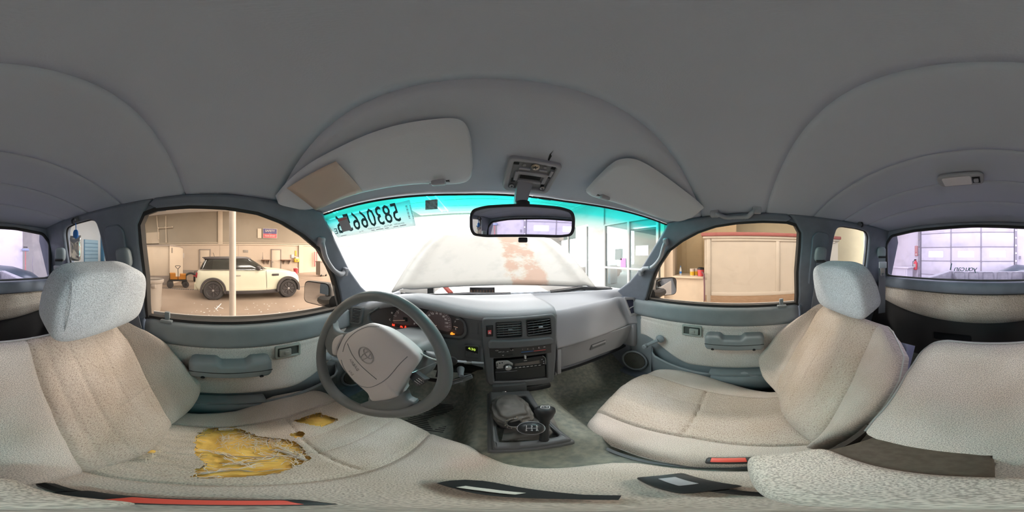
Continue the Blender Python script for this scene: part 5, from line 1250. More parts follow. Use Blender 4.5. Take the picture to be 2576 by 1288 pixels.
def depQ(a, b, s, t):
    d = .012 * sm(.77, .92, s) * sm(.0, .2, b) + .008 * sm(.22, .1, s) * sm(-.1, .1, b) + .010 * sm(.0, .3, b) - .010 * sm(.78, .95, s) * sm(.05, -.1, b)
    ins = sm(.24, .26, s) * sm(.77, .75, s)
    d += gro((s - .25) * .54, 0, .005, .008) + gro((s - .76) * .54, 0, .005, .008) + .008 * ins + gro(b, .112, .004, .010) * ins
    for c in (.42, .58): d += gro((s - c) * .54, 0, .004, .004) * ins * sm(.10, .13, b)
    return d + .003 * noise.noise(V((a * 12, b * 12, 9)))
zq = lambda s: 1 if .25 < s < .76 else 0
o, evQ = pad('cushion', (0, 0, CZ), (1, 0, 0), (0, 1, 0), (0, 0, 1), mpQ, depQ, .045, .10, 96, 90, SEAT_SIDE, ps, mat2=[SEAT_IN2], zone=zq, Wd=.54, Hd=.68, seams=(.25, .76))
seam_tube('piping', evQ, [(.004, t / 40) for t in range(10, 40)] + [(s / 80, .995) for s in range(1, 80)], .0035, PIPEL, ps, -.02)
HC2 = V((.404, -.380, -.122)); HR2 = Matrix.Rotation(radians(4), 3, 'Z') @ Matrix.Rotation(radians(-18), 3, 'X')
B().sq(HC2, (.145, .064, .100), HR2, .40, .34, 64, 36, fn=hfn).obj('headrest', HEADR, ps, ang=180)
for dx in (-.06, .06): B().tube([HC2 + HR2 @ V((dx, 0, -.09)), HC2 + HR2 @ V((dx, 0, -.17))], .0065, 10).obj('headrest_post', STEEL, ps)
B().box(HC2 + HR2 @ V((-.075, .01, -.108)), (.04, .03, .014), rot=HR2, bev=.004).obj('post_collar', GREYP, ps)
B().tube([V((.615, -.09, -.66)), V((.62, -.03, -.635)), V((.615, .05, -.66))], [.011, .010, .006], 8).obj('recline_lever', GREYP, ps)
B().box((.35, .05, -.785), (.46, .50, .05), bev=.01).obj('seat_frame', BLK, ps)
B().sweep([V((.095, .24, -.705)), V((.083, .12, -.71)), V((.092, -.12, -.71))], [(-.005, -.014), (.005, -.014), (.005, .014), (-.005, .014)]).obj('side_rail', DASHD, ps)
# ---------------------------------------------------------------- buckles lying between the seats
def buckle(name, label, c, F, l=.06, w=.03, red=True):
    o = thing(name, label, 'seat belt buckle', c)
    B().box(c, (w, l, .020), rot=F, bev=.005).obj('buckle_body', BLK, o)
    if red: B().box(c + F @ V((0, l * .15, .009)), (w * .72, l * .55, .006), rot=F, bev=.002).obj('release_button', RED, o)
    else: B().box(c + F @ V((0, l * .1, .0095)), (w * .35, l * .45, .004), rot=F, bev=.001).obj('buckle_slot', GREYP, o)
    B().tube([c + F @ V((0, -l * .5, 0)), c + F @ V((0, -l * .5 - .03, -.012)), c + F @ V((0, -l * .5 - .06, -.05))], .008, 6).obj('buckle_stalk', BLK, o)
    return o
buckle('seat_belt_buckle', 'red buttoned seat belt buckle beside the passenger cushion', U(1850, 1158, z=-.652) + V((-.002, -.004, 0)), Matrix.Rotation(radians(4), 3, 'Z'), .085, .026)
buckle('seat_belt_buckle', 'red buttoned seat belt buckle on the torn driver cushion beside the arm rest', V((-.144, -.022, -.640)), Matrix.Rotation(radians(-8), 3, 'Z') , .088, .024)
buckle('seat_belt_buckle', 'black slotted seat belt buckle lying on the centre cushion', U(1716, 1216, z=-.638), Matrix.Rotation(radians(-38), 3, 'Z'), .072, .046, red=False)
bt = thing('centre_belt_tongue', 'black plastic lap belt tongue lying on the centre cushion near the arm rest', 'seat belt', U(1250, 1250, z=-.64))
P = [U(*p, z=-.638) for p in [(1118, 1222), (1180, 1218), (1300, 1240), (1450, 1250), (1560, 1252)]]
B().sweep(spl(P, 20), [(-.013, -.004), (.013, -.004), (.013, .004), (-.013, .004)], scale=lambda t: .7 + .6 * sin(pi * min(1, t * 1.2 + .1))).obj('tongue_shell', BLK, bt)
P = [U(*p, z=-.630) for p in [(1160, 1224), (1220, 1232), (1310, 1242)]]
B().sweep(P, [(-.004, -.002), (.004, -.002), (.004, .002), (-.004, .002)]).obj('tongue_slot', PIPEL, bt)
# ================================================================ the repair shop around the truck
G = -EYE; CH = 2.45; CHL = 3.5
def wall(name, c, size, m):
    o = B().box(c, size).obj(name, m); return tag(o, kind='structure')
# floor slab with sawn joints and a trench drain
gr = thing('ground', None, None, (0, 0, G), kind='structure')
B().box((-2, 2, G - .1), (24, 30, .2)).obj('slab', CONC, gr)
for x in (-3.9, -8.3): B().box((x, 2, G + .001), (.012, 29, .003)).obj('sawn_joint', WAINS, gr)
for y in (-3.2, 4.6): B().box((-4, y, G + .001), (17, .012, .003)).obj('sawn_joint', WAINS, gr)
dr = thing('trench_drain', 'long dark slotted trench drain in the concrete beyond the cream car', 'drain', (-6.6, .5, G))
B().box((-6.75, 1.5, G - .003), (.16, 15, .008)).obj('drain_bed', BLK, dr)
for k in range(150): B().box((-6.75, -5.9 + k * .1, G + .0005), (.15, .055, .003)).obj('drain_bar', WAINS, dr)
random.seed(3)
bm = B()
for k in range(60):
    p = U(random.uniform(470, 760), random.uniform(762, 800), z=G + .002); bm.box(p, (random.uniform(.01, .05), random.uniform(.01, .04), .003), rot=Matrix.Rotation(random.random() * 3, 3, 'Z'))
o = bm.obj('floor_chips', PRINTW); o['kind'] = 'stuff'; tag(o, 'pale paint chips scattered on the concrete below the driver window', 'paint chips')
for a, b in (((543, 778), (556, 764)), ((545, 770), (560, 776)), ((548, 782), (540, 774))):
    p, q = U(*a, z=G + .003), U(*b, z=G + .003); B().tube([p, q], .012, 5).obj('paint_streak', PRINTW, gr)
# ---------- left side
LX = -12.5
wl = thing('wall_left', None, None, (LX, 2, G), kind='structure')
B().box((LX - .1, 3, (G + .92) / 2), (.2, 26, .92 - G)).obj('lower_wall', CREAM, wl)
B().box((LX - .14, 3, (.92 + 5) / 2), (.2, 26, 5 - .92)).obj('upper_wall', TAUPE, wl)
B().box((LX, 3, .90), (.12, 26, .10), bev=.02).obj('ledge_beam', BEAMM, wl); B().box((LX + .01, 3, 1.02), (.08, 26, .05)).obj('ledge_cap', BEAMM, wl)
B().box((LX + .01, -3, G + .16), (.03, 12, .32)).obj('kick_band', WAINS, wl)
for px in (554,):
    p = U(px, 600, x=LX); B().box((LX - .02, p.y, 2.4), (.16, .36, 3.0), bev=.01).obj('pilaster', BEAMM, wl)
p = U(756, 640, x=LX); B().box((LX + .03, p.y, -.3), (.16, .4, 2.4)).obj('pilaster', BEAMM, wl)
for px in (553, 600): p = U(px, 650, x=LX); B().box((LX + .003, p.y, -.3), (.01, .015, 2.3)).obj('sheet_joint', WAINS, wl)
for i, (a, b) in enumerate(((503, 529), (683, 706))):
    p, q = U(a, 628, x=LX), U(b, 628, x=LX); d = thing('door_%d' % (3 + i), None, None, (LX, p.y, G), kind='structure'); w = q.y - p.y; c = (p.y + q.y) / 2
    zt = p.z if i == 0 else q.z
    B().box((LX + .03, c, (zt + G) / 2), (.05, w, zt - G), bev=.008).obj('door_leaf', BEAMM, d)
    for yy in (c - w / 2, c + w / 2): B().box((LX + .03, yy, (zt + G) / 2), (.1, .08, zt - G), bev=.01).obj('door_frame', WAINS, d)
    B().box((LX + .03, c, zt), (.1, w + .08, .08), bev=.01).obj('door_frame', WAINS, d)
    B().lathe([(.03, 0), (.02, .04), (.035, .06), (.02, .09)], (LX + .055, c - w * .36, G + .95), (1, 0, 0), 12).obj('door_handle', STEEL, d)
# upper left framed opening
p, q = U(376, 577, x=LX), U(393, 615, x=LX)
o = B().box((LX, (p.y + q.y) / 2, 1.5), (.1, 1.2, 1.0)).obj('wall_panel', BEAMM, wl)
# sprinkler pipes on the upper wall
sp = thing('sprinkler_pipes', 'cream sprinkler pipes with round valves on the upper left wall', 'pipes', U(412, 575, x=LX + .1))
def lw(px, py, o=.12): return U(px, py, x=LX + o)
for a in ([(394, 543), (397, 575), (399, 603)], [(417, 543), (417, 575), (418, 610)], [(397, 574), (416, 573), (434, 571)]): B().tube([lw(*q) for q in a], .035, 8).obj('pipe', BEAMM, sp)
for q in ((433, 571), (415, 572), (398, 574)): B().ball(lw(*q), .07).obj('valve', BEAMM, sp)
for q in ((398, 601), (418, 609)): B().lathe([(.05, 0), (.05, .06)], lw(*q), (0, 0, 1), 10).obj('pipe_cap', BEAMM, sp)
# safety sign
a, b = lw(661, 574, .05), lw(697, 600, .05); W_, H_ = b.y - a.y, a.z - b.z; c = (a + b) / 2
sg = thing('safety_sign', 'navy and red safety sign on the tan upper wall', 'sign', c)
B().box(c, (.03, W_, H_), bev=.005).obj('sign_board', SIGNW, sg)
B().box(c + V((.017, 0, H_ * .21)), (.004, W_ * .94, H_ * .50)).obj('blue_field', SIGNB, sg); B().box(c + V((.017, 0, -H_ * .25)), (.004, W_ * .94, H_ * .42)).obj('red_field', SIGNR, sg)
text('sign_words', 'SAFETY', H_ * .30, c + V((.021, 0, H_ * .24)), (0, 1, 0), (0, 0, 1), SIGNW, sg, bold=.006)
text('sign_words', 'is a', H_ * .2, c + V((.021, 0, -H_ * .02)), (0, 1, 0), (0, 0, 1), SIGNW, sg)
text('sign_words', 'TEAM EFFORT', H_ * .22, c + V((.021, 0, -H_ * .27)), (0, 1, 0), (0, 0, 1), SIGNW, sg, sx=.8, bold=.004)
B().box(lw(653, 587, .02), (.02, .3, .75)).obj('faded_notice', mat('faded notice', (.6, .5, .4), .7), wl)
def onwall(name, label, cat, px, py, w, h, m, d=.02, grp=None):
    p = lw(px, py, .02); o = B().box(p, (d, w, h), bev=.004).obj(name, m); return tag(o, label, cat, grp)
onwall('paper_notice', 'white paper notices pinned on the wall beside the white booth', 'paper', 459, 643, .30, .40, SIGNW)
onwall('wall_plate', 'small pale plate on the cream wall above the car roof', 'plate', 618, 632, .38, .2, BINGREY)
onwall('soap_dispenser', 'grey wall dispenser beside the yellow box', 'dispenser', 735, 645, .22, .3, GREYP, .12)
onwall('hanging_card', 'tan hanging card on the wall above the yellow box', 'card', 744, 637, .16, .42, YEL, .03)
yb = thing('yellow_box', 'yellow sharps box mounted on the cream wall', 'box', lw(746, 655, .2)); p = lw(746, 655, .16)
B().box(p, (.2, .46, .30), bev=.04).obj('box_body', YEL, yb); B().box(p + V((.0, .02, .2)), (.16, .3, .14), bev=.03).obj('box_lid', SIGNW, yb); B().box(p + V((.105, 0, 0)), (.01, .12, .1)).obj('dark_port', WOODR, yb)
rb_ = thing('red_bucket', 'small red bucket on the floor under the yellow box', 'bucket', lw(744, 680, .5)); p = U(744, 681, x=LX + .5); p.z = G
B().lathe([(.15, 0), (.2, .40), (.215, .42), (.2, .42), (.18, .38), (.16, .06)], p, (0, 0, 1), 20, cap=True).obj('bucket_body', PINK, rb_); B().tube([p + V((0, -.2, .4)), p + V((.05, 0, .5)), p + V((0, .2, .4))], .012, 6).obj('bucket_handle', STEEL, rb_)
for i, (a, b) in enumerate(((659, 682), (707, 736))):
    p, q = lw(a, 653.5, .25), lw(b, 654.5, .25); s_ = thing('wall_shelf', 'brown wall shelf on brackets ' + ('left of the far door' if i == 0 else 'right of the far door'), 'shelf', (p + q) / 2)
    B().box((p + q) / 2, (.5, q.y - p.y, .05), bev=.01).obj('shelf_board', WOODR, s_)
    for t in (.3, .75):
        c = p.lerp(q, t); B().prism([c + V((-.22, -.02, 0)), c + V((.2, -.02, 0)), c + V((-.22, -.02, -.35))], (0, .04, 0)).obj('bracket', WAINS, s_)
p = lw(661, 646, .25); o = B().lathe([(.02, 0), (.05, .05), (.02, .3), (.012, .55)], (p.x, p.y, lw(661, 653, .25).z + .02), (0, 0, 1), 12).obj('spray_wand', WAINS); tag(o, 'small spray wand standing on the left wall shelf', 'sprayer')
for i, px in enumerate((792, 797)):
    p = lw(px, 652, .2); o = B().box(p, (.04, .10, 1.3), bev=.01).obj('red_hose', PINK); tag(o, ('dark red strap hanging on the far left wall, the one nearer the yellow box' if i == 0 else 'dark red strap hanging on the far left wall, the one nearer the grey bin'), 'strap', 'red straps on the left wall')
p = U(809, 694, z=G); tc2 = thing('waste_bin', 'grey wheeled waste bin near the windscreen pillar at the far left wall', 'bin', p)
B().prism([p + V((x, y, .08)) for x, y in ((-.28, -.3), (.28, -.3), (.28, .3), (-.28, .3))], (0, 0, .9)).obj('bin_body', BINGREY, tc2); B().box(p + V((0, 0, 1.02)), (.64, .66, .1), bev=.03).obj('bin_lid', BINGREY, tc2)
for y in (-.2, .2): B().lathe([(.08, -.03), (.08, .03)], p + V((.24, y, .08)), (0, 1, 0), 14).obj('wheel', BLK, tc2)
# white booth with grey kick
a, b, c = U(375, 716, z=G), U(427, 716, z=G), U(452, 708, z=G); zt = U(427, 619, d=1).z / hypot(*(U(427, 619, d=1) - CV).xy) * hypot(*(b - CV).xy)
bo2 = thing('white_booth', 'white panelled booth with a grey kick band by the left wall', 'booth', b)
n1 = V((b.x - a.x, b.y - a.y, 0)); back = V((-1.8, -.3, 0))
B().prism([a + (a - b) * .6, b, c, c + back, a + (a - b) * .6 + back], (0, 0, zt - G)).obj('booth_body', SIGNW if False else BEAMM, bo2)
off = V((b.x - CX, b.y, 0)).normalized() * -.012
B().prism([a + (a - b) * .6 + off, b + off, b + off * .2, a + (a - b) * .6 + off * .2], (0, 0, .45)).obj('kick_band', WAINS, bo2)
B().prism([b + off + V((0, 0, zt - G)) + (a - b) * 1.6, b + off * 6 + V((0, 0, zt - G)), c + off * 4 + V((0, 0, zt - G)), c + back + V((0, 0, zt - G)), a + (a - b) * .6 + back + V((0, 0, zt - G))], (0, 0, .06)).obj('booth_roof', WAINS, bo2)
B().tube([b + off * 2, b + off * 2 + V((0, 0, zt - G))], .03, 6).obj('corner_trim', BEAMM, bo2)
p = U(433, 630, pl=((b + off * 2), (c - b).cross(V((0, 0, 1))))); B().box(p, (.1, .04, .26)).obj('booth_notice', BINGREY, bo2)
# round white post close to the truck
po2 = thing('white_post', 'round white steel post standing between the truck and the cream car', 'post', (-2.75, .11, G))
B().lathe([(.055, 0), (.055, CH - G - .002)], (-2.755, .11, G), (0, 0, 1), 24).obj('post_pipe', POLE, po2); B().box((-2.755, .11, G + .01), (.22, .22, .02)).obj('base_plate', POLE, po2)
# garden wagon
p = U(447, 722, z=G); R = Matrix.Rotation(radians(20), 3, 'Z'); wg = thing('garden_wagon', 'black folding garden wagon with an orange canvas by the booth', 'wagon', p)
B().box(p + V((0, 0, .34)), (.55, .8, .06), rot=R, bev=.01).obj('wagon_bed', BLK, wg)
for x, y in ((-.22, -.34), (.22, -.34), (-.22, .34), (.22, .34)):
    B().lathe([(.13, -.04), (.15, -.03), (.15, .03), (.13, .04)], p + R @ V((x, y, .15)), R @ V((1, 0, 0)), 20).obj('wheel', TYRE, wg); B().lathe([(.06, -.045), (.06, .045)], p + R @ V((x, y, .15)), R @ V((1, 0, 0)), 12).obj('hub', RIM, wg)
for y in (-.36, .36):
    for x in (-.25, .25): B().tube([p + R @ V((x, y, .3)), p + R @ V((x, y, .62))], .015, 6).obj('corner_post', BLK, wg)
B().prism([p + R @ V((x, y, .4)) for x, y in ((-.24, -.35), (.24, -.35), (.24, -.1), (-.24, -.1))], R @ V((0, 0, .24))).obj('canvas_side', ORANGE, wg)
B().prism([p + R @ V((x, y, .4)) for x, y in ((-.24, .10), (.24, .10), (.24, .36), (-.24, .36))], R @ V((0, 0.02, .20))).obj('canvas_side', ORANGE, wg)
B().box(p + V((0, 0, .42)), (.5, .7, .08), rot=R, bev=.02).obj('canvas_floor', ORANGE, wg)
B().tube(spl([p + R @ V((.28, 0, .35)), p + R @ V((.3, 0, .7)), p + R @ V((.28, 0, .85)), p + R @ V((.28, .1, .98)), p + R @ V((.28, -.12, .98)), p + R @ V((.28, -.02, .86))], 30), .014, 6).obj('pull_handle', BLK, wg)
# shop vacuum
p = U(497, 708, z=G); vc = thing('shop_vacuum', 'black and red shop vacuum with a thick hose behind the cream car', 'vacuum', p)
B().lathe([(.2, 0), (.24, .05), (.24, .35), (.2, .38)], p, (0, 0, 1), 20).obj('tank', BLK, vc); B().lathe([(.22, .38), (.24, .44), (.18, .58), (.08, .62)], p, (0, 0, 1), 20).obj('motor_head', DKGREY, vc); B().lathe([(.245, .30), (.245, .36)], p, (0, 0, 1), 20).obj('red_band', PINK, vc)
B().tube(spl([p + V((.15, -.1, .4)), p + V((.2, -.35, .48)), p + V((.2, -.6, .36)), p + V((.2, -.8, .05))], 24), .055, 10).obj('hose', BLK, vc)
# grey bin beside the truck
p = U(382, 778, z=G + .02); bn = thing('trash_can', 'tall grey plastic trash can behind the driver window edge', 'trash can', (p.x, p.y, G)); p = V((p.x, p.y, G))
B().lathe([(.22, 0), (.27, .74), (.30, .76), (.31, .82), (.29, .84), (.26, .80), (.24, .1)], p, (0, 0, 1), 28).obj('can_body', BINGREY, bn); 
for k in range(2): B().box(p + V((.28 * cos(k * pi + .6), .28 * sin(k * pi + .6), .70)), (.08, .12, .10), bev=.02).obj('can_handle', BINGREY, bn)
# ---------- rear
wb = thing('wall_back', None, None, (1.5, -6, G), kind='structure')
BY = -5.97
B().box((-1.5, BY - .1, 1), (1.22, .2, 5)).obj('wall_pier', LILAC, wb); B().box((4.2, BY - .1, 1), (2.85, .2, 5)).obj('wall_pier', LILAC, wb); B().box((.94, BY - .1, 2.45), (3.7, .2, 2.1)).obj('wall_header', LILAC, wb)
B().box((-2.0, BY - 2.2, 1), (.2, 4.2, 5)).obj('return_wall', LILAC, wb); B().box((-7.6, -9.9, 1), (11.5, .2, 5)).obj('far_wall', FRWHITE, wb)
d5 = thing('door_5', None, None, (.94, BY, G), kind='structure')
xs = [-.857, .36, 1.49, 2.74]; zs = [G, -1.27, -.73, -.194, .34, .88, 1.40]
for i in range(3):
    for j in range(6):
        a, b, c, d_ = xs[i], xs[i + 1], zs[j], zs[j + 1]
        if j == 3: 
            cx_ = (a + b) / 2; plate('door_panel', rnd([(a + .012, c + .012, 0), (b - .012, c + .012, 0), (b - .012, d_ - .012, 0), (a + .012, d_ - .012, 0)], .01)[::-1] if False else rnd([(-(b - .012), c + .012, 0), (-(a + .012), c + .012, 0), (-(a + .012), d_ - .012, 0), (-(b - .012), d_ - .012, 0)], .01), [rnd([(-cx_ - .30, -.045, 0), (-cx_ + .30, -.045, 0), (-cx_ + .30, .19, 0), (-cx_ - .30, .19, 0)], .02)], (0, BY + .02, 0), (-1, 0, 0), (0, 0, 1), .05, LILACD, d5, bev=.006)
            B().box((cx_, BY - .01, .072), (.6, .01, .235)).obj('daylit_pane', DOORWIN, d5)
        else: B().box(((a + b) / 2, BY, (c + d_) / 2), (b - a - .02, .05, d_ - c - .02), bev=.008).obj('door_panel', LILACD, d5)
for z in zs[1:-1]: B().box((.94, BY + .02, z), (3.58, .035, .022)).obj('section_joint', LILACR, d5)
for x in xs[1:-1]:
    B().box((x, BY + .02, -.05), (.045, .04, 2.8)).obj('stile', LILACR, d5)
    for z in zs[1:-1]: B().box((x, BY + .045, z), (.05, .02, .10)).obj('hinge', LILACR, d5)
for x in (xs[0] - .05, xs[-1] + .05):
    B().box((x, BY + .05, 0), (.09, .10, 2.9)).obj('track', LILACR, d5)
    for k in range(10): B().box((x, BY + .105, -1.3 + k * .28), (.05, .02, .06)).obj('track_bolt', STEEL, d5)
B().box((.94, BY - .06, 0), (3.7, .02, 3.0)).obj('door_backing', LILACR, d5)
def onback(px, py, y=BY + .06): return U(px, py, y=y)
fe = thing('fire_extinguisher', 'red fire extinguisher hanging on the white back wall', 'fire extinguisher', onback(2303, 672)); p = onback(2303, 668, BY + .12); k = 1
B().lathe([(.06, -.17), (.075, -.15), (.075, .12), (.03, .18), (.03, .22)], p, (0, 0, 1), 18).obj('cylinder', PINK, fe); B().box(p + V((0, .02, .24)), (.05, .10, .03)).obj('valve', BLK, fe); B().tube([p + V((0, .03, .22)), p + V((.1, .04, .16)), p + V((.1, .04, -.1))], .012, 6).obj('hose', BLK, fe); B().box(p + V((0, .078, 0)), (.09, .01, .14)).obj('label', SIGNW, fe)
sg = thing('extinguisher_sign', 'red and white arrow sign above the fire extinguisher', 'sign', onback(2305, 640)); p = onback(2305, 631)
B().box(p, (.13, .012, .40)).obj('sign_board', SIGNR, sg); B().box(p + V((0, .008, 0)), (.09, .004, .36)).obj('white_field', SIGNW, sg); B().box(p + V((0, .011, .05)), (.03, .004, .2)).obj('arrow_shaft', SIGNR, sg); B().add([p + V((-.04, .014, -.05)), p + V((.04, .014, -.05)), p + V((0, .014, -.14))], [[0, 1, 2]]).obj('arrow_head', SIGNR, sg)
p = onback(2272, 692, -5.3); tt = thing('storage_tote', 'pale grey lidded storage tote in the back corner', 'tote', p); p = V((p.x, p.y, p.z))
B().prism([p + V((x, y, -.1)) for x, y in ((-.30, -.2), (.30, -.2), (.30, .2), (-.30, .2))], (0, 0, .38)).obj('tote_body', LILACD, tt); B().box(p + V((0, 0, .30)), (.70, .48, .06), bev=.02).obj('tote_lid', LILAC, tt)
for k in (-.2, .2): B().box(p + V((k, .205, .12)), (.05, .02, .26)).obj('tote_rib', LILAC, tt)
B().box((p.x, p.y, (p.z - .1 + G) / 2), (.8, .5, p.z - .1 - G), bev=.01).obj('tote_stand', LILACD, tt)
onb = onback(2566, 648); o = B().box(onb, (.07, .02, .12)).obj('wall_switch', LILACR); tag(o, 'small grey switch box on the back wall beside the overhead door', 'switch')
p = onback(64, 700, -5.72); ls = thing('lamp_stand', 'red pole work stand with a blue grey top behind the truck', 'stand', (p.x, p.y, G)); b = onback(64, 630, -5.72)
B().tube([V((p.x, p.y, G)), V((b.x, b.y, b.z))], .025, 8).obj('pole', mat('dull red pole', (.5, .2, .2), .5), ls); B().box((b.x, b.y, b.z + .02), (.28, .1, .10), bev=.03).obj('top_bar', mat('stand blue', (.25, .3, .45), .5), ls); B().box((b.x, b.y, b.z + .12), (.16, .04, .04)).obj('carry_grip', BLK, ls)
B().lathe([(.2, 0), (.18, .04), (.05, .06)], (p.x, p.y, G), (0, 0, 1), 20).obj('stand_foot', BLK, ls)
q = onback(83, 665, -5.6); o = B().tube([V((q.x, q.y, onback(83, 645, -5.6).z)), V((q.x + .03, q.y, onback(83, 665, -5.6).z)), V((q.x - .02, q.y, onback(82, 695, -5.6).z))], .012, 6).obj('trim_5', LILACR); o['kind'] = 'structure'  # a loose hanging cord, filed with the structure though it is no trim
# dark car tail behind the truck bed
p = U(14, 697, y=-3.9); ct = thing('parked_car', 'dark car roof just showing over the pickup bed', 'car', (p.x, p.y - 1, G))
rows = []
for t, w, h in ((0, .5, .75), (.12, .7, .95), (.35, .78, 1.12), (.6, .74, 1.18), (.85, .66, .95), (1, .5, .8)):
    rows.append([V((p.x - .6 + 2.4 * t - .6, p.y - .7 + w * cos(a), G + .25 + (h - .25) * max(0, sin(a)) ** .5 * 1.0)) for a in [pi * k / 14 for k in range(15)]])
B().grid(rows).obj('car_body', DKCAR, ct, ang=60)
for x in (-.7, .7):
    for y in (-1.25, -.2): B().lathe([(.3, -.09), (.3, .09)], V((p.x + x, p.y + y, G + .3)), (0, 1, 0), 20).obj('wheel', TYRE, ct)
if True: B().box((p.x, p.y - .06, G + .85), (.4, .05, .1), bev=.02).obj('tail_light', ORANGE, ct)
# blue roll-up door and frame seen through the small left window
fx = lambda px, py: U(px, py, y=-9.75)
a, b = fx(213, 602), fx(246, 664); d6 = thing('door_6', None, None, ((a.x + b.x) / 2, -9.75, G), kind='structure'); n = 9
for k in range(n): B().box(((a.x + b.x) / 2, -9.75, lerp(G, a.z, (k + .5) / n)), (abs(b.x - a.x), .06, (a.z - G) / n - .03), bev=.01).obj('door_slat', BLUEDOOR, d6)
B().box(((a.x + b.x) / 2, -9.78, (a.z + G) / 2), (abs(b.x - a.x) + .1, .02, a.z - G)).obj('door_backing', BLUET, d6)
p = fx(255, 600); B().box((p.x, -9.6, .8), (.16, .3, 4.4)).obj('steel_column', BLUET, wb); p = fx(263, 560); B().box((p.x - 1.2, -9.6, p.z + .15), (3.2, .3, .3)).obj('steel_beam', BLUET, wb)
# ---------- right side: cream booth, counter nook, office windows
RX = 4.4
bt2 = thing('cream_booth', 'large cream panelled booth with a red brown crown beside the passenger window', 'booth', (RX + 1, -.4, G))
y1, y2 = U(1772, 640, x=RX).y, U(2108, 640, x=RX).y; zt = U(1856, 592, x=RX).z
B().box((RX + .44, (y1 + y2) / 2, (zt + G) / 2), (.88, y1 - y2, zt - G)).obj('booth_body', BOOTH, bt2)
B().box((RX + .42, (y1 + y2) / 2, zt + .03), (1.02, y1 - y2 + .16, .10), bev=.02).obj('crown_cap', BOOTHT, bt2); B().box((RX + .42, (y1 + y2) / 2, zt - .05), (.96, y1 - y2 + .08, .08), bev=.03).obj('crown_mould', BOOTH, bt2)
zk = U(1856, 744, x=RX).z
B().box((RX - .012, (y1 + y2) / 2, (zk + G) / 2), (.02, y1 - y2, zk - G)).obj('kick_board', BOOTHB, bt2)
def batten(pxa, pxb, pya, pyb):
    a, b = U(pxa, pya, x=RX), U(pxb, pyb, x=RX); a.z, b.z = U(1856, pya, x=RX).z, U(1856, pyb, x=RX).z; B().box((RX - .01, (a.y + b.y) / 2, (a.z + b.z) / 2), (.03 if abs(a.y - b.y) < .5 else .036, abs(a.y - b.y), abs(a.z - b.z)), bev=.008).obj('batten', BOOTH, bt2)
batten(1778, 1788, 600, 760); batten(1952, 1961, 604, 742); batten(1790, 2100, 599, 606); batten(1790, 2100, 735, 744); batten(2055, 2064, 604, 742)
# wall behind, counter nook
wr_ = thing('wall_right', None, None, (5.6, 0, G), kind='structure')
B().box((RX + 2.0, -1.5, 1), (.2, 9.5, 5)).obj('back_wall', YWALL, wr_)
B().box((RX + 1.0, 1.25, 1), (.1, 2.4, 5)).obj('nook_wall', KHAKI, wr_); B().box((RX + .5, 2.2, .9), (1.2, .12, 4.8)).obj('nook_side', BEAMM, wr_)
a, b = U(1662, 600, x=RX), U(1692, 600, x=RX); B().box((RX + .1, (a.y + b.y) / 2, .9), (.16, a.y - b.y, 4.8)).obj('wall_pier', BEAMM, wr_)
p = U(1700, 560, x=RX + .9); B().box((RX + .93, p.y, 1), (.05, .05, 4.8)).obj('corner_strip', BEAMM, wr_)
for q in (1725, 1765): p = U(q, 620, x=RX + .9); B().box((RX + .94, p.y, .8), (.02, .02, 3)).obj('sheet_joint', KHAKI, wr_)
p = U(1745, 572, x=RX + .9); B().box((RX + .9, p.y, p.z + .3), (.1, .14, .7)).obj('wall_conduit', YWALL, wr_)
ct_ = thing('counter', 'cream base cabinet counter in the nook behind the right side mirror', 'counter', (RX + .4, 1.4, G)); zc2 = U(1740, 698, x=RX).z
a, b = U(1692, 700, x=RX), U(1770, 700, x=RX)
B().box((RX + .45, (a.y + b.y) / 2, (zc2 + G) / 2), (.9, a.y - b.y, zc2 - G - .04)).obj('cabinet_body', BEAMM, ct_); B().box((RX + .42, (a.y + b.y) / 2, zc2), (.98, a.y - b.y, .05), bev=.01).obj('counter_top', BEAMM, ct_)
def onc(px): p = U(px, 698, x=RX + .22); return V((RX + .22, p.y, zc2 + .025))
p = onc(1712); wbt = thing('water_bottle', 'clear water bottle at the left end of the counter', 'bottle', p); B().lathe([(.035, 0), (.038, .05), (.036, .12), (.038, .18), (.015, .24), (.014, .27)], p, (0, 0, 1), 16).obj('bottle_body', CLEARP, wbt); B().lathe([(.016, .26), (.016, .29)], p, (0, 0, 1), 12).obj('bottle_cap', BLUEP, wbt); B().lathe([(.0385, .06), (.0385, .12)], p, (0, 0, 1), 16, cap=False).obj('bottle_label', BLUEP, wbt)
for i, (px, lab) in enumerate(((1741, 'white and yellow can on the counter, left of the pair'), (1750, 'white and yellow can on the counter, right of the pair'))):
    p = onc(px) + V((.1 * i, 0, 0)); c_ = thing('paint_can', lab, 'can', p); B().lathe([(.062, 0), (.065, .01), (.065, .2), (.067, .21), (.06, .215)], p, (0, 0, 1), 20).obj('can_body', SIGNW, c_); B().lathe([(.0655, .02), (.0655, .13)], p, (0, 0, 1), 20, cap=False).obj('can_label', YEL, c_)
p = onc(1763); rc = thing('red_tub', 'red plastic tub with a black lid and hose on the counter', 'tub', p); B().lathe([(.085, 0), (.095, .16), (.1, .2)], p, (0, 0, 1), 20).obj('tub_body', PINK, rc); B().lathe([(.1, .19), (.1, .24), (.07, .26)], p, (0, 0, 1), 20).obj('tub_lid', BLK, rc)
q = [U(1766, 684, x=RX + .1), U(1771, 690, x=RX - .11), U(1772, 720, x=RX - .12), U(1772, 756, x=RX - .12)]
B().tube(q, .022, 8).obj('tub_hose', mat('dark purple hose', (.13, .06, .08), .5), rc)
p = U(1715, 640, x=RX + .9); o = B().tube([U(1714, 580, x=RX + .88), U(1714, 640, x=RX + .88), U(1713, 668, x=RX + .88), U(1716, 676, x=RX + .88)], .008, 6).obj('wall_cable', KHAKI); tag(o, 'thin tan cable hanging down the nook wall above the bottle', 'cable')
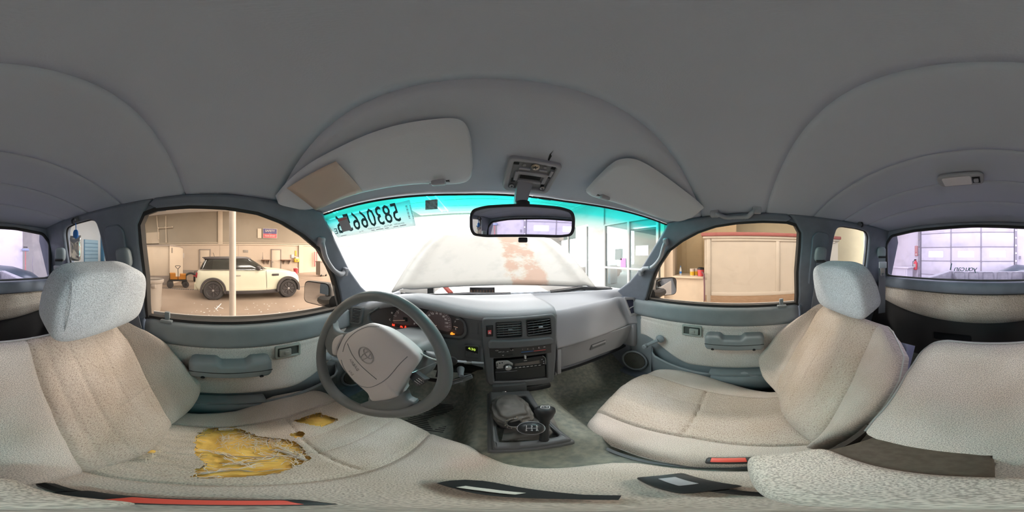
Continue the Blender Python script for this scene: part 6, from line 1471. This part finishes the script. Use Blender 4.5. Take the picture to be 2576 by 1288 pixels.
# glazed office front
OX = 4.5
sf = thing('wall_front', None, None, (OX, 4, G), kind='structure')
ya, yb_ = U(1655, 600, x=OX).y, U(1522, 600, x=OX).y; zt2 = U(1522, 570, x=OX).z + .05; zm = U(1522, 672, x=OX).z
w7 = thing('window_7', None, None, (OX, (ya + yb_) / 2, G), kind='structure')
ymid = U(1582, 600, x=OX).y
for y in (ya, ymid, yb_): B().box((OX, y, (zt2 + G) / 2), (.10, .09, zt2 - G), bev=.01).obj('mullion', FRWHITE, w7)
for z in (zt2, zm, G + .1): B().box((OX, (ya + yb_) / 2, z), (.09, yb_ - ya, .08), bev=.01).obj('rail', FRWHITE, w7)
for a, b in ((ya, ymid), (ymid, yb_)):
    for c, d_ in ((G, zm), (zm, zt2)): B().box((OX + .02, (a + b) / 2, (c + d_) / 2), (.012, b - a - .08, d_ - c - .06)).obj('pane', G_SH, w7)
B().box((OX + .125, 5.6, 1.9), (.2, 7, 1.9 * 1)).obj('wall_header', FRWHITE, sf)
a, b = yb_ + .05, U(1481, 640, x=OX).y; B().box((OX + .1, (a + b) / 2, .8), (.25, b - a, 4.5)).obj('wall_pier', FRWHITE, sf)
B().box((OX + .15, 2.30, .8), (.2, .3, 4.5)).obj('wall_pier', FRWHITE, sf)
c, d_ = U(1480, 640, x=OX).y, U(1418, 640, x=OX).y
w8 = thing('window_8', None, None, (OX, (c + d_) / 2, G), kind='structure'); B().box((OX, (c + d_) / 2, .05), (.02, d_ - c, 2.9)).obj('pane', G_SH, w8)
for y in (c + .1, (c + d_) / 2 + .6): B().box((OX, y, 0), (.1, .08, 2.8)).obj('mullion', FRWHITE, w8)
B().box((OX + .1, 9.6, .8), (.2, 1.2, 4.5)).obj('wall_pier', FRWHITE, sf)
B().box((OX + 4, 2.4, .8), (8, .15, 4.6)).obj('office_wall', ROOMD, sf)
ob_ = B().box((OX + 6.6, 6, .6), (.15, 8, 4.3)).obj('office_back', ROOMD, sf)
for y, z, w, h in ((4.2, .45, .9, .8), (5.6, .45, 1.1, .8), (7.4, .45, 1.2, .8)): B().box((OX + 6.48, y, z), (.04, w, h)).obj('daylit_pane', DOORWIN, sf)
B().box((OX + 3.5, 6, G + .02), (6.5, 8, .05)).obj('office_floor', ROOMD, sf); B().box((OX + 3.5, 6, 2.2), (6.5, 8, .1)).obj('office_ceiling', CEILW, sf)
p = U(1555, 640, x=OX - .02); o = B().box((OX - .01, p.y, p.z), (.006, .34, .42)).obj('glass_notice', PAPER); tag(o, 'pale paper notice taped inside the office window', 'paper')
p = U(1567, 664, x=OX - .02); o = B().box((OX - .01, p.y, p.z), (.006, .24, .42)).obj('pink_notice', mat('pink paper', (.85, .25, .62), .7)); tag(o, 'pink sheet on the lower part of the office window', 'paper')
p = U(1532, 650, x=OX + 1); o = B().box((OX + 1.2, p.y + .2, p.z - .5), (.5, .7, 1.5), bev=.02).obj('office_cabinet', BLUEDOOR); tag(o, 'pale blue cabinet behind the office window', 'cabinet')
# dark car seen through the far office glass
cp = V((OX + 2.2, 8.3, G)); dc2 = thing('blue_car', 'dark blue car with a red tail light seen through the far window', 'car', cp); rows = []
for t, w, h in ((0, .6, .6), (.08, .8, .9), (.25, .85, 1.0), (.4, .8, 1.38), (.62, .76, 1.4), (.8, .82, 1.0), (1, .7, .7)):
    rows.append([cp + V((-1.4 + 3.4 * t, w * cos(a), .25 + (h - .25) * max(0, sin(a)) ** .45)) for a in [pi * k / 14 for k in range(15)]])
B().grid(rows).obj('car_body', DKCAR, dc2, ang=50); B().box(cp + V((-1.42, -.45, .72)), (.06, .3, .16), bev=.02).obj('tail_light', TAIL, dc2)
for x in (-.8, 1.3): B().lathe([(.31, -.1), (.31, .1)], cp + V((x, -.8, .31)), (0, 1, 0), 20).obj('wheel', TYRE, dc2)
# ---------- front opening, ceiling, fixtures
FYY = 9.2
B().box((-4.2, FYY, 2.9), (17, .25, 1.0)).obj('bay_header', FRWHITE, sf)
B().box((-12.2, FYY, .8), (.6, .3, 4.6)).obj('bay_post', FRWHITE, sf); B().box((3.9, FYY, .8), (1.4, .3, 4.6)).obj('bay_post', FRWHITE, sf)
ap = tag(B().box((-3, 24, G - .12), (40, 29.6, .2)).obj('pavement', mat('outdoor concrete', (.6, .6, .6), .8, var=.05, vs=1)), kind='structure')
ce = thing('shop_ceiling', None, None, (0, 0, CH), kind='structure')
B().box((2.7, -.45, CH + .1), (12.6, 19.4, .2)).obj('low_ceiling', CEILW, ce)
B().box((-8.2, -.45, CHL + .1), (9.4, 19.4, .2)).obj('high_ceiling', CEILW, ce); B().box((-3.6, -.45, (CH + CHL) / 2 + .12), (.15, 19.4, CHL - CH + .2)).obj('ceiling_step', CEILW, ce)
for k in range(14): B().box((1.0, -3.2 + k * .9, CH - .006), (9, .03, .014)).obj('ceiling_rib', GRIDM, ce)
for k in range(9): B().box((-3 + k * .9, 2.8, CH - .006), (.03, 13, .014)).obj('ceiling_rib', GRIDM, ce)
for px, py in ((1375, 497),):
    p = U(px, py, z=CH - .03); v = thing('ceiling_vent', 'square grey ceiling vent seen through the tinted glass ' + 'beside the mirror arm', 'vent', p); B().box(p, (.6, .6, .03), bev=.005).obj('vent_frame', STEEL, v)
    for k in range(5): B().box(p + V((0, -.2 + k * .1, -.02)), (.5, .03, .02)).obj('vent_slat', WAINS, v)
LLAB = ['strip light above the hood, seen through the tinted band left of the mirror', 'strip light above the hood, to the passenger side of the mirror arm', 'strip light over the white post side of the truck', 'strip light over the passenger side of the truck', 'strip light in front of the overhead door, passenger side', 'strip light in front of the overhead door, driver side', 'high strip light over the front end of the cream car bay', 'high strip light over the cream car roof', 'high strip light behind the cream car, towards the back', 'high strip light by the left wall, front bay', 'high strip light by the left wall above the far doors', 'high strip light by the left wall near the white booth', 'strip light beside the cream booth', 'strip light inside the glazed office']
for i, (x, y, z) in enumerate(LAMPS):
    f = thing('ceiling_light', LLAB[i], 'light', (x, y, z + .07), 'ceiling strip lights'); B().box((x, y, z + .06), (.34, 2.5, .06), bev=.01).obj('light_housing', GRIDM, f)
    for s in (-1, 1): B().box((x + s * .16, y, z + .02), (.02, 2.5, .06)).obj('light_diffuser', WALLGLOW, f)
# far walls that close the hall
wall('wall_end', (LX / 2 - 3, -10.2, 1), (20, .1, 6), FRWHITE)
wall('wall_side', (8.6, -4, 1), (.1, 13, 6), YWALL)
# ---------------------------------------------------------------- the cream car outside the driver window
mc = thing('small_car', 'cream two door hatchback with a black roof parked in the next bay', 'car', (-6.1, .8, G))
MX, MY = -6.08, -.40
def mp3(x, y, z): return V((MX + x, MY + y, G + z))
st_ = [(-.63, .50, .40, .70), (-.60, .62, .32, .80), (-.52, .74, .26, .93), (-.38, .805, .22, .985), (0, .835, .20, .99), (.5, .84, .19, .98), (1.1, .84, .19, .975), (1.6, .84, .19, .975), (1.85, .835, .20, .965), (2.25, .82, .21, .93), (2.6, .78, .23, .88), (2.85, .70, .26, .80), (2.98, .58, .32, .70), (3.04, .46, .40, .60)]
rows = []
for y, w, zb_, zt_ in st_:
    P = [(-w * .80, zb_), (-w, zb_ + .10), (-w * 1.005, zb_ + .25), (-w, lerp(zb_, zt_, .62)), (-w * .97, lerp(zb_, zt_, .85)), (-w * .90, zt_ - .012), (-w * .6, zt_ + .012), (0, zt_ + .02)]
    P = P + [(-a, b) for a, b in P[-2::-1]]
    rows.append([mp3(p.x, y, p.y) for p in spl([(a, b, 0) for a, b in P], 42)])
rows2 = [[V(p) for p in r] for r in zip(*[spl([r[j] for r in rows], 60) for j in range(43)])]
B().grid(rows2).add(rows[0], [list(range(43))]).add(rows[-1], [list(range(43))]).obj('body', MINI, mc, ang=40)
def ring(y0, y1, w, z, r, n=48):
    pts = rnd([(-w, y0, 0), (w, y0, 0), (w, y1, 0), (-w, y1, 0)], r, 8); return [mp3(p.x, p.y, z) for p in resample(pts, n, True)]
R1, R2 = ring(-.50, 1.78, .80, .965, .26), ring(-.30, 1.22, .63, 1.345, .22)
mid = [a.lerp(b, .5) + V(((a.x - MX) * .03, 0, .01)) for a, b in zip(R1, R2)]
B().grid([R1, mid, R2], cv=True).obj('windows', MINIG, mc, ang=60)
R0 = ring(-.36, 1.26, .66, 1.345, .22); R3 = ring(-.24, 1.12, .5, 1.395, .2); R4 = ring(.1, .6, .2, 1.405, .1)
B().grid([[p + V((0, 0, -.03)) for p in R0], R0, R3, R4], cv=True).add(R4, [list(range(len(R4)))]).obj('roof', MINIK, mc, ang=60)
B().tube([p + V((0, 0, .012)) for p in R1], .012, 6, closed=True).obj('belt_strip', CHROME, mc)
for y in (0., 2.467):
    for s in (-1, 1):
        c = mp3(s * .79, y, .315); w_ = B().lathe([(.20, -.085), (.29, -.09), (.315, -.06), (.318, .05), (.30, .085), (.225, .09), (.215, .075)], c, (s, 0, 0), 40).obj('tyre', TYRE, mc)
        B().lathe([(.22, .05), (.215, .08), (.20, .07), (.05, .055), (.0, .06)], c, (s, 0, 0), 32).obj('rim', RIM, mc)
        for k in range(8):
            a = 2 * pi * k / 8; B().box(c + V((s * .078, .12 * cos(a), .12 * sin(a))), (.022, .17, .038), rot=Matrix.Rotation(a, 3, 'X'), bev=.006).obj('spoke', MINIK, mc)
        B().lathe([(.035, .07), (.035, .095), (.02, .10)], c, (s, 0, 0), 14).obj('hub_cap', STEEL, mc)
        P = [c + V((s * (.075), .375 * cos(t), .375 * sin(t) - .0)) for t in [radians(-12) + radians(204) * k / 24 for k in range(25)]]
        B().sweep(P, [(-.035, -.045), (.045, -.045), (.035, .045), (-.035, .045)], up=(s, 0, 0)).obj('wheel_arch', MINIK, mc)
        B().lathe([(.36, .0), (.36, .01)], mp3(s * .838 if y == 0 else s * .80, y, .33) - V((s * .03, 0, 0)), (s, 0, 0), 32).obj('arch_well', BLK, mc)
for s in (-1, 1):
    B().box(mp3(s * .825, 1.23, .25), (.05, 1.75, .12), bev=.02).obj('sill_trim', MINIK, mc)
    for y in (.62, 1.72): B().tube([mp3(s * .846, y, .30), mp3(s * .848, y, .6), mp3(s * .83, y - .02, .95)], .006, 4).obj('door_seam', MINIK, mc)
    B().box(mp3(s * .855, .80, .80), (.03, .16, .035), bev=.01).obj('door_handle', CHROME, mc)
    B().sq(mp3(s * .93, 1.42, 1.03), (.10, .07, .075), None, .7, .7, 20, 12).obj('wing_mirror', MINIK, mc)
    B().box(mp3(s * .835, 2.02, .80), (.03, .24, .07), bev=.015).obj('side_scuttle', MINIK, mc)
    B().sq(mp3(s * .585, 2.74, .76), (.10, .13, .10), Matrix.Rotation(s * -.4, 3, 'Z'), .9, .9, 22, 14).obj('headlight', HEADL, mc)
    B().sq(mp3(s * .665, -.545, .78), (.06, .045, .10), None, .7, .7, 18, 12).obj('tail_light', TAIL, mc)
    for y in (.58,): B().box(mp3(s * .722, y, 1.16), (.02, .05, .38), rot=Matrix.Rotation(s * -.46, 3, 'Y')).obj('pillar', MINIK, mc)
B().sweep([mp3(-.62, -.60, .38), mp3(0, -.68, .38), mp3(.62, -.60, .38)], [(-.05, -.1), (.05, -.1), (.05, .1), (-.05, .1)]).obj('rear_bumper', MINI, mc)
B().sweep([mp3(-.66, 2.9, .32), mp3(0, 3.10, .32), mp3(.66, 2.9, .32)], [(-.05, -.09), (.05, -.09), (.05, .09), (-.05, .09)]).obj('front_bumper', MINIK, mc)
B().tube([mp3(.1, .0, 1.38), mp3(.1, -.06, 1.54)], .008, 5).obj('antenna', BLK, mc)
B().box(mp3(0, -.30, 1.37), (1.0, .2, .03), bev=.01).obj('roof_spoiler', MINIK, mc)
# ================================================================ the truck's outside parts seen through the glass
hd = thing('truck_hood', 'raised faded white truck hood with peeling pink patches in front of the windscreen', 'hood', (0, 1.1, -.25))
hm_ = bpy.data.materials.new('peeling hood paint'); hm_.use_nodes = True; nt = hm_.node_tree; N = nt.nodes.new; L = nt.links.new; pb_ = nt.nodes['Principled BSDF']
tc = N('ShaderNodeTexCoord'); spx = N('ShaderNodeSeparateXYZ'); L(tc.outputs['Object'], spx.inputs[0]); rp = N('ShaderNodeValToRGB'); mr_ = N('ShaderNodeMapRange'); mr_.inputs[1].default_value = -.7; mr_.inputs[2].default_value = .7
L(spx.outputs[0], mr_.inputs[0]); L(mr_.outputs[0], rp.inputs[0]); e = rp.color_ramp.elements; e[0].position = .47; e[0].color = (0, 0, 0, 1); e[1].position = .58; e[1].color = (.72, .72, .72, 1); q = e.new(.74); q.color = (.70, .70, .70, 1); q = e.new(.86); q.color = (.1, .1, .1, 1)
nz = N('ShaderNodeTexNoise'); nz.inputs['Scale'].default_value = 7; nz.inputs['Detail'].default_value = 8; nz.inputs['Roughness'].default_value = .65; L(tc.outputs['Object'], nz.inputs['Vector'])
ad = N('ShaderNodeMath'); ad.operation = 'ADD'; L(rp.outputs[0], ad.inputs[0]); L(nz.outputs['Fac'], ad.inputs[1]); r2 = N('ShaderNodeValToRGB'); r2.color_ramp.elements[0].position = .88; r2.color_ramp.elements[0].color = (.45, .435, .40, 1); r2.color_ramp.elements[1].position = 1.0; r2.color_ramp.elements[1].color = (.41, .275, .205, 1); q = r2.color_ramp.elements.new(.94); q.color = (.43, .37, .305, 1)
hf = N('ShaderNodeMath'); hf.operation = 'MULTIPLY'; hf.inputs[1].default_value = .83; L(ad.outputs[0], hf.inputs[0]); L(hf.outputs[0], r2.inputs[0]); L(r2.outputs[0], pb_.inputs['Base Color']); pb_.inputs['Roughness'].default_value = .6
def hoodP(s, t):
    x = .68 * s * lerp(1, .93, t); yb, zb_ = 1.12 - .19 * s * s, -.205 - .035 * s * s; yt, zt_ = 2.02 - .38 * abs(s) ** 2.4, .262 - .07 * abs(s) ** 2.4
    cr = .018 * math.exp(-((abs(s) - lerp(.90, .80, t)) / .05) ** 2) - .010 * sm(.8, 1., abs(s)); p = V((x, lerp(yb, yt, t), lerp(zb_, zt_, t))); p += V((0, -.25, .9)) * (.05 * sin(pi * t) + cr); return p
B().grid([[hoodP(-1 + 2 * j / 60, i / 20) for j in range(61)] for i in range(21)]).obj('hood_skin', hm_, hd, ang=60, solid=.012)
B().box(hoodP(-.22, .10), (.02, .02, .012)).obj('washer_nozzle', BLK, hd); B().box(hoodP(.30, .12), (.02, .02, .012)).obj('washer_nozzle', BLK, hd)
eb = thing('engine_bay', 'dark engine bay edge with a red strut below the raised hood', 'engine bay', (0, 1.4, -.5))
B().box((0, 1.55, -.55), (1.2, .8, .35), bev=.03).obj('engine_cover', TRUCKW, eb)
p = U(1213, 730, y=1.35); B().box(p, (.20, .12, .07)).obj('dark_duct', BLK, eb)
for k in range(8): B().box(p + V((-.085 + k * .024, -.062, 0)), (.014, .006, .03)).obj('duct_slot', WOODR, eb)
B().sweep([U(1118, 720, y=1.3), U(1135, 738, y=1.22)], [(-.016, -.01), (.016, -.01), (.016, .01), (-.016, .01)]).obj('red_strut', RED, eb)
p = U(1084, 732, y=1.25); B().box(p, (.05, .03, .06)).obj('hinge_bracket', BLK, eb)
for s in (-1, 1): B().sweep([V((s * .76, .75, -.28)), V((s * .78, 1.3, -.30)), V((s * .72, 2.1, -.38))], [(-.07, -.3), (.07, -.3), (.07, .03), (-.07, .03)]).obj('fender', TRUCKW, eb)
cw = thing('cowl_panel', 'dark scuffed cowl panel at the foot of the windscreen', 'cowl', (0, 1.0, -.3))
rows = []
for i in range(7): rows.append([V((x, 1.0 - .22 * (abs(x) / .7) ** 2.2 + .12 * i / 6, -.262 - .010 * sin(pi * i / 6) + .0 * x)) for x in [-.68 + 1.36 * j / 30 for j in range(31)]])
B().grid(rows).obj('cowl_skin', mat('cowl grey blue', (.10, .13, .17), .5, var=.5, vs=30, bump=.3, bs=80), cw, solid=.006)
for k in range(26): x = -.05 + k * .016; B().box((x, 1.0 - .22 * (abs(x) / .7) ** 2.2 + .012, -.254), (.006, .022, .004)).obj('cowl_louvre', WHITE, cw)
def wip(label, pts, arm):
    o = thing('wiper', label, 'wiper', pts[0]); B().sweep(pts, [(-.006, -.005), (.006, -.005), (.003, .012), (-.003, .012)]).obj('wiper_blade', BLK, o); B().tube(arm, .006, 6).obj('wiper_arm', DASHD, o)
    B().tube([p + V((0, .01, .016)) for p in pts], .0035, 5).obj('blade_spine', DKGREY, o)
wip('wiper blade resting across the driver side of the cowl', [U(1076, 747, y=.97), U(1180, 743, y=.99), U(1285, 743, y=.99)], [U(1020, 737, y=1.02), U(1100, 742, y=1.0), U(1200, 741, y=1.0)])
wip('wiper blade resting across the passenger side of the cowl', [U(1385, 738, y=.95), U(1460, 727, y=.90), U(1540, 729, y=.80)], [U(1420, 736, y=.99), U(1470, 722, y=.93), U(1500, 724, y=.86)])
# side mirrors
for s in (-1, 1):
    c = U(796, 738, x=-.93) if s < 0 else U(1676, 721, x=.93); o = thing('side_mirror', 'black ' + ('driver' if s < 0 else 'passenger') + ' side mirror outside the door window', 'mirror', c)
    n = V((.35, -.93, .02)) if s < 0 else V((-.62, -.78, .02)); F = frame(n); w, h = (.098, .072) if s < 0 else (.085, .064)
    out = rnd([(-w, -h, 0), (w * .96, -h * 1.05, 0), (w, h, 0), (-w * .96, h, 0)], .035, 6); out = resample(out, 60, True)
    rows = []
    for k, d in ((.97, .004), (1.0, -.004), (1.0, -.02), (.93, -.06), (.75, -.085), (.4, -.10), (.02, -.104)): rows.append([c + F @ V((p.x * k, p.y * k, d)) for p in out])
    B().grid(rows, cv=True).obj('mirror_housing', BLK, o, ang=50)
    plate('mirror_glass', [(p.x * .93, p.y * .91) for p in out], [], c + F.col[2] * .005, F.col[0], F.col[1], .004, MIRROR, o)
    a = V((s * .735, .50, -.235)); B().tube([c + F @ V((0, -h * .6, -.04)), c.lerp(a, .6) + V((0, 0, -.02)), a], [.03, .028, .036], 10).obj('mirror_arm', BLK, o)
# pickup bed
bd_ = thing('pickup_bed', 'scuffed white pickup bed behind the rear window', 'truck bed', (0, -2.1, -.8))
for s in (-1, 1): B().box((s * .74, -2.1, -.53), (.10, 1.9, .50), bev=.02).obj('bed_side', BEDM, bd_)
B().box((0, -3.05, -.54), (1.5, .06, .50), bev=.02).obj('tailgate', BEDM, bd_); B().box((0, -1.16, -.55), (1.5, .05, .46), bev=.02).obj('bed_front', BEDM, bd_); B().box((0, -2.1, -.80), (1.5, 1.9, .05)).obj('bed_floor', BEDM, bd_)
for s in (-1, 1):
    B().lathe([(.2, -.11), (.36, -.12), (.375, -.08), (.375, .08), (.36, .12), (.2, .11)], (s * .70, -2.1, G + .375), (1, 0, 0), 32).obj('wheel', TYRE, bd_); B().box((s * .6, -2.1, -.93), (.5, 1.6, .22)).obj('chassis_rail', BLK, bd_)
for k in range(5): 
    x = -.54 + k * .27; P = rnd([V((x - .10, -3.015, -.46)), V((x + .10, -3.015, -.46)), V((x + .10, -3.015, -.30)), V((x - .10, -3.015, -.30))], .03); B().tube(P, .008, 6, closed=True).obj('embossed_panel', BEDM, bd_)
# ================================================================ lift the whole scene so that the shop floor is z = 0
for o in S.objects:
    if o.parent is None: o.location.z += EYE
